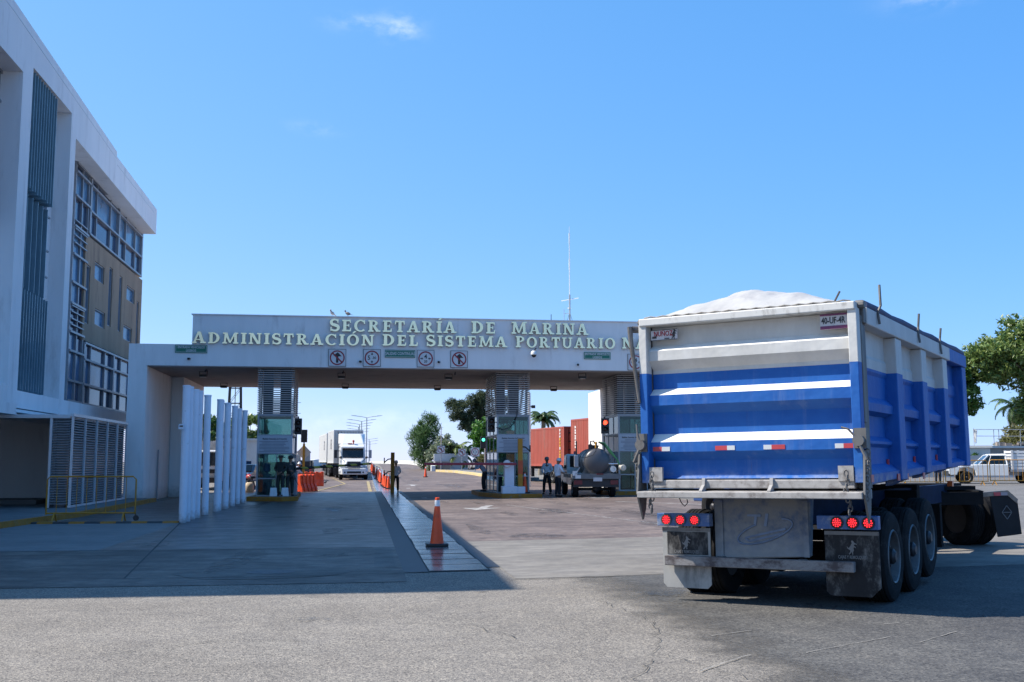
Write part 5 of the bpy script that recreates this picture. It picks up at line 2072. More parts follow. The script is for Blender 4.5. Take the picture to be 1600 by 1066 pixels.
# ------------------------------------------------------------------ the dump trailer
def two_tone(name, split, yfront=5.35, stepz=0.0):
    """white above, blue below: the paint scheme of the dump body, with dust, scratches and rust"""
    m = bpy.data.materials.new(name)
    m.use_nodes = True
    nd, ln = nodes_of(m)
    p = nd['Principled BSDF']
    p.inputs['Roughness'].default_value = 0.6
    p.inputs['Specular IOR Level'].default_value = 0.35
    tc = nd.new('ShaderNodeTexCoord')
    s = nd.new('ShaderNodeSeparateXYZ')
    ln.new(tc.outputs['Object'], s.inputs[0])

    def mth(op, a, b):
        q = nd.new('ShaderNodeMath')
        q.operation = op
        for i, x in enumerate((a, b)):
            if isinstance(x, (int, float)):
                q.inputs[i].default_value = x
            else:
                ln.new(x, q.inputs[i])
        return q.outputs[0]

    def noise(sc, de=6, st=(1, 1, 1)):
        mp = nd.new('ShaderNodeMapping')
        mp.inputs['Scale'].default_value = st
        ln.new(tc.outputs['Object'], mp.inputs[0])
        n = nd.new('ShaderNodeTexNoise')
        n.inputs['Scale'].default_value = sc
        n.inputs['Detail'].default_value = de
        n.inputs['Roughness'].default_value = 0.7
        ln.new(mp.outputs[0], n.inputs['Vector'])
        return n.outputs['Fac']

    def ramp(x, a, b):
        r = nd.new('ShaderNodeMapRange')
        r.interpolation_type = 'SMOOTHSTEP'
        r.inputs['From Min'].default_value = a
        r.inputs['From Max'].default_value = b
        ln.new(x, r.inputs['Value'])
        return r.outputs[0]

    def mix(f, a, b):
        x = nd.new('ShaderNodeMix')
        x.data_type = 'RGBA'
        ln.new(f, x.inputs['Factor'])
        for i, c in (('A', a), ('B', b)):
            if isinstance(c, tuple):
                x.inputs[i].default_value = (*c, 1)
            else:
                ln.new(c, x.inputs[i])
        return x.outputs['Result']
    up = mth('GREATER_THAN', s.outputs[2], split)
    back = mth('LESS_THAN', s.outputs[1], yfront)
    up = mth('MULTIPLY', up, back)
    blue = mix(ramp(noise(1.6), 0.3, 0.7), (0.004, 0.082, 0.33), (0.010, 0.112, 0.39))
    white = mix(ramp(noise(2.2, 6, (1, 1, 0.4)), 0.3, 0.7), (0.46, 0.455, 0.435), (0.56, 0.555, 0.535))
    col = mix(up, blue, white)
    # vertical run marks of pale dust, then a few dark scrapes
    run = mth('MULTIPLY', ramp(noise(5.5, 6, (1.0, 1.0, 0.07)), 0.50, 0.75), 0.15)
    col = mix(run, col, (0.36, 0.40, 0.46))
    low = mth('MULTIPLY', ramp(s.outputs[2], 1.62, 1.34), ramp(noise(7, 7), 0.36, 0.66))
    col = mix(mth('MULTIPLY', low, 0.75), col, (0.40, 0.39, 0.36))
    scr = mth('MULTIPLY', ramp(noise(16, 6, (1, 1, 0.5)), 0.68, 0.76), 0.5)
    col = mix(scr, col, (0.10, 0.085, 0.08))
    rust = mth('MULTIPLY', ramp(noise(9, 6, (1.0, 1.0, 0.05)), 0.66, 0.78), 0.45)
    col = mix(rust, col, (0.085, 0.05, 0.035))
    ln.new(col, p.inputs['Base Color'])
    bp = nd.new('ShaderNodeBump')
    bp.inputs['Strength'].default_value = 0.5
    bp.inputs['Distance'].default_value = 0.03
    ln.new(noise(2.6, 3), bp.inputs['Height'])
    ln.new(bp.outputs[0], p.inputs['Normal'])
    return m


body_paint = two_tone('dump_body_paint', 2.69)
ledge_white = M('white_ridge_slope', (0.72, 0.71, 0.68), 0.6, var=0.08, scale=6, dirt=(0.45, 0.43, 0.4), dirt_amt=0.25, dscale=5)  # white for the upper slopes of the tailgate ridges
white_post = M('dirty_white_steel', (0.60, 0.59, 0.56), 0.5, var=0.1, scale=4, dirt=(0.17, 0.15, 0.13), dirt_amt=0.45, dscale=4, stretch=(1, 1, 0.4))
grimy = M('grimy_grey_steel', (0.15, 0.145, 0.14), 0.6, metal=0.2, var=0.2, scale=5, dirt=(0.07, 0.06, 0.055), dirt_amt=0.55, dscale=5, stretch=(1, 1, 0.6))
hinge_m = M('blackened_hinge_post', (0.10, 0.10, 0.105), 0.6, var=0.4, scale=3, dirt=(0.02, 0.02, 0.022), dirt_amt=0.6, dscale=3, stretch=(1, 1, 0.3))
sill_m = M('dusty_steel_sill', (0.33, 0.315, 0.30), 0.7, var=0.15, scale=8, dirt=(0.16, 0.14, 0.13), dirt_amt=0.55, dscale=9)
blue_paint = M('blue_chassis_paint', (0.02, 0.085, 0.26), 0.45, var=0.12, scale=3, dirt=(0.28, 0.31, 0.36), dirt_amt=0.35, dscale=4)
blue_dusty = M('dust_covered_blue', (0.028, 0.07, 0.16), 0.8, var=0.25, scale=3, dirt=(0.17, 0.175, 0.18), dirt_amt=1.15, dscale=3.2, fine=0.5)
mud_m = M('mudflap_rubber', (0.026, 0.026, 0.028), 0.88, spec=0.2, var=0.25, scale=4, dirt=(0.2, 0.195, 0.185), dirt_amt=0.6, dscale=4.5, stretch=(1, 1, 0.5))
mud_pale = M('dusty_pale_mudflap', (0.30, 0.295, 0.28), 0.8, var=0.15, scale=3, dirt=(0.13, 0.13, 0.13), dirt_amt=0.5, dscale=5, stretch=(1, 1, 0.35))
tape_red = M('red_reflective_tape', (0.45, 0.05, 0.06), 0.4, var=0.1)
tape_white = M('silver_reflective_tape', (0.55, 0.56, 0.56), 0.35, var=0.08)
tarp_m = M('white_tarpaulin', (0.37, 0.365, 0.355), 0.85, var=0.1, scale=2.5, bump=0.6, bscale=7, dirt=(0.28, 0.275, 0.285), dirt_amt=0.5, dscale=2.2)
flap_mark = M('flap_print', (0.17, 0.17, 0.17), 0.7, var=0.2)
led_red = M_emit('lit_brake_led', (1.0, 0.02, 0.03), 1.6, (0.5, 0.01, 0.02))
lens_red = M('brake_lamp_lens', (0.20, 0.006, 0.015), 0.2, var=0.1)

tr = thing('dump_trailer', 'blue and white dump trailer with a white tarpaulin over its load', 'trailer', (4.192, 11.52, 0))
tr.rotation_euler = Euler((0, -0.011, -0.685), 'XYZ')
# body: floor, side walls, front wall, tailgate
HB, HT, LB = 1.26, 3.33, 6.8
XS = 1.13
mb = MB()
mb.hexa([(-1.1, 0.27, 1.36), (1.1, 0.27, 1.36), (1.1, LB - 0.1, 1.56), (-1.1, LB - 0.1, 1.56), (-1.1, 0.27, 1.48), (1.1, 0.27, 1.48), (1.1, LB - 0.1, 1.66), (-1.1, LB - 0.1, 1.66)])
mb.build('floor', blue_paint, tr)
# right side panel: one folded sheet, ridge at mid height, lip at the bottom
side_prof = [(1.40, 1.235), (1.50, 1.245), (1.60, XS + 0.0), (1.80, XS), (1.84, XS + 0.05), (1.87, XS + 0.05), (1.93, XS - 0.03), (2.16, XS - 0.03), (2.20, 1.20), (2.29, 1.21), (2.37, XS), (2.62, XS), (2.66, XS + 0.02), (2.80, XS + 0.02), (2.84, XS), (3.12, XS)]


def side_sheet(sg):
    mb = MB()
    out = [(sg * a, z) for z, a in side_prof]
    inn = [(sg * (a - 0.05), z) for z, a in side_prof]
    n = len(out)
    y0, y1 = 0.3, LB - 0.06

    def up(z):
        return z + max(0.0, (1.84 - z) / 0.44) * 0.2
    for i in range(n - 1):
        mb.quad((out[i][0], y0, out[i][1]), (out[i][0], y1, up(out[i][1])), (out[i + 1][0], y1, up(out[i + 1][1])), (out[i + 1][0], y0, out[i + 1][1]))
        mb.quad((inn[i][0], y0, inn[i][1]), (inn[i][0], y1, up(inn[i][1])), (inn[i + 1][0], y1, up(inn[i + 1][1])), (inn[i + 1][0], y0, inn[i + 1][1]))
    return mb.build('side_wall', body_paint, tr)


for sg in (1, -1):
    side_sheet(sg)
    for (a, c, zl) in ((1.80, 2.12, 1.43), (3.33, 3.65, 1.50), (4.86, 5.18, 1.56)):
        mb = MB()
        q = [(sg * (XS - 0.06), zl - 0.08), (sg * 1.27, zl), (sg * 1.27, 3.115), (sg * (XS - 0.06), 3.115)]
        mb.prism(q, 'y', a, c)
        mb.build('rib', body_paint, tr, bevel=0.012)
    mb = MB()
    mb.box(min(sg * 1.05, sg * 1.275), max(sg * 1.05, sg * 1.275), LB - 0.34, LB, 1.575, 3.118)
    mb.build('corner_post', body_paint, tr, bevel=0.015)
    mb = MB()
    mb.box(min(sg * 1.10, sg * 1.29), max(sg * 1.10, sg * 1.29), 0.36, LB + 0.01, 3.12, 3.31)
    mb.build('top_rail', body_paint, tr, bevel=0.012)
    # rear post: white upper half, blue lower half
    mb = MB()
    mb.box(min(sg * 1.165, sg * 1.262), max(sg * 1.165, sg * 1.262), 0.0, 0.14, 1.42, HT - 0.06)
    mb.build('rear_post', two_tone('rear_post_paint', 2.69) if sg > 0 else bpy.data.materials['rear_post_paint'], tr, bevel=0.008)
    mb = MB()
    mb.box(min(sg * 1.172, sg * 1.25), max(sg * 1.172, sg * 1.25), 0.141, 0.40, 1.36, HT - 0.03)
    mb.build('hinge_post', hinge_m, tr)
    mb = MB()
    mb.box(min(sg * 1.245, sg * 1.268), max(sg * 1.245, sg * 1.268), 0.15, 0.24, 2.05, 3.2)
    mb.box(min(sg * 1.2, sg * 1.29), max(sg * 1.2, sg * 1.29), 0.2, 0.32, 3.12, 3.37)
    mb.tube([(sg * 1.14, 0.14, HT - 0.02), (sg * 1.32, 0.14, HT - 0.02)], 0.045, 10)
    mb.build('hinge_strap', grimy, tr, bevel=0.01)
    # latch near the foot of the post
    mb = MB()
    mb.box(min(sg * 1.18, sg * 1.31), max(sg * 1.18, sg * 1.31), -0.02, 0.1, 1.78, 1.99)
    mb.tube([(sg * 1.24, -0.09, 1.86), (sg * 1.24, 0.0, 1.86)], 0.06, 12)
    mb.tube([(sg * 1.24, -0.06, 1.86), (sg * 1.14 if sg > 0 else sg * 1.27, -0.07, 1.98), (sg * 1.07 if sg > 0 else sg * 1.28, -0.07, 2.0 if sg > 0 else 2.10)], 0.012, 6)
    mb.tube([(sg * 1.24, -0.07, 1.84), (sg * 1.32, -0.08, 1.66)], 0.018, 6)
    mb.build('latch', grimy, tr)
    # lower wing plates that taper to a point
    mb = MB()
    mb.prism([(-0.05, 1.20), (-0.10, 1.30), (-0.02, 1.75), (0.12, 1.78), (0.16, 1.30), (0.12, 1.12), (0.05, 1.0)], 'x', min(sg * 1.27, sg * 1.292), max(sg * 1.27, sg * 1.292))
    mb.build('wing_plate', grimy, tr)
    # chain
    mb = MB()
    for k in range(10):
        zc = 1.52 - 0.045 * k
        xx = sg * (1.10 + 0.012 * math.sin(k * 1.1)) + (0.02 if k > 6 else 0) * sg
        a = (k % 2) * PI / 2
        ring = [(xx + 0.022 * math.cos(t_) * math.cos(a), -0.07 + 0.022 * math.cos(t_) * math.sin(a), zc + 0.034 * math.sin(t_)) for t_ in np.linspace(0, 2 * PI, 9)]
        mb.tube(ring, 0.0085, 5, cap=False)
    mb.build('chain', grimy, tr)
    mb = MB()
    mb.box(min(sg * 1.0, sg * 1.16), max(sg * 1.0, sg * 1.16), -0.01, 0.03, 1.44, 1.60)
    mb.build('chain_bracket', sill_m, tr)
    # chain hanging from the latch down the side
    mb = MB()
    for k in range(14):
        zc = 1.74 - 0.04 * k
        a = (k % 2) * PI / 2
        xx = sg * (1.325 - 0.003 * k)
        ring = [(xx + 0.018 * math.cos(t_) * math.cos(a), -0.02 + 0.018 * math.cos(t_) * math.sin(a), zc + 0.03 * math.sin(t_)) for t_ in np.linspace(0, 2 * PI, 8)]
        mb.tube(ring, 0.007, 5, cap=False)
    mb.build('chain', grimy, tr)
mb = MB()
mb.box(-1.1, 1.1, LB - 0.1, LB - 0.02, 1.6, 3.2)
mb.build('front_wall', body_paint, tr)
# tailgate: folded sheet with three ridges
PB, CR = 0.18, 0.07
prof = [(3.24, PB), (3.02, PB), (2.955, CR), (2.84, CR), (2.735, PB), (2.51, PB), (2.435, CR), (2.315, CR), (2.215, PB), (1.985, PB), (1.89, CR), (1.775, CR), (1.675, PB), (1.50, PB), (1.47, 0.14)]
mb = MB()
for i in range(len(prof) - 1):
    (z0, y0), (z1, y1) = prof[i], prof[i + 1]
    slope = y1 < y0 - 0.02 and i in (1, 5, 9)
    mb.quad((-1.165, y0, z0), (1.165, y0, z0), (1.165, y1, z1), (-1.165, y1, z1), 1 if slope else 0)
mb.quad((-1.165, PB + 0.02, 3.24), (1.165, PB + 0.02, 3.24), (1.165, PB + 0.02, 1.47), (-1.165, PB + 0.02, 1.47))
mb.build('tailgate', [body_paint, ledge_white], tr, fix=False)
mb = MB()
mb.box(-1.25, 1.25, -0.02, 0.30, 3.245, 3.335)
mb.build('top_rail', white_post, tr, bevel=0.012)
mb = MB()
mb.box(-1.163, 1.163, 0.01, 0.2, 1.36, 1.455)
mb.build('bottom_rail', sill_m, tr, bevel=0.01)
mb = MB()
mb.hexa([(-1.268, -0.13, 1.255), (1.268, -0.13, 1.255), (1.268, 0.3, 1.25), (-1.268, 0.3, 1.25), (-1.268, -0.13, 1.325), (1.268, -0.13, 1.325), (1.268, 0.3, 1.35), (-1.268, 0.3, 1.35)])
mb.build('sill', sill_m, tr, bevel=0.008)
for x in (-0.5, 0.28):
    mb = MB()
    mb.prism([(-0.12, 1.30), (0.0, 1.30), (0.02, 1.47), (-0.015, 1.475), (-0.03, 1.40), (-0.12, 1.34)], 'x', x - 0.018, x + 0.018)
    mb.build('lug', sill_m, tr)
for x0, x1, m_ in ((-1.14, -1.03, 0), (-1.03, -0.93, 1), (-0.38, -0.24, 0), (-0.24, -0.15, 1), (0.18, 0.27, 1), (0.27, 0.42, 0), (0.96, 1.05, 1), (1.05, 1.163, 0)):
    mb = MB()
    mb.box(x0, x1, CR - 0.006, CR - 0.001, 1.785, 1.835)
    mb.build('reflective_tape', [tape_red, tape_white][m_], tr)
# plates
pm = M('plate_face', (0.52, 0.50, 0.51), 0.5, var=0.06, dirt=(0.3, 0.27, 0.27), dirt_amt=0.4, dscale=14)
maroon = M('plate_maroon', (0.16, 0.03, 0.10), 0.5, var=0.1)
lp = MB()
lp.box(0.86, 1.155, 0.10 - 0.035, 0.10 - 0.02, 3.06, 3.225)
lp = lp.build('license_plate', pm, tr)
mb = MB()
mb.box(0.86, 1.155, 0.10 - 0.04, 0.10 - 0.036, 3.06, 3.095)
mb.box(0.86, 1.155, 0.10 - 0.04, 0.10 - 0.036, 3.205, 3.225)
mb.build('plate_band', maroon, lp)
txt('40-UF-4R', 0.098, sign_black, lp, (1.0, 0.10 - 0.038, 3.15), sx=0.66)
mb = MB()
mb.box(-1.13, -0.80, 0.10 - 0.035, 0.10 - 0.02, 3.075, 3.20)
np_ = mb.build('name_plate', pm, tr)
mb = MB()
for (a, c, p, q) in ((-1.13, -0.80, 3.075, 3.082), (-1.13, -0.80, 3.193, 3.2)):
    mb.box(a, c, 0.10 - 0.04, 0.10 - 0.036, p, q)
mb.build('plate_border', sign_black, np_)
txt('NUÑOZ', 0.085, sign_red, np_, (-0.975, 0.10 - 0.038, 3.15), sx=0.75)


def horse(scale, ox, oz, y, mat, parent, mirror=1):
    """a small rearing horse silhouette, as on the plates and mud flaps"""
    pts = [(0.02, -0.5), (0.10, -0.5), (0.08, -0.32), (0.16, -0.18), (0.13, 0.0), (0.20, 0.06), (0.32, -0.02), (0.30, 0.07), (0.18, 0.15), (0.16, 0.24), (0.30, 0.28), (0.38, 0.22), (0.38, 0.30), (0.22, 0.38),
           (0.14, 0.50), (0.04, 0.58), (-0.02, 0.50), (0.02, 0.36), (-0.06, 0.22), (-0.16, 0.05), (-0.24, -0.02), (-0.36, 0.12), (-0.32, -0.06), (-0.18, -0.14), (-0.10, -0.22), (-0.16, -0.34), (-0.26, -0.48), (-0.18, -0.50), (-0.06, -0.36), (0.0, -0.26)]
    mb = MB()
    mb.prism([(ox + mirror * a * scale, oz + c * scale) for a, c in pts], 'y', y - 0.003, y)
    return mb.build('horse_emblem', mat, parent)


horse(0.11, -0.845, 3.14, 0.10 - 0.036, sign_black, np_)
mb = MB()
mb.box(-1.115, -1.06, 0.10 - 0.039, 0.10 - 0.036, 3.10, 3.125)
mb.box(-1.075, -1.05, 0.10 - 0.039, 0.10 - 0.036, 3.125, 3.14)
mb.box(-0.96, -0.90, 0.10 - 0.039, 0.10 - 0.036, 3.088, 3.1)
mb.build('truck_emblem', sign_black, np_)
# stakes along the top and the tarpaulin hook bars
for y, z0, z1, d in ((0.82, 3.17, 3.62, 0.05), (3.05, 3.17, 3.55, 0.0), (4.56, 3.15, 3.52, 0.0)):
    mb = MB()
    mb.tube([(1.315, y, z0), (1.30, y, 3.3), (1.33 if d else 1.30, y + 0.02, 3.38), (1.32, y + d, z1)], 0.016, 6)
    mb.build('tarp_stake', grimy, tr)
mb = MB()
mb.tube([(1.02, 0.05, HT + 0.01), (1.1, 0.0, HT + 0.12)], 0.012, 6)
mb.tube([(-1.25, 0.1, 3.22), (-1.34, 0.0, 3.22)], 0.04, 8)
mb.tube([(-1.36, -0.02, 3.25), (-1.355, -0.02, 3.1), (-1.26, -0.02, 2.35)], [0.035, 0.03, 0.018], 8)
mb.build_each('tarp_lever', grimy, tr)
# rolled blue edge of the cover along the right top rail
mb = MB()
mb.tube([(1.22, 0.45 + 0.635 * k, 3.35 + 0.012 * math.sin(k * 2.3)) for k in range(11)], 0.055, 10)
mb.build('rolled_cover', M('navy_canvas', (0.03, 0.045, 0.11), 0.7, var=0.2, scale=6), tr, smooth=60)
# tarpaulin heaped over the load
nu, nv = 48, 60
vs = []
for j in range(nv + 1):
    y = 0.05 + (LB - 0.1) * j / nv
    e = min(1.0, max(0.0, (y - 0.05) / 0.6))
    dome = (e * (2 - e)) * (0.93 + 0.07 * math.sin(y * 1.3)) * min(1.0, (LB - y) / 1.2)
    for i in range(nu + 1):
        a = -1.2 + 2.4 * i / nu
        q = 1 - (a / 1.2) ** 2
        z = 3.34 + 0.285 * dome * (max(0.0, 1 - abs((a + 0.08 * q) / 1.2) ** 1.55) ** 1.0) + 0.012 * q
        rad = math.sin(9 * a + 2.2 * math.sin(2.1 * y) + 1.5 * y) * 0.012 + abs(math.sin(11 * a - 3.2 * y + 1.1 * math.sin(5 * a))) ** 0.6 * 0.03 * (0.4 + 0.6 * math.sin(2.3 * y + 2 * a) ** 2) + math.sin(31 * a - 5 * y) * 0.005
        z += rad * min(1, q * 3) * min(1, e * 2 + 0.3)
        vs.append((a, y, z))
mb = MB()
mb.add(vs, [(j * (nu + 1) + i, j * (nu + 1) + i + 1, (j + 1) * (nu + 1) + i + 1, (j + 1) * (nu + 1) + i) for j in range(nv) for i in range(nu)])
mb.build('tarpaulin', tarp_m, tr, smooth=70, fix=False)
foot_grime(blue_dusty, 0.30, 0.72, (0.30, 0.31, 0.315))
# hem rope of the tarpaulin along the rear rail
mb = MB()
mb.tube([(-1.2 + 0.08 * k, 0.03, 3.345 + (0.012 if k % 2 else 0.0)) for k in range(31)], 0.009, 5)
mb.build('tarp_rope', grimy, tr)
# chassis: main beams, underbody with the raised emblem, light bars, mud flaps, bumper bar
mb = MB()
for s in (-1, 1):
    mb.box(s * 0.45 - 0.07, s * 0.45 + 0.07, 0.62, 9.6, 0.95, 1.25)
for y in (1.0, 2.2, 3.6, 5.4, 7.0, 8.6, 9.5):
    mb.box(-0.38, 0.38, y, y + 0.1, 0.98, 1.2)
mb.build('chassis_frame', M('dark_blue_chassis', (0.006, 0.016, 0.045), 0.85, spec=0.15, var=0.3, scale=4), tr)
mb = MB()
mb.box(-0.62, 0.62, 9.0, 9.9, 1.12, 1.26)
mb.box(-0.6, 0.6, 6.0, 6.2, 0.75, 1.3)
mb.box(-0.9, -0.75, 6.1, 6.25, 0.35, 1.0)
mb.box(0.75, 0.9, 6.1, 6.25, 0.35, 1.0)
mb.build_each('landing_gear', underbody_black, tr)
mb = MB()
mb.prism([(-0.56, 1.25), (0.56, 1.25), (0.52, 0.6), (-0.56, 0.55)], 'y', 0.46, 0.60)
ub_ = mb.build('rear_panel', blue_dusty, tr, bevel=0.015)
mb = MB()
mb.box(-0.555, -0.46, 0.44, 0.459, 0.57, 1.22)
mb.box(0.47, 0.53, 0.44, 0.459, 0.6, 1.22)
mb.build_each('panel_rib', blue_dusty, ub_)
mb = MB()
oval = [(0.03 + 0.315 * math.cos(t_) * 1.0 + 0.05 * math.sin(t_), 0.455 - 0.004, 0.87 + 0.125 * math.sin(t_) + 0.075 * math.cos(t_)) for t_ in np.linspace(R(120), R(120) + R(300), 36)]
mb.tube(oval, 0.011, 6)
for (x0, x1, dz) in ((-0.20, 0.27, 0.0), (-0.15, 0.24, -0.045)):
    mb.bar((x0, 0.455, 0.83 + dz + 0.17 * x0), (x1, 0.455, 0.83 + dz + 0.17 * x1 + 0.03), 0.014, 0.022)
mb.bar((-0.20, 0.455, 0.795), (-0.15, 0.455, 0.757), 0.014, 0.022)
mb.box(-0.17, -0.01, 0.45, 0.459, 1.035, 1.06)
mb.hexa([(-0.10, 0.45, 0.93), (-0.07, 0.45, 0.93), (-0.07, 0.459, 0.93), (-0.10, 0.459, 0.93), (-0.085, 0.45, 1.035), (-0.055, 0.45, 1.035), (-0.055, 0.459, 1.035), (-0.085, 0.459, 1.035)])
mb.hexa([(0.02, 0.45, 0.93), (0.055, 0.45, 0.93), (0.055, 0.459, 0.93), (0.02, 0.459, 0.93), (0.045, 0.45, 1.07), (0.08, 0.45, 1.07), (0.08, 0.459, 1.07), (0.045, 0.459, 1.07)])
mb.build('raised_emblem', M('emblem_steel', (0.13, 0.18, 0.27), 0.6, var=0.2, scale=6), ub_)
for s, x0, x1 in ((-1, -1.22, -0.57), (1, 0.66, 1.31)):
    mb = MB()
    mb.box(x0, x1, 0.31, 0.42, 0.92, 1.065)
    bar_ = mb.build('light_bar', blue_paint, tr, bevel=0.006)
    for k in range(3):
        cx = (-1.10 + 0.175 * k) if s < 0 else (0.88 + 0.165 * k)
        lamp = MB()
        lamp.lathe([(0.0001, 0.296), (0.05, 0.297), (0.055, 0.302), (0.055, 0.309)], 24, o=(cx, 0, 0.992), axis='y')
        lo = lamp.build('tail_light', lens_red, bar_, smooth=40)
        ringm = MB()
        ringm.lathe([(0.054, 0.31), (0.056, 0.290), (0.066, 0.290), (0.068, 0.31)], 24, o=(cx, 0, 0.992), axis='y', closed=True)
        ringm.build('bezel', rim_grey if s < 0 else dark_metal, lo, smooth=40)
        lb = MB()
        for (r_, n_) in ((0.0, 1), (0.022, 6), (0.041, 10)):
            for i in range(n_):
                a = 2 * PI * i / max(1, n_)
                lb.lathe([(0.0001, 0.292), (0.0065, 0.293), (0.0075, 0.2962)], 8, o=(cx + r_ * math.cos(a), 0, 0.992 + r_ * math.sin(a)), axis='y')
        lb.build('led', led_red, lo)
    x0, x1 = (-1.17, -0.58) if s < 0 else (0.73, 1.305)
    zb_, c_ = 0.215, 0.045
    if s < 0:
        q = [(x0, 0.90), (x1, 0.90), (x1, zb_ + c_), (x1 - c_, zb_), (x0 + c_, zb_), (x0, zb_ + c_)]
    else:
        q = [(x0, 0.90), (x1, 0.90), (x1, zb_ + 0.10), (x1 - 0.10, zb_), (x0 + c_, zb_), (x0, zb_ + c_)]
    mb = MB()
    mb.prism(q, 'y', 0.345, 0.360)
    fl_ = mb.build('mudflap', mud_pale if s < 0 else mud_m, tr)
    mb = MB()
    mb.box(x0, x1, 0.342, 0.3445, 0.86, 0.90)
    mb.build('flap_strip', grimy, fl_)
    if s < 0:
        mb = MB()
        mb.box(x0 + 0.06, x1 - 0.03, 0.341, 0.3445, 0.595, 0.855)
        mb.build('dark_print_panel', mud_m, fl_)
    horse(0.14, (x0 + x1) / 2, 0.725, 0.340, flap_mark, fl_)
    txt('CAJAS Y REMOLQUES', 0.05, flap_mark, fl_, ((x0 + x1) / 2, 0.340, 0.625), sx=0.62)
mb = MB()
mb.box(-1.10, 1.06, 0.22, 0.31, 0.475, 0.585)
mb.build('bumper_bar', M('chalky_bumper_paint', (0.24, 0.235, 0.235), 0.8, var=0.3, scale=7, dirt=(0.06, 0.048, 0.05), dirt_amt=0.8, dscale=7, stretch=(0.6, 1, 1), fine=0.6), tr, bevel=0.008)
mb = MB()
for x in (-0.48, 0.46):
    mb.box(x - 0.04, x + 0.04, 0.31, 0.46, 0.5, 0.58)
mb.build_each('bumper_bracket', grimy, tr)
mb = MB()
mb.tube([(-0.8, 0.0, 1.25), (-0.78, 0.0, 1.2), (-0.74, 0.0, 1.16), (-0.70, 0.0, 1.2), (-0.71, 0, 1.24)], 0.006, 5)
mb.build('wire_hook', dark_metal, tr)
# sub frame behind the panel, seen between the wheels
mb = MB()
mb.box(-0.95, 0.95, 4.2, 4.3, 0.75, 1.25)
mb.build('cross_plate', underbody_black, tr)
for y, z, in ((1.33, 0.57), (2.42, 0.575), (3.42, 0.66)):
    mb = MB()
    mb.tube([(-0.95, y, z), (0.95, y, z)], 0.075, 12)
    mb.build('axle', underbody_black, tr)
    for s in (-1, 1):
        wheel(tr, s * 1.10, y, z, side=s)
        wheel(tr, s * 0.80, y, z, side=s)
# side marker lamps and reflectors on the right ribs
for y, z, m_ in ((1.76, 1.56, tape_red), (3.28, 1.6, tape_red), (4.8, 1.63, tape_red)):
    mb = MB()
    mb.box(XS + 0.006, XS + 0.02, y - 0.12, y - 0.04, z, z + 0.11)
    mb.build('side_marker', m_, tr)
for y in (0.42, 1.72, 2.2, 3.2):
    mb = MB()
    mb.box(1.247, 1.255, y - 0.07, y, 1.42, 1.50)
    mb.box(1.247, 1.255, y + 0.002, y + 0.05, 1.42, 1.50)
    mb.build('reflector', tape_red, tr)
mb = MB()
mb.box(1.13, 1.2, 5.5, 5.62, 1.28, 1.36)
mb.build('side_marker', M('amber_lens', (0.55, 0.10, 0.02), 0.3), tr)

# ------------------------------------------------------------------ tractor unit that pulls it
ta = thing('tractor_unit', 'dark tractor unit in front of the dump trailer, its mud flap with a diamond showing', 'truck', (10.15, 18.75, zg(10.15, 18.75)), R(12))
mb = MB()
for s in (-1, 1):
    mb.box(s * 0.43 - 0.05, s * 0.43 + 0.05, -0.95, 6.2, 0.78, 1.02)
mb.box(-0.38, 0.38, -0.95, -0.85, 0.78, 1.0)
mb.box(-0.5, 0.5, -0.75, 0.35, 1.03, 1.1)
mb.box(-1.25, 1.25, 2.2, 2.4, 0.5, 0.98)
mb.build('frame', underbody_black, ta)
for y in (-0.05, 1.28):
    for s in (-1, 1):
        wheel(ta, s * 1.08, y, 0.51, side=s, rim=black_plastic)
        wheel(ta, s * 0.76, y, 0.51, side=s, rim=black_plastic)
for s in (-1, 1):
    wheel(ta, s * 1.02, 5.6, 0.51, side=s, rim=black_plastic)
    mb = MB()
    mb.prism([(s * 0.50, 0.985), (s * 1.12, 1.02), (s * 1.34, 0.86), (s * 1.32, 0.78), (s * 1.10, 0.94), (s * 0.50, 0.905)], 'y', -0.86, -0.78)
    br = mb.build('flap_bracket', M('rusty_chrome_bar', (0.22, 0.18, 0.15), 0.45, metal=0.5, var=0.3, scale=9) if s < 0 else bpy.data.materials['rusty_chrome_bar'], ta)
    mb = MB()
    mb.prism([(s * 0.72, 0.94), (s * 1.12, 0.95), (s * 1.34, 0.80), (s * 1.40, 0.24), (s * 0.86, 0.20)], 'y', -0.85, -0.835)
    fo = mb.build('mudflap', mud_m if s < 0 else M('dark_mudflap', (0.022, 0.024, 0.027), 0.9, spec=0.15, var=0.2, scale=4), ta)
    mb = MB()
    c = (s * 1.08, 0.63)
    d_ = [(c[0], c[1] + 0.12), (c[0] + 0.11, c[1]), (c[0], c[1] - 0.12), (c[0] - 0.11, c[1])]
    for i in range(4):
        a, b_ = d_[i], d_[(i + 1) % 4]
        mb.bar((a[0], -0.855, a[1]), (b_[0], -0.855, b_[1]), 0.006, 0.014)
    mb.bar((c[0] - 0.09, -0.855, c[1]), (c[0] + 0.09, -0.855, c[1]), 0.006, 0.014)
    mb.build('diamond_mark', M('flap_mark_grey', (0.09, 0.10, 0.11), 0.6) if s < 0 else bpy.data.materials['flap_mark_grey'], fo)
    mb = MB()
    mb.box(min(s * .80, s * .94), max(s * .80, s * .94), -0.87, -0.861, 0.925, 0.985)
    mb.build('reflective_tape', tape_red, br)
    mb = MB()
    mb.box(min(s * .95, s * 1.1), max(s * .95, s * 1.1), -0.87, -0.861, 0.93, 0.985)
    mb.build('reflective_tape', M('pinkish_tape', (0.3, 0.25, 0.27), 0.4) if s < 0 else bpy.data.materials['pinkish_tape'], br)
mb = MB()
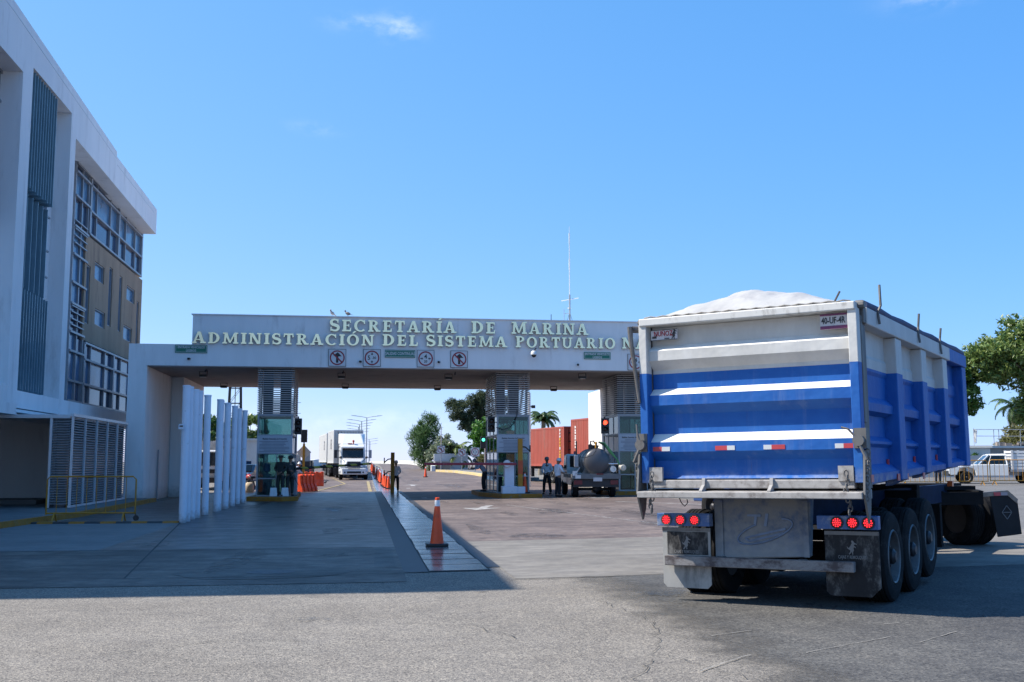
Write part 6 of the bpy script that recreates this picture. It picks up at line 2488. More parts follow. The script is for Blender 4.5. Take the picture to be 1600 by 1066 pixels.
mb.prism([(3.4, 0.95), (5.0, 0.95), (5.0, 1.75), (6.6, 1.55), (6.75, 0.6), (6.5, 0.5), (6.2, 0.95), (6.15, 1.1), (5.1, 1.1), (5.0, 0.6), (3.4, 0.6)][:5] + [(6.75, 0.6), (3.4, 0.6)], 'x', -1.0, 1.0)
mb.prism([(3.3, 1.0), (5.1, 1.0), (5.1, 1.76), (4.75, 2.75), (3.3, 2.85)], 'x', -1.15, 1.15)
mb.build('cab', M('dark_blue_cab_paint', (0.03, 0.07, 0.2), 0.3, coat=0.3), ta, bevel=0.03)
mb = MB()
mb.hexa([(-1.0, 5.08, 1.85), (1.0, 5.08, 1.85), (1.0, 5.11, 1.84), (-1.0, 5.11, 1.84), (-1.0, 4.82, 2.6), (1.0, 4.82, 2.6), (1.0, 4.85, 2.6), (-1.0, 4.85, 2.6)])
mb.build('windshield', dark_screen, ta)

# ------------------------------------------------------------------ white semi truck coming through
sm = thing('semi_truck', 'white semi truck with a tall roof fairing driving towards the gate', 'truck', (-0.78, 87.5, zg(-0.78, 87) + 0.01), R(180) + 0.06)
w_ = white_paint
# local frame: +y is forwards
mb = MB()
mb.hexa([(-1.02, -3.4, 0.9), (1.02, -3.4, 0.9), (1.02, -1.15, 0.9), (-1.02, -1.15, 0.9), (-1.05, -3.4, 2.6), (1.05, -3.4, 2.6), (0.98, -1.5, 2.6), (-0.98, -1.5, 2.6)])
mb.build('cab', w_, sm, bevel=0.06)
mb = MB()
mb.hexa([(-1.05, -3.4, 2.61), (1.05, -3.4, 2.61), (0.98, -1.4, 2.61), (-0.98, -1.4, 2.61), (-1.08, -3.4, 2.85), (1.08, -3.4, 2.85), (0.95, -1.75, 2.85), (-0.95, -1.75, 2.85)])
mb.hexa([(-1.1, -3.6, 2.851), (1.1, -3.6, 2.851), (0.93, -1.8, 2.851), (-0.93, -1.8, 2.851), (-1.12, -3.7, 3.75), (1.12, -3.7, 3.75), (0.72, -2.9, 3.72), (-0.72, -2.9, 3.72)])
mb.build('roof_fairing', w_, sm, bevel=0.08)
mb = MB()
mb.hexa([(-0.95, -1.2, 0.95), (0.95, -1.2, 0.95), (0.74, 0.55, 0.95), (-0.74, 0.55, 0.95), (-0.92, -1.2, 1.72), (0.92, -1.2, 1.72), (0.60, 0.5, 1.48), (-0.60, 0.5, 1.48)])
mb.build('hood', w_, sm, bevel=0.08)
for s in (-1, 1):
    mb = MB()
    mb.hexa([(s * 0.70, -1.0, 0.62), (s * 1.15, -1.0, 0.62), (s * 1.12, 0.5, 0.62), (s * 0.68, 0.6, 0.62), (s * 0.70, -1.0, 1.2), (s * 1.12, -1.0, 1.15), (s * 1.02, 0.42, 1.1), (s * 0.68, 0.5, 1.25)])
    mb.build('fender', w_, sm, bevel=0.06)
    mb = MB()
    mb.hexa([(s * 0.68, 0.56, 0.98), (s * 1.08, 0.46, 0.95), (s * 1.0, 0.40, 1.10), (s * 0.70, 0.46, 1.22), (s * 0.68, 0.60, 0.98), (s * 1.08, 0.50, 0.95), (s * 1.0, 0.46, 1.10), (s * 0.70, 0.51, 1.22)])
    mb.build('headlight', clear_glass if False else M('headlight_lens', (0.35, 0.36, 0.37), 0.1, var=0.3, scale=9) if s < 0 else bpy.data.materials['headlight_lens'], sm)
    mb = MB()
    mb.tube([(s * 1.0, -1.5, 2.3), (s * 1.35, -1.25, 2.3)], 0.025, 6)
    mb.tube([(s * 1.0, -1.5, 1.75), (s * 1.35, -1.25, 1.75)], 0.025, 6)
    mb.box(min(s * 1.26, s * 1.5), max(s * 1.26, s * 1.5), -1.3, -1.15, 1.72, 2.38)
    mb.build('mirror', dark_metal if s > 0 else alu, sm)
    mb = MB()
    mb.tube([(s * 0.75, -0.3, 1.5), (s * 1.0, -0.1, 1.75)], 0.02, 6)
    mb.ball((s * 1.02, -0.1, 1.78), 0.11, n=10)
    mb.build('hood_mirror', dark_metal, sm)
    wheel(sm, s * 0.98, -0.3, 0.5, r=0.5, w=0.28, side=s, n=24, tread=2)
    for y in (-5.4, -6.7):
        wheel(sm, s * 0.95, y, 0.5, r=0.5, w=0.5, side=s, n=24, tread=4)
mb = MB()
mb.hexa([(-0.84, -1.18, 1.79), (0.84, -1.18, 1.79), (0.84, -1.13, 1.79), (-0.84, -1.13, 1.79), (-0.83, -1.48, 2.50), (0.83, -1.48, 2.50), (0.83, -1.44, 2.50), (-0.83, -1.44, 2.50)])
mb.build('windshield', dark_screen, sm)
mb = MB()
mb.box(-0.86, 0.86, -1.5, -1.2, 2.52, 2.60)
mb.build('sun_visor', w_, sm, bevel=0.02)
mb = MB()
mb.hexa([(-0.52, 0.54, 1.0), (0.52, 0.54, 1.0), (0.52, 0.59, 1.0), (-0.52, 0.59, 1.0), (-0.52, 0.5, 1.46), (0.52, 0.5, 1.46), (0.52, 0.56, 1.46), (-0.52, 0.56, 1.46)])
mb.build('grille', dark_metal, sm)
mb = MB()
for k in range(5):
    mb.box(-0.5, 0.5, 0.585, 0.6, 1.05 + 0.08 * k, 1.06 + 0.08 * k)
mb.build('grille_bars', alu, sm)
mb = MB()
mb.hexa([(-1.17, -0.1, 0.42), (1.17, -0.1, 0.42), (0.92, 0.85, 0.42), (-0.92, 0.85, 0.42), (-1.15, -0.1, 0.86), (1.15, -0.1, 0.86), (0.95, 0.82, 0.92), (-0.95, 0.82, 0.92)])
bp_ = mb.build('bumper', w_, sm, bevel=0.06)
mb = MB()
mb.box(-0.55, 0.55, 0.84, 0.862, 0.52, 0.68)
mb.box(-0.48, 0.48, 0.84, 0.858, 0.86, 0.90)
for s in (-1, 1):
    mb.lathe([(0.0001, 0.865), (0.06, 0.862), (0.07, 0.84)], 12, o=(s * 0.72, 0, 0.6), axis='y')
mb.build('air_intake', dark_metal, bp_)
mb = MB()
mb.lathe([(0.05, 2.86), (0.05, 3.0), (0.09, 3.02), (0.09, 3.14), (0.03, 3.2)], 12, o=(-0.05, -1.75, 0))
mb.box(0.05, 0.4, -1.8, -1.7, 2.86, 2.93)
mb.build('beacon_lamp', M('dull_red_lamp', (0.4, 0.07, 0.04), 0.4), sm)
mb = MB()
mb.box(-0.42, -0.32, -9.5, -1.2, 0.75, 1.0)
mb.box(0.32, 0.42, -9.5, -1.2, 0.75, 1.0)
mb.build('frame', dark_metal, sm)
cont_white = M('white_container_steel', (0.52, 0.52, 0.51), 0.55, var=0.08, scale=2, dirt=(0.36, 0.31, 0.26), dirt_amt=0.3, dscale=2)
cont_red = M('brick_red_container_steel', (0.34, 0.07, 0.045), 0.55, var=0.14, scale=2, dirt=(0.28, 0.13, 0.10), dirt_amt=0.4, dscale=1.5, stretch=(1, 1, 0.3))


def container(label, loc, rz, L, Hc, mat, group, name='shipping_container', wd=2.44):
    """corrugated steel box with corner posts; local +y is its length"""
    t = thing(name, label, 'container', loc, rz, group)
    mb = MB()
    for s in (-1, 1):
        n = int(L / 0.28)
        for k in range(n):
            y0 = 0.12 + (L - 0.24) * k / n
            d = (L - 0.24) / n
            x0, x1 = s * wd / 2, s * (wd / 2 - 0.036)
            q = [(x0, y0), (x0, y0 + d * 0.32), (x1, y0 + d * 0.5), (x1, y0 + d * 0.82), (x0, y0 + d)]
            for (a, b_) in zip(q, q[1:]):
                mb.quad((a[0], a[1], 0.16), (b_[0], b_[1], 0.16), (b_[0], b_[1], Hc - 0.1), (a[0], a[1], Hc - 0.1))
    mb.build('side_panels', mat, t)
    mb = MB()
    for s in (-1, 1):
        for y in (0.0, L - 0.12):
            mb.box(min(s * 1.1, s * (wd / 2 + 0.004)), max(s * 1.1, s * (wd / 2 + 0.004)), y, y + 0.12, 0, Hc)
        mb.box(min(s * 1.12, s * (wd / 2 + 0.002)), max(s * 1.12, s * (wd / 2 + 0.002)), 0.12, L - 0.12, 0, 0.16)
        mb.box(min(s * 1.12, s * (wd / 2 + 0.002)), max(s * 1.12, s * (wd / 2 + 0.002)), 0.12, L - 0.12, Hc - 0.1, Hc)
    for y in (0.0, L - 0.1):
        mb.box(-1.1, 1.1, y, y + 0.1, 0, 0.16)
        mb.box(-1.1, 1.1, y, y + 0.1, Hc - 0.12, Hc)
    mb.build('corner_frame', mat, t)
    mb = MB()
    mb.box(-1.11, 1.11, 0.1, L - 0.1, Hc - 0.06, Hc - 0.03)
    mb.box(-1.11, 1.11, 0.1, L - 0.1, 0.05, 0.12)
    mb.build('roof', mat, t)
    for y in (0.02, L - 0.05):
        mb = MB()
        n = 9
        for k in range(n):
            x0 = -1.1 + 2.2 * k / n
            mb.box(x0 + 0.02, x0 + 2.2 / n - 0.02, y + (0.01 if k % 2 else 0.03), y + 0.03 + (0.01 if k % 2 else 0.0), 0.16, Hc - 0.12)
        mb.build('end_panel', mat, t)
    return t


def chassis(label, loc, rz, L, group, axles=(0.8, 2.1)):
    t = thing('container_chassis', label, 'trailer chassis', loc, rz, group)
    mb = MB()
    for s in (-1, 1):
        mb.box(s * 0.45 - 0.07, s * 0.45 + 0.07, 0, L, 0.95, 1.2)
    for k in range(5):
        mb.box(-1.15, 1.15, L * k / 4.2, L * k / 4.2 + 0.12, 1.1, 1.22)
    mb.box(0.9, 1.1, L * 0.55, L * 0.75, 0.4, 1.0)
    mb.box(-1.1, -0.9, L * 0.55, L * 0.75, 0.4, 1.0)
    mb.build('frame', dark_metal, t)
    for y in axles:
        for s in (-1, 1):
            wheel(t, s * 0.95, y, 0.5, r=0.5, w=0.5, side=s, n=24, tread=4)
        mb = MB()
        mb.tube([(-0.8, y, 0.5), (0.8, y, 0.5)], 0.07, 8)
        mb.build('axle', dark_metal, t)
    mb = MB()
    for s in (-1, 1):
        mb.box(s * 0.95 - 0.28, s * 0.95 + 0.28, -0.15, -0.13, 0.25, 0.9)
    mb.build_each('mudflap', black_plastic, t)
    return t


# two white containers behind the semi; local +y of the container points away from the camera
print_m = M('container_print', (0.17, 0.17, 0.19), 0.7, var=0.2)
rz = 0.06
f_ = Vector((-math.sin(rz), math.cos(rz), 0))


def at_semi(d):
    p = Vector((-0.78, 87.5, 0)) + f_ * d
    return (p.x, p.y, zg(p.x, p.y))


rz = 0.115
f_ = Vector((-math.sin(rz), math.cos(rz), 0))
c1 = container('nearer white container carried right behind the white cab', (at_semi(4.2)[0], at_semi(4.2)[1], at_semi(4.2)[2] + 1.25), rz, 6.06, 2.75, cont_white, 'white containers of the semi truck')
chassis('container chassis under the nearer white container', at_semi(4.2), rz, 7.0, 'container chassis', (4.6, 5.8))
c2 = container('farther white container behind the first one', (at_semi(11.2)[0], at_semi(11.2)[1], at_semi(11.2)[2] + 1.2), rz - 0.02, 12.19, 2.6, cont_white, 'white containers of the semi truck')
chassis('container chassis under the farther white container', at_semi(11.2), rz - 0.02, 12.2, 'container chassis', (1.2, 2.5))
txt('ES', 1.15, print_m, c2, (-1.235, 3.4, 1.5), (R(90), 0, -R(90)), sx=1.1)
txt('ES', 1.15, print_m, c1, (-1.235, 2.4, 1.55), (R(90), 0, -R(90)), sx=1.1)

# red containers on trailers, right of the middle booth
ca = container('brick red shipping container with white and yellow marks, the left of the two', (14.25, 70.6, zg(14, 71) + 1.15), 0.19, 12.0, 2.62, cont_red, 'red shipping containers')
chassis('trailer chassis under the left red container', (14.25, 70.6, zg(14, 71)), 0.19, 12.0, 'container chassis', (0.9, 2.2, 3.5))
cb = container('brick red shipping container with a white mark, the right of the two', (15.9, 62.6, zg(15, 64) + 1.35), 0.19, 7.2, 2.85, cont_red, 'red shipping containers')
chassis('trailer chassis under the right red container', (15.9, 62.6, zg(15, 64)), 0.19, 7.2, 'container chassis', (4.4, 5.6))
mark_y = M('yellow_mark', (0.6, 0.33, 0.04), 0.6)
mark_w = M('white_mark', (0.62, 0.58, 0.56), 0.6)
for i in range(10):
    mb = MB()
    z = 2.3 - 0.2 * i
    mb.box(-1.232, -1.226, 0.62, 0.8, z, z + (0.13 if i % 3 else 0.17))
    mb.build('marking', mark_w if i < 3 or i == 6 else mark_y, ca)
for i in range(8):
    mb = MB()
    mb.box(-1.232, -1.226, 6.3, 6.52, 1.0 + 0.18 * i, 1.0 + 0.18 * i + (0.15 if i % 2 else 0.11))
    mb.build('marking', mark_w, cb)
for i in range(3):
    mb = MB()
    mb.box(-1.232, -1.226, 9.0 - 0.4 * i, 9.12 - 0.4 * i, 1.6, 1.95)
    mb.build('marking', mark_w, ca)
for k in range(4):
    mb = MB()
    mb.box(-0.9, 0.9, 0.0, 0.012, 0.5 + 0.55 * k, 0.58 + 0.55 * k)
    mb.build('door_bar', dark_metal, ca)

# ------------------------------------------------------------------ grey vacuum tank truck
vt = thing('tank_truck', 'small grey vacuum tank truck with green hoses stopped at the right booth', 'truck', (9.95, 46.0, zg(9.9, 46)), R(-3.5))
cab_p = M('pale_green_grey_cab_paint', (0.42, 0.47, 0.47), 0.35, var=0.06, coat=0.3)
tank_m = M('grey_tank_paint', (0.085, 0.085, 0.092), 0.38, var=0.12, scale=2, metal=0.2, dirt=(0.12, 0.11, 0.11), dirt_amt=0.35, dscale=3)
bed_m = M('grey_bed_steel', (0.14, 0.145, 0.15), 0.5, metal=0.3, var=0.2, scale=4)
hose_m = M('green_hose', (0.02, 0.12, 0.06), 0.5, var=0.2, scale=9)
mb = MB()
mb.prism([(3.1, 0.55), (5.55, 0.55), (5.6, 0.95), (5.5, 1.12), (4.55, 1.2), (4.0, 1.86), (3.2, 1.9), (3.1, 1.2)], 'x', -0.9, 0.9)
mb.build('cab', cab_p, vt, bevel=0.05)
mb = MB()
for s in (-1, 1):
    mb.prism([(3.2, 1.24), (4.38, 1.24), (3.95, 1.78), (3.3, 1.8)], 'x', min(s * .9, s * .91), max(s * .9, s * .91))
mb.box(-0.75, 0.75, 3.08, 3.099, 1.3, 1.8)
mb.build_each('cab_window', dark_screen, vt)
mb = MB()
mb.tube([(-0.9, 4.25, 1.25), (-1.1, 4.3, 1.25)], 0.025, 6)
mb.box(-1.14, -0.94, 4.25, 4.33, 1.15, 1.38)
mb.build('mirror', black_plastic, vt, bevel=0.015)
mb = MB()
mb.lathe([(0.05, 1.9), (0.07, 1.93), (0.06, 2.0), (0.02, 2.03)], 12, o=(-0.45, 3.6, 0))
mb.build('beacon_lamp', tape_red, vt)
mb = MB()
mb.box(-0.9, 0.9, 1.5, 3.02, 0.5, 1.05)
mb.build('cab_box', cab_p, vt, bevel=0.04)
mb = MB()
mb.box(-1.06, 1.06, 0.05, 3.0, 0.88, 0.96)
mb.box(-1.06, 1.06, 0.0, 0.06, 0.80, 1.02)
for s in (-1, 1):
    mb.box(min(s * 1.0, s * 1.065), max(s * 1.0, s * 1.065), 0.07, 3.0, 0.84, 1.0)
mb.build('flat_bed', bed_m, vt, bevel=0.01)
tk = MB()
tp = []
r_ = 0.575
for k in range(9):
    a = PI / 2 * k / 8
    tp.append((max(0.0001, r_ * math.sin(a)), 0.42 - 0.22 * math.cos(a)))
for k in range(9):
    a = PI / 2 * (1 - k / 8)
    tp.append((max(0.0001, r_ * math.sin(a)), 2.65 + 0.22 * math.cos(a)))
tk.lathe(tp, 40, o=(0.1, 0, 1.53), axis='y')
tank = tk.build('tank', tank_m, vt, smooth=50)
mb = MB()
for y in (0.43, 1.2, 2.0, 2.64):
    mb.lathe([(r_ + 0.001, y - 0.03), (r_ + 0.018, y - 0.03), (r_ + 0.018, y + 0.03), (r_ + 0.001, y + 0.03)], 40, o=(0.1, 0, 1.53), axis='y', closed=True)
mb.build_each('tank_band', bed_m, tank, smooth=40)
mb = MB()
for y in (0.6, 2.3):
    mb.prism([(-0.6, 0.96), (0.8, 0.96), (0.6, 1.25), (-0.4, 1.25)], 'y', y, y + 0.12)
mb.build_each('tank_saddle', bed_m, vt)
mb = MB()
mb.lathe([(0.17, 2.06), (0.17, 2.20), (0.2, 2.21), (0.2, 2.25), (0.0001, 2.27)], 18, o=(0.1, 1.2, 0))
mb.lathe([(0.10, 2.07), (0.10, 2.26), (0.05, 2.3)], 14, o=(-0.15, 0.7, 0))
mb.tube([(-0.15, 0.7, 2.2), (-0.15, 0.7, 2.42), (-0.02, 0.68, 2.44), (0.05, 0.66, 2.32)], 0.03, 8)
mb.build_each('valve', dark_metal, tank, smooth=40)
mb = MB()
mb.lathe([(0.05, 2.08), (0.05, 2.38), (0.02, 2.4)], 12, o=(0.08, 0.6, 0))
mb.build('yellow_valve', yellow_paint, tank, smooth=40)
mb = MB()
for d in (0.0, 0.05, 0.1):
    mb.tube([(0.2, 0.6 + d, 2.40), (0.45, 0.5 + d, 2.34 - d), (0.7, 0.35 + d, 2.0 - d), (0.95, 0.22 + d, 1.65), (1.08, 0.2 + d, 1.3)], 0.028, 8)
mb.build('green_hose', hose_m, tank, smooth=60)
mb = MB()
mb.tube([(0.08, 0.4, 2.35), (0.0, 0.15, 2.0), (-0.15, 0.1, 1.82), (-0.5, 0.05, 1.7), (-0.72, 0.0, 1.75)], 0.016, 6)
mb.build('cable', black_plastic, tank, smooth=60)
mb = MB()
mb.tube([(0.72, 0.25, 1.3), (0.72, 0.02, 1.3)], 0.05, 10)
mb.tube([(0.55, 0.1, 1.45), (0.95, 0.1, 1.45)], 0.035, 8)
mb.lathe([(0.07, -0.06), (0.13, -0.06), (0.13, 0.02), (0.07, 0.02)], 20, o=(0.72, 0, 1.22), axis='y', closed=True)
mb.lathe([(0.0001, 0.0), (0.07, 0.0), (0.07, 0.01)], 16, o=(0.72, 0, 1.22), axis='y')
mb.build('outlet_valve', chrome, tank, smooth=40)
mb = MB()
mb.tube([(1.0, 0.05, 1.3), (1.2, -0.05, 1.28)], 0.1, 14)
mb.lathe([(0.11, -0.12), (0.13, -0.1), (0.13, -0.02), (0.11, 0.0)], 16, o=(1.15, 0, 1.28), axis='y')
mb.build('hose_coupling', M('cream_coupling', (0.5, 0.46, 0.38), 0.5, var=0.1), tank, smooth=40)
mb = MB()
mb.tube([(-0.86, 0.02, 1.62), (-0.86, 0.02, 2.42)], 0.03, 8)
mb.build('stack_pipe', black_plastic, vt)
mb = MB()
mb.box(-0.97, -0.78, -0.02, 0.06, 1.3, 1.82)
mb.build('side_tube_light', alu, vt, bevel=0.03)
mb = MB()
mb.tube([(-0.9, 0.0, 1.0), (-0.72, 0.06, 1.3)], 0.03, 6)
mb.build('bracket', alu, vt)
mb = MB()
mb.box(-0.98, 0.98, 0.1, 0.16, 0.45, 0.8)
mb.box(-0.5, -0.4, 0.2, 4.5, 0.5, 0.75)
mb.box(0.4, 0.5, 0.2, 4.5, 0.5, 0.75)
mb.build('rear_frame', dark_metal, vt)
for s in (-1, 1):
    mb = MB()
    mb.box(s * 0.78 - 0.17, s * 0.78 + 0.17, 0.06, 0.099, 0.56, 0.74)
    mb.build('tail_light', M('dark_tail_lens', (0.13, 0.012, 0.016), 0.3, var=0.3, scale=8) if s < 0 else bpy.data.materials['dark_tail_lens'], vt)
mb = MB()
mb.box(-0.14, 0.24, -0.02, -0.001, 0.70, 0.86)
mb.build('license_plate', pm, vt)
mb = MB()
mb.box(-1.03, -0.84, -0.012, -0.001, 0.94, 1.14)
mb.box(-0.92, -0.68, -0.014, -0.0125, 0.82, 0.96)
mb.build_each('white_tag', sign_white, vt)
mb = MB()
mb.box(0.0, 0.3, -0.03, 0.03, 0.98, 1.04)
mb.build('third_brake_light', bpy.data.materials['dark_tail_lens'], vt)
for s in (-1, 1):
    wheel(vt, s * 0.82, 0.95, 0.35, r=0.35, w=0.24, side=s, n=28, tread=3)
    wheel(vt, s * 0.80, 4.7, 0.35, r=0.35, w=0.22, side=s, n=28, tread=3)
mb = MB()
mb.tube([(-0.75, 0.95, 0.35), (0.75, 0.95, 0.35)], 0.06, 8)
mb.ball((0.1, 0.95, 0.35), 0.17, n=10)
mb.build('axle', dark_metal, vt)
mb = MB()
mb.lathe([(0.0001, -0.004), (0.35, 0.0)], 22, o=(0, 0, 0))
o = flat_shape('puddle_stain', M('wet_patch', (0.30, 0.28, 0.26), 0.3, var=0.3, scale=5), 0.012, [(10.0 + 0.55 * math.cos(a) * (1 + .2 * math.sin(3 * a)), 45.9 + 0.9 * math.sin(a)) for a in [2 * PI * i / 24 for i in range(24)]])

# ------------------------------------------------------------------ white stake bed pickup on the right
pk = thing('pickup_truck', 'white pickup with a slatted stake bed, facing left behind the yellow crowd barriers', 'pickup truck', (35.2, 57.4, zg(35, 57) + 0.01), R(90) - 0.36)
# local +y forwards, wheels at y = 1.45 and -1.6
mb = MB()
mb.prism([(-0.75, 0.42), (0.95, 0.42), (1.0, 0.72), (1.12, 0.84), (1.45, 0.92), (1.78, 0.84), (1.92, 0.6), (1.95, 0.48), (2.3, 0.45), (2.40, 0.55), (2.40, 0.80), (2.26, 0.90), (1.5, 1.02), (0.75, 1.07), (-0.75, 1.07)], 'x', -0.84, 0.84)
mb.build('body', white_paint, pk, bevel=0.04)
mb = MB()
for s in (-1, 1):
    for (p, q) in (((0.78, 1.06), (0.22, 1.60)), ((-0.70, 1.05), (-0.62, 1.60))):
        mb.bar((s * 0.80, p[0], p[1]), (s * 0.68, q[0], q[1]), 0.055, 0.07)
    mb.bar((s * 0.81, 0.3, 1.06), (s * 0.70, 0.1, 1.6), 0.03, 0.03)
mb.hexa([(-0.74, -0.70, 1.56), (0.74, -0.70, 1.56), (0.70, 0.28, 1.56), (-0.70, 0.28, 1.56), (-0.68, -0.66, 1.66), (0.68, -0.66, 1.66), (0.62, 0.14, 1.65), (-0.62, 0.14, 1.65)])
mb.build('cab_roof', white_paint, pk, bevel=0.03)
mb = MB()
for s in (-1, 1):
    mb.hexa([(s * 0.79, -0.62, 1.07), (s * 0.79, 0.72, 1.07), (s * 0.785, 0.72, 1.07), (s * 0.785, -0.62, 1.07), (s * 0.69, -0.58, 1.57), (s * 0.69, 0.24, 1.57), (s * 0.685, 0.24, 1.57), (s * 0.685, -0.58, 1.57)])
mb.hexa([(-0.74, 0.80, 1.075), (0.74, 0.80, 1.075), (0.74, 0.79, 1.075), (-0.74, 0.79, 1.075), (-0.66, 0.28, 1.57), (0.66, 0.28, 1.57), (0.66, 0.27, 1.57), (-0.66, 0.27, 1.57)])
mb.build('windows', clear_glass, pk)
mb = MB()
mb.box(-0.72, 0.72, -0.5, -0.36, 0.7, 1.5)
mb.box(-0.72, 0.72, -0.5, 0.1, 0.7, 0.95)
mb.box(-0.72, 0.72, 0.45, 0.7, 0.8, 1.08)
mb.build_each('seat', black_plastic, pk)
mb = MB()
mb.box(0.84, 0.875, -0.42, -0.22, 1.02, 1.05)
mb.build('door_handle', black_plastic, pk)
mb = MB()
mb.box(0.78, 0.98, 0.55, 0.65, 1.06, 1.2)
mb.build('mirror', black_plastic, pk, bevel=0.02)
mb = MB()
mb.box(0.841, 0.846, -0.73, 1.02, 0.70, 0.72)
mb.box(0.841, 0.844, 0.93, 0.95, 0.5, 1.12)
mb.box(0.841, 0.844, -0.5, -0.48, 0.5, 1.12)
mb.build('door_seams', alu, pk)
mb = MB()
mb.box(-0.82, 0.82, 2.12, 2.42, 0.42, 0.72)
mb.build('bumper', black_plastic, pk, bevel=0.04)
for s in (-1, 1):
    mb = MB()
    mb.box(s * 0.64 - 0.19, s * 0.64 + 0.21, 2.12, 2.385, 0.76, 0.95)
    mb.build('headlight', bpy.data.materials['headlight_lens'], pk, bevel=0.02)
    for y in (1.45, -1.75):
        wheel(pk, s * 0.74, y, 0.345, r=0.345, w=0.22, side=s, n=28, tread=3)
mb = MB()
mb.box(0.842, 0.847, 1.02, 1.12, 1.02, 1.06)
mb.build('side_marker', M('amber_marker', (0.5, 0.16, 0.06), 0.4), pk)
mb = MB()
mb.box(-0.9, 0.9, -3.1, -0.85, 0.66, 0.78)
mb.box(-0.45, -0.3, -3.0, -0.7, 0.45, 0.66)
mb.box(0.3, 0.45, -3.0, -0.7, 0.45, 0.66)
mb.build('flat_bed', alu, pk)
mb = MB()
for s in (-1, 1):
    for y in (-0.95, -1.65, -2.35, -3.05):
        mb.box(s * 0.9 - 0.03, s * 0.9 + 0.03, y - 0.05, y + 0.05, 0.78, 1.86)
    for k in range(6):
        z = 0.80 + 0.18 * k
        mb.box(s * 0.87 - 0.02, s * 0.87 + 0.0, -3.1, -0.9, z, z + 0.12)
for k in range(6):
    mb.box(-0.85, 0.85, -0.93, -0.9, 0.80 + 0.18 * k, 0.92 + 0.18 * k)
mb.build('stake_sides', M('white_painted_slats', (0.6, 0.6, 0.6), 0.55, var=0.08, dirt=(0.4, 0.38, 0.36), dirt_amt=0.3), pk)

# ------------------------------------------------------------------ vehicles behind the left pipe posts
bt = thing('box_truck', 'white cab truck with a dark windscreen, half hidden behind the white pipe posts', 'truck', (-9.3, 66, zg(-9.3, 66) + 0.01), R(178))
mb = MB()
mb.prism([(-1.6, 0.5), (0.9, 0.5), (0.95, 1.3), (0.6, 2.3), (-1.6, 2.35)], 'x', -1.1, 1.1)
mb.build('cab', white_paint, bt, bevel=0.05)
mb = MB()
mb.hexa([(-1.0, 0.93, 1.42), (1.0, 0.93, 1.42), (1.0, 0.96, 1.42), (-1.0, 0.96, 1.42), (-0.95, 0.64, 2.2), (0.95, 0.64, 2.2), (0.95, 0.67, 2.2), (-0.95, 0.67, 2.2)])
mb.build('windshield', dark_screen, bt)
mb = MB()
mb.box(-1.0, 1.0, 0.96, 1.0, 0.98, 1.2)
mb.box(-1.1, 1.1, 0.9, 1.1, 0.42, 0.72)
mb.build('grille', dark_metal, bt)
mb = MB()
mb.box(-1.15, 1.15, -6.0, -1.7, 0.9, 2.9)
mb.build('cargo_box', M('grey_cargo_sides', (0.25, 0.25, 0.26), 0.6, var=0.2), bt)
for s in (-1, 1):
    wheel(bt, s * 0.95, 0.1, 0.45, r=0.45, w=0.26, side=s, n=24, tread=2)
    wheel(bt, s * 0.9, -4.6, 0.45, r=0.45, w=0.45, side=s, n=24, tread=2)
    mb = MB()
    mb.box(s * 0.75 - 0.18, s * 0.75 + 0.18, 0.97, 1.01, 0.8, 0.95)
    mb.build('headlight', bpy.data.materials['headlight_lens'], bt)

mc = thing('motorcycle', 'dark motorcycle with a red tank parked left of the left booth', 'motorcycle', (-6.25, 62.0, zg(-6.25, 62) + 0.01), R(20))
for y in (-0.65, 0.65):
    wheel(mc, 0, y, 0.31, r=0.31, w=0.12, side=1, n=24, dish=0.04, tread=2)
mb = MB()
mb.tube([(0, -0.65, 0.31), (0, -0.2, 0.5), (0, 0.3, 0.75), (0, 0.5, 0.95)], 0.045, 8)
mb.tube([(-0.07, 0.65, 0.31), (-0.08, 0.45, 1.0)], 0.03, 6)
mb.tube([(0.07, 0.65, 0.31), (0.08, 0.45, 1.0)], 0.03, 6)
mb.tube([(-0.38, 0.35, 1.08), (0.38, 0.35, 1.08)], 0.02, 6)
mb.box(-0.15, 0.15, -0.15, 0.25, 0.3, 0.62)
mb.build('frame', dark_metal, mc)
mb = MB()
mb.ball((0, 0.18, 0.82), 0.17, 0.3, 0.15)
mb.build('fuel_tank', M('red_tank_paint', (0.4, 0.03, 0.02), 0.3, coat=0.5), mc, smooth=60)
mb = MB()
mb.hexa([(-0.14, -0.75, 0.74), (0.14, -0.75, 0.74), (0.12, -0.05, 0.72), (-0.12, -0.05, 0.72), (-0.13, -0.75, 0.86), (0.13, -0.75, 0.86), (0.1, -0.05, 0.82), (-0.1, -0.05, 0.82)])
mb.build('seat', black_plastic, mc, bevel=0.03)
mb = MB()
mb.lathe([(0.0001, 0.62), (0.08, 0.6), (0.1, 0.5), (0.05, 0.45)], 14, o=(0, 0, 0.95), axis='y')
mb.build('headlight', chrome, mc, smooth=40)
sk = MB()
sk.lathe([(0.2, 0), (0.26, 0.08), (0.25, 0.35), (0.2, 0.5), (0.12, 0.54)], 16)
o = sk.build('sack', M('beige_sack', (0.5, 0.4, 0.28), 0.9, var=0.15, bump=0.4, bscale=12), smooth=50)
o.location = (-6.15, 60.9, zg(-6.15, 61))
tag(o, 'beige sack on the ground in front of the motorcycle', 'sack')
cv = thing('parked_car', 'dark blue car behind the motorcycle, seen between the pipe posts and the left booth', 'car', (-7.6, 72, zg(-7.6, 72) + 0.01), R(170))
mb = MB()
mb.prism([(-2.0, 0.35), (2.0, 0.35), (2.05, 0.7), (1.9, 0.9), (1.0, 1.0), (0.5, 1.42), (-1.0, 1.45), (-1.7, 1.0), (-2.05, 0.95)], 'x', -0.85, 0.85)
mb.build('body', M('dark_blue_car_paint', (0.02, 0.05, 0.09), 0.25, coat=0.5), cv, bevel=0.08)
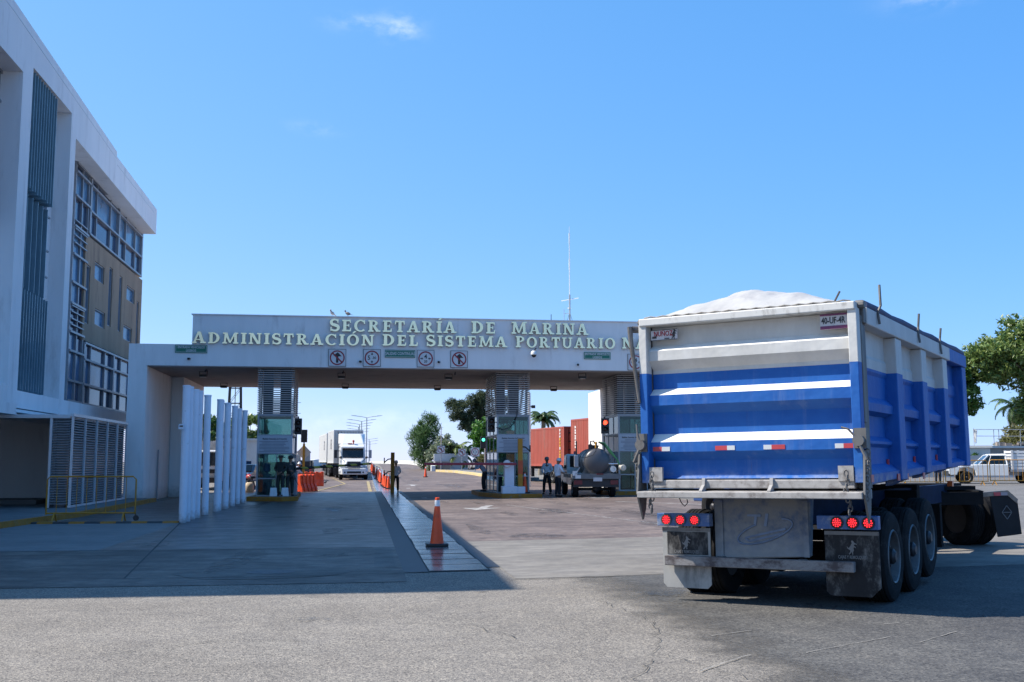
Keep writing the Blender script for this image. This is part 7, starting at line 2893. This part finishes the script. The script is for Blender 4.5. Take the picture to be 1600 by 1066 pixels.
mb = MB()
mb.hexa([(-0.72, 1.01, 1.03), (0.72, 1.01, 1.03), (0.72, 1.03, 1.03), (-0.72, 1.03, 1.03), (-0.66, 0.56, 1.39), (0.66, 0.56, 1.39), (0.66, 0.58, 1.4), (-0.66, 0.58, 1.4)])
mb.build('windshield', dark_screen, cv)
for s in (-1, 1):
    for y in (1.3, -1.3):
        wheel(cv, s * 0.76, y, 0.32, r=0.32, w=0.2, side=s, n=20, tread=2)

# water tank on a small utility trailer behind the barriers
wt_ = thing('tank_truck', 'dark pickup carrying a small beige water tank and a grey box, behind the orange barriers', 'pickup truck', (-4.75, 84, zg(-4.7, 84) + 0.01), 0)
mb = MB()
mb.prism([(0.0, 0.45), (4.6, 0.45), (4.7, 0.95), (3.6, 1.1), (3.1, 1.55), (1.9, 1.6), (1.85, 1.05), (0.0, 1.05)], 'x', -0.85, 0.85)
mb.build('body', M('dark_pickup_paint', (0.02, 0.022, 0.025), 0.35, coat=0.4), wt_, bevel=0.05)
mb = MB()
mb.box(-0.84, 0.84, 0.02, 1.8, 1.051, 1.12)
mb.box(-0.6, 0.7, 0.2, 1.6, 1.12, 1.5)
mb.build('load_rack', dark_metal, wt_)
mb = MB()
mb.lathe([(0.26, 1.5), (0.27, 1.6), (0.26, 1.75), (0.27, 1.8), (0.26, 1.98), (0.24, 2.05), (0.12, 2.2), (0.06, 2.22), (0.06, 2.27), (0.0001, 2.28)], 24, o=(-0.28, 0.7, 0))
mb.build('water_tank', M('beige_water_tank', (0.5, 0.45, 0.37), 0.6, var=0.08), wt_, smooth=35)
mb = MB()
mb.box(0.1, 0.68, 0.5, 1.2, 1.5, 2.3)
mb.build('grey_box', M('grey_tank_box', (0.33, 0.32, 0.3), 0.7, var=0.1), wt_, bevel=0.02)
for s in (-1, 1):
    for y in (0.9, 3.8):
        wheel(wt_, s * 0.74, y, 0.34, r=0.34, w=0.22, side=s, n=20, tread=2)
    mb = MB()
    mb.box(s * 0.76 - 0.08, s * 0.76 + 0.08, -0.02, 0.0, 0.7, 1.0)
    mb.build('tail_light', tape_red, wt_)

# ------------------------------------------------------------------ people


def skin_obj(name, verts, edges, radii, mat, parent=None, root=0, sub=2):
    me = bpy.data.meshes.new(name)
    me.from_pydata(verts, edges, [])
    me.materials.append(mat)
    o = bpy.data.objects.new(name, me)
    C.objects.link(o)
    bm = bmesh.new()
    bm.from_mesh(me)
    lay = bm.verts.layers.skin.verify()
    bm.verts.ensure_lookup_table()
    for i, v in enumerate(bm.verts):
        r = radii[i]
        v[lay].radius = r if isinstance(r, tuple) else (r, r)
        v[lay].use_root = (i == root)
    bm.to_mesh(me)
    bm.free()
    md = o.modifiers.new('skin', 'SKIN')
    md.use_smooth_shade = True
    ms = o.modifiers.new('sub', 'SUBSURF')
    ms.levels = ms.render_levels = sub
    if parent is not None:
        o.parent = parent
    return o


class Sk:
    def __init__(self):
        self.v, self.e, self.r = [], [], []

    def add(self, p, r, par=None):
        self.v.append(tuple(p))
        self.r.append(r)
        if par is not None:
            self.e.append((par, len(self.v) - 1))
        return len(self.v) - 1


def person(label, loc, rz, J=None, shirt=None, trousers=None, hat=None, hatmat=None, h=1.72, sleeves='long', group='people at the gate', extra=None):
    """J overrides joints of a standing figure that faces +y (metres, for a height of 1.72)"""
    k = h / 1.72
    P = dict(pelvis=(0, 0, 0.93), waist=(0, 0.0, 1.06), chest=(0, 0.0, 1.27), neck=(0, 0.0, 1.45), headb=(0, 0.015, 1.53), headm=(0, 0.025, 1.61), headt=(0, 0.01, 1.68),
             shL=(-0.17, 0, 1.39), elL=(-0.24, -0.02, 1.12), wrL=(-0.22, 0.08, 0.88), shR=(0.17, 0, 1.39), elR=(0.24, -0.02, 1.12), wrR=(0.22, 0.08, 0.88),
             hiL=(-0.09, 0, 0.88), knL=(-0.11, 0.02, 0.49), anL=(-0.12, -0.02, 0.09), hiR=(0.09, 0, 0.88), knR=(0.11, 0.02, 0.49), anR=(0.12, -0.02, 0.09))
    if J:
        P.update(J)
    P = {a: Vector(b) * k for a, b in P.items()}
    s = Sk()
    pe = s.add(P['pelvis'], (0.125, 0.095))
    wa = s.add(P['waist'], (0.115, 0.09), pe)
    ch = s.add(P['chest'], (0.13, 0.10), wa)
    ne = s.add(P['neck'], 0.052, ch)
    hb = s.add(P['headb'], (0.066, 0.078), ne)
    hm = s.add(P['headm'], (0.074, 0.092), hb)
    s.add(P['headt'], (0.052, 0.062), hm)
    fdir = (P['headm'] - P['neck'])
    fw = Vector((0, 1, 0)) if not J or 'face' not in J else Vector(J['face']).normalized()
    sd = Vector((fw.y, -fw.x, 0)).normalized()
    nb = s.add(P['headm'] + fw * 0.088 - Vector((0, 0, 0.005)), 0.016, hm)
    s.add(P['headm'] + fw * 0.115 - Vector((0, 0, 0.03)), 0.012, nb)
    for q in (-1, 1):
        e1 = s.add(P['headm'] + sd * q * 0.075, 0.016, hm)
        s.add(P['headm'] + sd * q * 0.09 + Vector((0, 0, 0.015)), 0.014, e1)
    for q, S_ in ((-1, 'L'), (1, 'R')):
        a = s.add(P['sh' + S_], 0.058, ch)
        b = s.add(P['el' + S_], 0.04, a)
        c = s.add(P['wr' + S_], 0.026, b)
        d = (P['wr' + S_] - P['el' + S_]).normalized()
        lat = d.cross(Vector((1, 0, 0)))
        lat = lat.normalized() if lat.length > 0.1 else Vector((0, 1, 0))
        nrm = d.cross(lat)
        pa = s.add(P['wr' + S_] + d * 0.055, (0.036, 0.02), c)
        for f, (o_, ln_) in enumerate(((-0.03, 0.065), (-0.01, 0.078), (0.01, 0.072), (0.028, 0.055))):
            f1 = s.add(P['wr' + S_] + d * 0.095 + lat * o_, 0.0095, pa)
            f2 = s.add(P['wr' + S_] + d * (0.095 + ln_ * 0.5) + lat * o_ + nrm * 0.008 * q, 0.0085, f1)
            s.add(P['wr' + S_] + d * (0.095 + ln_ * 0.9) + lat * o_ + nrm * 0.026 * q, 0.007, f2)
        t1 = s.add(P['wr' + S_] + d * 0.05 - lat * 0.045, 0.011, pa)
        s.add(P['wr' + S_] + d * 0.09 - lat * 0.06, 0.009, t1)
        a = s.add(P['hi' + S_], 0.085, pe)
        b = s.add(P['kn' + S_], 0.056, a)
        c = s.add(P['an' + S_], 0.04, b)
        fd = Vector((0, 1, 0))
        s.add(P['an' + S_] + Vector((0, 0.12, -0.05)), 0.034, c)
    o = skin_obj('person', s.v, s.e, s.r, skin_m)
    o.location = loc
    o.rotation_euler = (0, 0, rz)
    tag(o, label, 'person', group)
    # shirt
    t = Sk()
    w0 = t.add(P['pelvis'].lerp(P['waist'], 0.35), (0.15, 0.115))
    w1_ = t.add(P['waist'], (0.145, 0.115), w0)
    c1_ = t.add(P['chest'], (0.155, 0.122), w1_)
    n1 = t.add(P['neck'] - (P['neck'] - P['chest']) * 0.12, (0.066, 0.064), c1_)
    for S_ in 'LR':
        a = t.add(P['sh' + S_], 0.078, c1_)
        b = t.add(P['el' + S_].lerp(P['sh' + S_], 0.0 if sleeves == 'long' else 0.35), 0.058, a)
        if sleeves == 'long':
            t.add(P['wr' + S_].lerp(P['el' + S_], 0.08), 0.042, b)
    skin_obj('shirt', t.v, t.e, t.r, shirt, o, root=1)
    t = Sk()
    w0 = t.add(P['pelvis'].lerp(P['waist'], 0.4), (0.142, 0.11))
    w1_ = t.add(P['pelvis'], (0.15, 0.118), w0)
    for S_ in 'LR':
        a = t.add(P['hi' + S_], 0.105, w1_)
        b = t.add(P['kn' + S_], 0.078, a)
        t.add(P['an' + S_] + Vector((0, 0, 0.0)), 0.066, b)
    skin_obj('trousers', t.v, t.e, t.r, trousers, o, root=1)
    for S_ in 'LR':
        t = Sk()
        a = t.add(P['an' + S_] + Vector((0, -0.05, -0.04)), 0.048)
        b = t.add(P['an' + S_] + Vector((0, 0.05, -0.045)), 0.046, a)
        t.add(P['an' + S_] + Vector((0, 0.16, -0.055)), 0.038, b)
        skin_obj('shoe', t.v, t.e, t.r, black_plastic, o, root=0, sub=1)
    mb = MB()
    hc = P['headm']
    up = (P['headt'] - P['headb']).normalized()
    base_z = hc + up * 0.02
    prof = {'helmet': [(0.125, -0.01), (0.128, 0.0), (0.112, 0.012), (0.108, 0.05), (0.088, 0.1), (0.05, 0.128), (0.0001, 0.135)],
            'cap': [(0.098, -0.01), (0.1, 0.04), (0.088, 0.08), (0.05, 0.105), (0.0001, 0.11)],
            'hair': [(0.088, -0.05), (0.094, 0.0), (0.092, 0.045), (0.072, 0.08), (0.04, 0.095), (0.0001, 0.098)],
            'boonie': [(0.19, -0.012), (0.19, 0.0), (0.112, 0.016), (0.108, 0.07), (0.09, 0.095), (0.0001, 0.1)]}[hat]
    mb.lathe(prof, 24)
    if hat in ('helmet', 'cap'):
        mb.prism([(-0.07, 0.08), (0.07, 0.08), (0.05, 0.17), (-0.05, 0.17)], 'z', 0.0, 0.012)
    q = Vector((0, 0, 1)).rotation_difference(up)
    hobj = mb.build({'helmet': 'helmet', 'cap': 'cap', 'hair': 'hair', 'boonie': 'hat'}[hat], hatmat, o, smooth=50)
    hobj.location = base_z
    hobj.rotation_mode = 'QUATERNION'
    hobj.rotation_quaternion = q
    if extra:
        extra(o, P)
    return o


fatigue = M('dark_fatigues', (0.022, 0.026, 0.024), 0.8, var=0.5, scale=14)
navy = M('dark_navy_trousers', (0.012, 0.014, 0.022), 0.8, var=0.2)
shirt_w = M('white_uniform_shirt', (0.80, 0.82, 0.88), 0.8, var=0.06, scale=5)
shirt_b = M('pale_blue_shirt', (0.42, 0.47, 0.58), 0.8, var=0.08, scale=5)
helmet_w = M('white_helmet', (0.62, 0.62, 0.64), 0.35, var=0.05)
helmet_g = M('grey_helmet', (0.22, 0.22, 0.23), 0.4, var=0.1)
orange_hat = M('orange_helmet', (0.75, 0.13, 0.06), 0.4, var=0.08)
dark_hair = M('dark_hair', (0.015, 0.012, 0.01), 0.6, var=0.3)


def rifle(o, P):
    mb = MB()
    a, b = Vector((0.14, 0.2, 1.2)), Vector((-0.14, 0.22, 0.72))
    mb.bar(a, b, 0.05, 0.09)
    mb.tube([b, b + (b - a).normalized() * 0.3], 0.014, 6)
    mb.bar(a.lerp(b, 0.5), a.lerp(b, 0.5) + Vector((0.04, 0.05, -0.16)), 0.03, 0.05)
    r_ = mb.build('rifle', black_plastic)
    r_.location = o.location
    r_.rotation_euler = o.rotation_euler
    tag(r_, 'dark rifle slung across the chest of the guard nearer the barrier arm', 'rifle')


person('guard in dark fatigues and a wide hat in front of the left booth', (-3.5, 47.5, zi + 0.0), R(160),
       J=dict(wrL=(-0.10, 0.17, 1.0), elL=(-0.26, 0.0, 1.14), wrR=(0.08, 0.18, 1.02), elR=(0.26, 0.0, 1.14)), shirt=fatigue, trousers=fatigue, hat='boonie', hatmat=fatigue, h=1.74, group='guards at the left booth')
person('guard in dark fatigues and a helmet in front of the left booth', (-3.12, 47.62, zi + 0.0), R(-150),
       J=dict(wrL=(-0.08, 0.2, 0.98), elL=(-0.26, 0.02, 1.14), wrR=(0.1, 0.2, 1.1), elR=(0.26, 0.0, 1.16)), shirt=fatigue, trousers=fatigue, hat='helmet', hatmat=fatigue, h=1.70, group='guards at the left booth', extra=rifle)
person('officer in a white shirt and helmet with his back turned, beside the hooked yellow post', (1.72, 58.35, zg(1.7, 58.3) + 0.012), R(-10),
       J=dict(wrL=(-0.12, 0.2, 0.98), elL=(-0.26, -0.02, 1.14), wrR=(0.1, 0.2, 0.98), elR=(0.26, -0.02, 1.14), anL=(-0.2, 0.02, 0.09), knL=(-0.16, 0.04, 0.49)), shirt=shirt_w, trousers=navy, hat='helmet', hatmat=helmet_w, h=1.66)
person('man in a pale shirt and grey cap bending over beside the middle booth', (5.62, 51.0, zi2), R(100),
       J=dict(pelvis=(0, -0.05, 0.93), waist=(0, 0.02, 1.05), chest=(0, 0.16, 1.22), neck=(0, 0.30, 1.34), headb=(0, 0.37, 1.38), headm=(0, 0.43, 1.42), headt=(0, 0.47, 1.48), shL=(-0.17, 0.24, 1.3), shR=(0.17, 0.24, 1.3), elL=(-0.24, 0.34, 1.08), elR=(0.24, 0.34, 1.08), wrL=(-0.14, 0.52, 1.08), wrR=(0.14, 0.52, 1.08), hiL=(-0.09, -0.04, 0.88), hiR=(0.09, -0.04, 0.88)),
       shirt=shirt_b, trousers=navy, hat='cap', hatmat=helmet_g, h=1.72)
person('officer in a white shirt and grey helmet, left of the two beside the tank truck', (8.62, 50.9, zg(8.6, 50.9) + 0.012), R(150),
       J=dict(wrL=(-0.14, 0.18, 1.02), elL=(-0.27, 0.0, 1.14), wrR=(0.12, 0.2, 0.98), elR=(0.26, 0.0, 1.14), anL=(-0.17, -0.02, 0.09), anR=(0.17, -0.02, 0.09), knL=(-0.14, 0.02, 0.49), knR=(0.14, 0.02, 0.49)), shirt=shirt_w, trousers=navy, hat='helmet', hatmat=helmet_g, h=1.74)
person('officer in a white shirt and white helmet at the door of the tank truck', (8.55, 47.6, zg(8.5, 47.6) + 0.012), R(-62),
       J=dict(wrL=(-0.12, 0.28, 1.08), elL=(-0.25, 0.06, 1.14), wrR=(0.14, 0.3, 1.1), elR=(0.26, 0.06, 1.15), headb=(0, 0.03, 1.53), headm=(0, 0.05, 1.6), headt=(0, 0.06, 1.67)), shirt=shirt_w, trousers=navy, hat='helmet', hatmat=helmet_w, h=1.68)
person('person in an orange helmet standing behind the hood of the white pickup', (33.2, 59.6, zg(33, 59.6) + 0.01), R(160), shirt=shirt_b, trousers=navy, hat='helmet', hatmat=orange_hat, h=1.66)
person('person in a pale blue shirt behind the orange barriers and striped arm', (-3.95, 65.5, zg(-4, 65.5) + 0.01), R(-60),
       J=dict(pelvis=(0, 0, 0.9), chest=(0, 0.1, 1.24), neck=(0, 0.17, 1.40), headb=(0, 0.2, 1.47), headm=(0, 0.22, 1.54), headt=(0, 0.22, 1.61), wrL=(-0.2, 0.36, 1.0), elL=(-0.25, 0.14, 1.1), wrR=(0.2, 0.36, 1.0), elR=(0.25, 0.14, 1.1)), shirt=shirt_b, trousers=navy, hat='helmet', hatmat=helmet_w, h=1.66)
# the driver of the pickup, seated
s_ = person('driver in dark clothes sitting at the wheel of the white pickup', (34.94, 57.08, zg(35, 57) + 0.2), R(90) - 0.36,
            J=dict(pelvis=(0, -0.22, 0.68), waist=(0, -0.25, 0.8), chest=(0, -0.26, 1.0), neck=(0, -0.24, 1.16), headb=(0, -0.22, 1.23), headm=(0, -0.2, 1.3), headt=(0, -0.21, 1.37), shL=(-0.17, -0.25, 1.1), shR=(0.17, -0.25, 1.1), elL=(-0.24, -0.05, 0.88), elR=(0.24, -0.05, 0.88), wrL=(-0.14, 0.22, 0.95), wrR=(0.14, 0.22, 0.95),
                   hiL=(-0.1, -0.16, 0.64), hiR=(0.1, -0.16, 0.64), knL=(-0.12, 0.24, 0.68), knR=(0.12, 0.24, 0.68), anL=(-0.12, 0.40, 0.38), anR=(0.12, 0.40, 0.38)), shirt=fatigue, trousers=navy, hat='hair', hatmat=dark_hair, h=1.6)

# ------------------------------------------------------------------ trees
leaf_dark = M_leaf('dark_casuarina_needles', (0.025, 0.045, 0.018), (0.085, 0.11, 0.05), 0.7)
leaf_mid = M_leaf('fine_green_needles', (0.03, 0.085, 0.022), (0.12, 0.20, 0.06), 0.7)
leaf_bright = M_leaf('bright_green_leaves', (0.035, 0.12, 0.012), (0.10, 0.24, 0.03), 0.45)
leaf_grey = M_leaf('sea_grape_leaves', (0.13, 0.18, 0.10), (0.33, 0.36, 0.24), 0.35)
leaf_almond = M_leaf('broad_olive_leaves', (0.055, 0.12, 0.02), (0.24, 0.30, 0.085), 0.42)
leaf_deep = M_leaf('deep_green_broad_leaves', (0.03, 0.09, 0.014), (0.10, 0.19, 0.04), 0.42)
leaf_olive = M_leaf('dusty_olive_leaves', (0.075, 0.085, 0.025), (0.19, 0.18, 0.06), 0.6)
leaf_palm = M_leaf('palm_fronds', (0.03, 0.07, 0.018), (0.10, 0.16, 0.05), 0.45)
leaf_palm_y = M_leaf('yellowing_palm_fronds', (0.07, 0.12, 0.025), (0.22, 0.27, 0.06), 0.5)
leaf_dry = M_leaf('dry_palm_fronds', (0.25, 0.21, 0.12), (0.42, 0.36, 0.22), 0.6)


def leaf_cloud(nrs, centres, per, spread, size, aspect, droop=0.0, flat=0.5):
    """many small leaf faces scattered round clump centres"""
    n = len(centres) * per
    c = np.repeat(np.array([q[:3] for q in centres]), per, axis=0)
    rad = np.repeat(np.array([q[3] for q in centres]), per)[:, None]
    d = nrs.normal(size=(n, 3))
    d /= np.linalg.norm(d, axis=1)[:, None]
    p = c + d * (nrs.uniform(0, 1, (n, 1)) ** 0.45) * rad * np.array([1, 1, flat + 0.25]) * spread
    a = nrs.normal(size=(n, 3)) + d * 0.6
    a[:, 2] -= droop
    a /= np.linalg.norm(a, axis=1)[:, None]
    b = np.cross(a, nrs.normal(size=(n, 3)))
    b /= np.linalg.norm(b, axis=1)[:, None] + 1e-9
    s = size * nrs.uniform(0.55, 1.35, (n, 1))
    u, v = a * s * aspect, b * s
    V = np.stack([p - u, p - u * 0.1 + v * 0.55, p + u, p - u * 0.1 - v * 0.55], axis=1).reshape(-1, 3)
    return V, n


def leaves_obj(name, V, n, mat, parent):
    me = bpy.data.meshes.new(name)
    me.vertices.add(len(V))
    me.vertices.foreach_set('co', V.astype(np.float32).ravel())
    me.loops.add(4 * n)
    me.loops.foreach_set('vertex_index', np.arange(4 * n, dtype=np.int32))
    me.polygons.add(n)
    me.polygons.foreach_set('loop_start', np.arange(0, 4 * n, 4, dtype=np.int32))
    me.polygons.foreach_set('loop_total', np.full(n, 4, dtype=np.int32))
    me.update()
    me.materials.append(mat)
    o = bpy.data.objects.new(name, me)
    C.objects.link(o)
    o.parent = parent
    return o


def tree(name, label, loc, trunk_h, trunk_r, blobs, mat, per=60, size=0.12, aspect=1.4, nclump=60, seed=1, clump_r=0.7, droop=0.0, lean=(0, 0), flat=0.5, group='trees and shrubs', bm_=bark, cat='tree'):
    """tapered trunk, limbs to the clumps, and a crown of leaf clumps spread through the given ellipsoids (x, y, z, rx, ry, rz)"""
    nrs = np.random.RandomState(seed)
    t = thing(name, label, cat, loc, 0, group)
    cs = []
    vol = np.array([b[3] * b[4] * b[5] for b in blobs])
    for b, k in zip(blobs, np.maximum(2, (vol / vol.sum() * nclump)).astype(int)):
        for _ in range(k):
            d = nrs.normal(size=3)
            d /= np.linalg.norm(d)
            q = nrs.uniform(0.35, 1.0) ** 0.5
            cs.append((b[0] + d[0] * b[3] * q, b[1] + d[1] * b[4] * q, b[2] + d[2] * b[5] * q, clump_r * nrs.uniform(0.55, 1.25)))
    mb = MB()
    top = Vector((lean[0], lean[1], trunk_h))
    mb.tube([(0, 0, -0.2), (lean[0] * 0.25, lean[1] * 0.25, trunk_h * 0.35), (lean[0] * 0.7, lean[1] * 0.7, trunk_h * 0.75), top], [trunk_r * 1.25, trunk_r, trunk_r * 0.8, trunk_r * 0.6], 10)
    tr_ = mb.build('trunk', bm_, t, smooth=50)
    mb = MB()
    for i, c in enumerate(cs):
        if i % (3 if len(cs) < 150 else 7) == 0:
            a = top.lerp(Vector((0, 0, 0)), nrs.uniform(0.0, 0.35))
            e = Vector(c[:3])
            m_ = a.lerp(e, 0.5) + Vector((nrs.uniform(-.2, .2), nrs.uniform(-.2, .2), nrs.uniform(-0.1, 0.3))) * (e - a).length * 0.3
            mb.tube([a, m_, e], [trunk_r * 0.42, trunk_r * 0.22, trunk_r * 0.06], 6)
    mb.build('limbs', bm_, t, smooth=50)
    V, n = leaf_cloud(nrs, cs, per, 1.0, size, aspect, droop, flat)
    leaves_obj('crown', V, n, mat, t)
    return t


def palm(name, label, loc, h, nf, fl, mat, seed=1, lean=(0.2, 0.1), tr=0.16, up=0.7, dry=0, group='palms'):
    nrs = random.Random(seed)
    t = thing(name, label, 'palm tree', loc, 0, group)
    mb = MB()
    top = Vector((lean[0], lean[1], h))
    mb.tube([(0, 0, -0.2), (lean[0] * 0.2, lean[1] * 0.2, h * 0.3), (lean[0] * 0.6, lean[1] * 0.6, h * 0.7), top], [tr * 1.5, tr, tr * 0.9, tr * 0.8], 10)
    mb.build('trunk', palm_bark, t, smooth=50)

    def fronds(nm, count, el0, el1, m):
        mb = MB()
        for k in range(count):
            az = 2 * PI * (k + nrs.uniform(-0.3, 0.3)) / count
            el = nrs.uniform(el0, el1)
            L = fl * nrs.uniform(0.8, 1.1)
            pts = []
            p = top.copy()
            e = el
            for i in range(9):
                pts.append(p.copy())
                p = p + Vector((math.cos(az) * math.cos(e), math.sin(az) * math.cos(e), math.sin(e))) * L / 8
                e -= nrs.uniform(0.12, 0.26) + 0.03 * i
            mb.tube(pts, [0.03] * 5 + [0.02, 0.015, 0.01, 0.006], 4)
            for i in range(1, 9):
                for u in np.linspace(0, 1, 6)[:-1]:
                    a = pts[i - 1].lerp(pts[i], u)
                    d = (pts[i] - pts[i - 1]).normalized()
                    sd = d.cross(Vector((0, 0, 1)))
                    sd = sd.normalized() if sd.length > 0.05 else Vector((math.sin(az), -math.cos(az), 0))
                    f = (i - 1 + u) / 8
                    ln_ = 0.30 * fl * (0.35 + math.sin(PI * min(1, f + 0.12)) * 0.75) * 0.75
                    for s in (-1, 1):
                        tip = a + (sd * s * 0.8 + d * 0.55 + Vector((0, 0, -0.35 - nrs.random() * 0.4))).normalized() * ln_
                        w_ = d * 0.06
                        mb.add([a - w_, a + w_, tip], [(0, 1, 2)])
        mb.build(nm, m, t, fix=False)
    fronds('crown', nf, -0.1, up + 0.5, mat)
    if dry:
        fronds('dry_fronds', dry, -1.2, -0.5, leaf_dry)
    return t


# beyond the gate, left of the middle booth
def zt(x, y):
    return (x, y, zg(x, y))


tree('casuarina_tree', 'dense upright casuarina, leftmost of the trees beyond the gate', zt(6.55, 118), 3.0, 0.16, [(-0.2, 0, 2.6, 1.5, 1.4, 2.2), (0.4, 0, 4.3, 1.1, 1.1, 1.4), (-0.7, 0, 4.1, 0.9, 0.9, 1.2)], leaf_mid, per=130, size=0.05, aspect=5.5, nclump=70, seed=3, clump_r=0.75, droop=-0.9, flat=0.9)
tree('casuarina_tree', 'large dark spreading casuarina, tallest beyond the gate', zt(12.9, 122), 5.0, 0.28, [(-1.6, 0, 6.3, 2.1, 1.6, 1.2), (1.2, 0, 7.2, 1.9, 1.5, 1.4), (-3.2, 0, 6.9, 1.3, 1, 0.5), (-0.6, 0, 4.7, 1.8, 1.2, 1.0), (2.2, 0, 5.0, 1.7, 1.2, 1.4), (0.0, 0, 7.7, 1.3, 1, 0.8)], leaf_dark, per=120, size=0.07, aspect=4.0, nclump=110, seed=8, clump_r=0.7, droop=0.2, flat=0.6)
tree('leafy_tree', 'bright green round tree beside the middle booth', zt(13.2, 112), 2.4, 0.18, [(-0.2, 0, 3.7, 2.0, 1.6, 1.5), (-1.2, 0, 2.9, 1.1, 1.0, 0.9), (0.4, 0, 2.5, 1.7, 1.3, 1.0)], leaf_bright, per=130, size=0.13, aspect=1.4, nclump=60, seed=5, clump_r=0.6)
tree('sea_grape_bush', 'pale grey green sea grape bush behind the white screen wall', zt(8.2, 115.5), 1.2, 0.1, [(0.2, 0, 2.2, 1.4, 0.9, 1.4), (-0.9, -0.2, 1.2, 0.8, 0.8, 0.9), (0.9, 0, 2.6, 0.9, 0.8, 0.8)], leaf_grey, per=90, size=0.12, aspect=1.2, nclump=46, seed=6, clump_r=0.5)
palm('young_palm', 'young palm with yellow green fronds above the white screen wall', zt(9.75, 115.5), 1.5, 22, 2.8, leaf_palm_y, seed=4, lean=(0.1, 0), up=1.0, tr=0.17)
palm('young_palm', 'dark green palm right behind the yellow green one', zt(10.5, 116.5), 1.6, 20, 2.6, leaf_palm, seed=9, lean=(0.2, 0), up=0.9, tr=0.15)
tree('roadside_shrub', 'low dusty shrub behind the salmon wall', zt(13.0, 108.5), 0.6, 0.08, [(0, 0, 1.1, 1.9, 0.8, 0.8)], leaf_olive, per=90, size=0.1, aspect=1.5, nclump=36, seed=12, clump_r=0.5, cat='shrub')
tree('roadside_shrub', 'small pale shrub at the end of the white parapet', zt(7.2, 112.5), 0.3, 0.05, [(-0.3, 0, 0.45, 0.7, 0.4, 0.4)], leaf_grey, per=60, size=0.09, aspect=1.4, nclump=16, seed=14, clump_r=0.3, cat='shrub')
palm('coconut_palm', 'coconut palm rising behind the red containers', zt(15.3, 94), 4.75, 26, 1.9, leaf_palm, seed=2, lean=(0.3, 0), up=0.9)
tree('leafy_tree', 'small green tree top behind the right red container', zt(19.6, 88), 3.4, 0.12, [(0, 0, 4.0, 0.9, 0.8, 0.6), (1.4, 0, 4.3, 0.7, 0.7, 0.6), (-1.6, 0, 3.7, 0.9, .8, .4)], leaf_bright, per=70, size=0.12, aspect=2.2, nclump=24, seed=21, clump_r=0.45)
# left, between the posts and the booth
tree('leafy_tree', 'olive green tree behind the white building, seen left of the left booth', zt(-10.4, 104), 2.4, 0.16, [(0, 0, 4.1, 1.5, 1.2, 1.3), (-2.0, 0, 3.9, 1.4, 1.2, 1.2)], leaf_almond, per=110, size=0.14, aspect=1.5, nclump=44, seed=31, clump_r=0.55)
tree('leafy_tree', 'dark tree seen through the gaps of the white pipe posts', zt(-14.4, 88), 2.4, 0.16, [(0, 0, 4.2, 2.0, 1.3, 1.3), (2.2, 0, 3.8, 1.0, 1.0, 1.0)], leaf_deep, per=110, size=0.14, aspect=1.5, nclump=44, seed=32, clump_r=0.6)
# right: the big almond tree and its neighbours
tree('almond_tree', 'large spreading almond tree with arching branches at the right edge', (51.0, 68, 0.45), 4.6, 0.30,
     [(-8.0, 0, 8.3, 1.6, 1.9, 1.6), (-6.2, 0, 9.2, 1.9, 2.1, 1.9), (-9.2, 0, 8.4, 1.1, 1.3, 1.0), (-9.9, 0, 7.9, 0.8, 1.0, 0.8), (-8.9, 0, 7.0, 0.9, 1.0, 0.5), (-6.3, 0, 6.2, 1.2, 1.5, 1.5), (-5.6, 0, 4.4, 1.2, 1.4, 1.4), (-3.0, 0, 8.8, 2.6, 2.4, 2.8)],
     leaf_almond, per=150, size=0.125, aspect=1.5, nclump=260, seed=41, clump_r=0.78, lean=(-1.8, 0))
tree('almond_tree', 'deep green tree just behind the front corner of the dump trailer', (40.2, 69, 0.45), 4.2, 0.24,
     [(0.1, 0, 7.2, 1.1, 1.5, 1.2), (0.5, 0, 6.0, 0.8, 1.2, 1.2), (0.6, 0, 4.9, 0.5, 0.8, 0.5)], leaf_deep, per=150, size=0.125, aspect=1.5, nclump=60, seed=42, clump_r=0.5)
tree('casuarina_tree', 'tip of a dark conifer above the almond tree at the right edge', (53.6, 80, 0.45), 8, 0.2, [(0, 0, 10.5, 1.0, 1.0, 2.4), (0, 0, 8, 1.6, 1.6, 2.0)], leaf_dark, per=90, size=0.07, aspect=4, nclump=36, seed=43, clump_r=0.7)
tree('olive_bush', 'broad dusty olive bush above the block building on the right', (61.6, 93.5, 0.45), 1.6, 0.2, [(0, 0, 3.2, 2.4, 2.2, 1.5), (2.6, 0, 3.0, 2.4, 2.0, 1.5), (-1.6, 0, 2.6, 1.6, 1.6, 1.1)], leaf_olive, per=240, size=0.10, aspect=2.6, nclump=110, seed=44, clump_r=0.75)
palm('coconut_palm', 'palm with hanging dry fronds half hidden behind the almond tree', (62.6, 98, 0.45), 6.6, 12, 2.8, leaf_palm, seed=7, lean=(0.3, 0), up=0.5, dry=10)
tree('roadside_shrub', 'small green shrub against the white building on the right', (49.3, 82.4, 0.45), 0.5, 0.06, [(0, 0, 1.5, 0.5, 0.35, 0.4), (0, 0, 1.0, 0.5, 0.35, 0.5)], leaf_deep, per=80, size=0.08, aspect=1.6, nclump=16, seed=45, clump_r=0.35, cat='shrub')
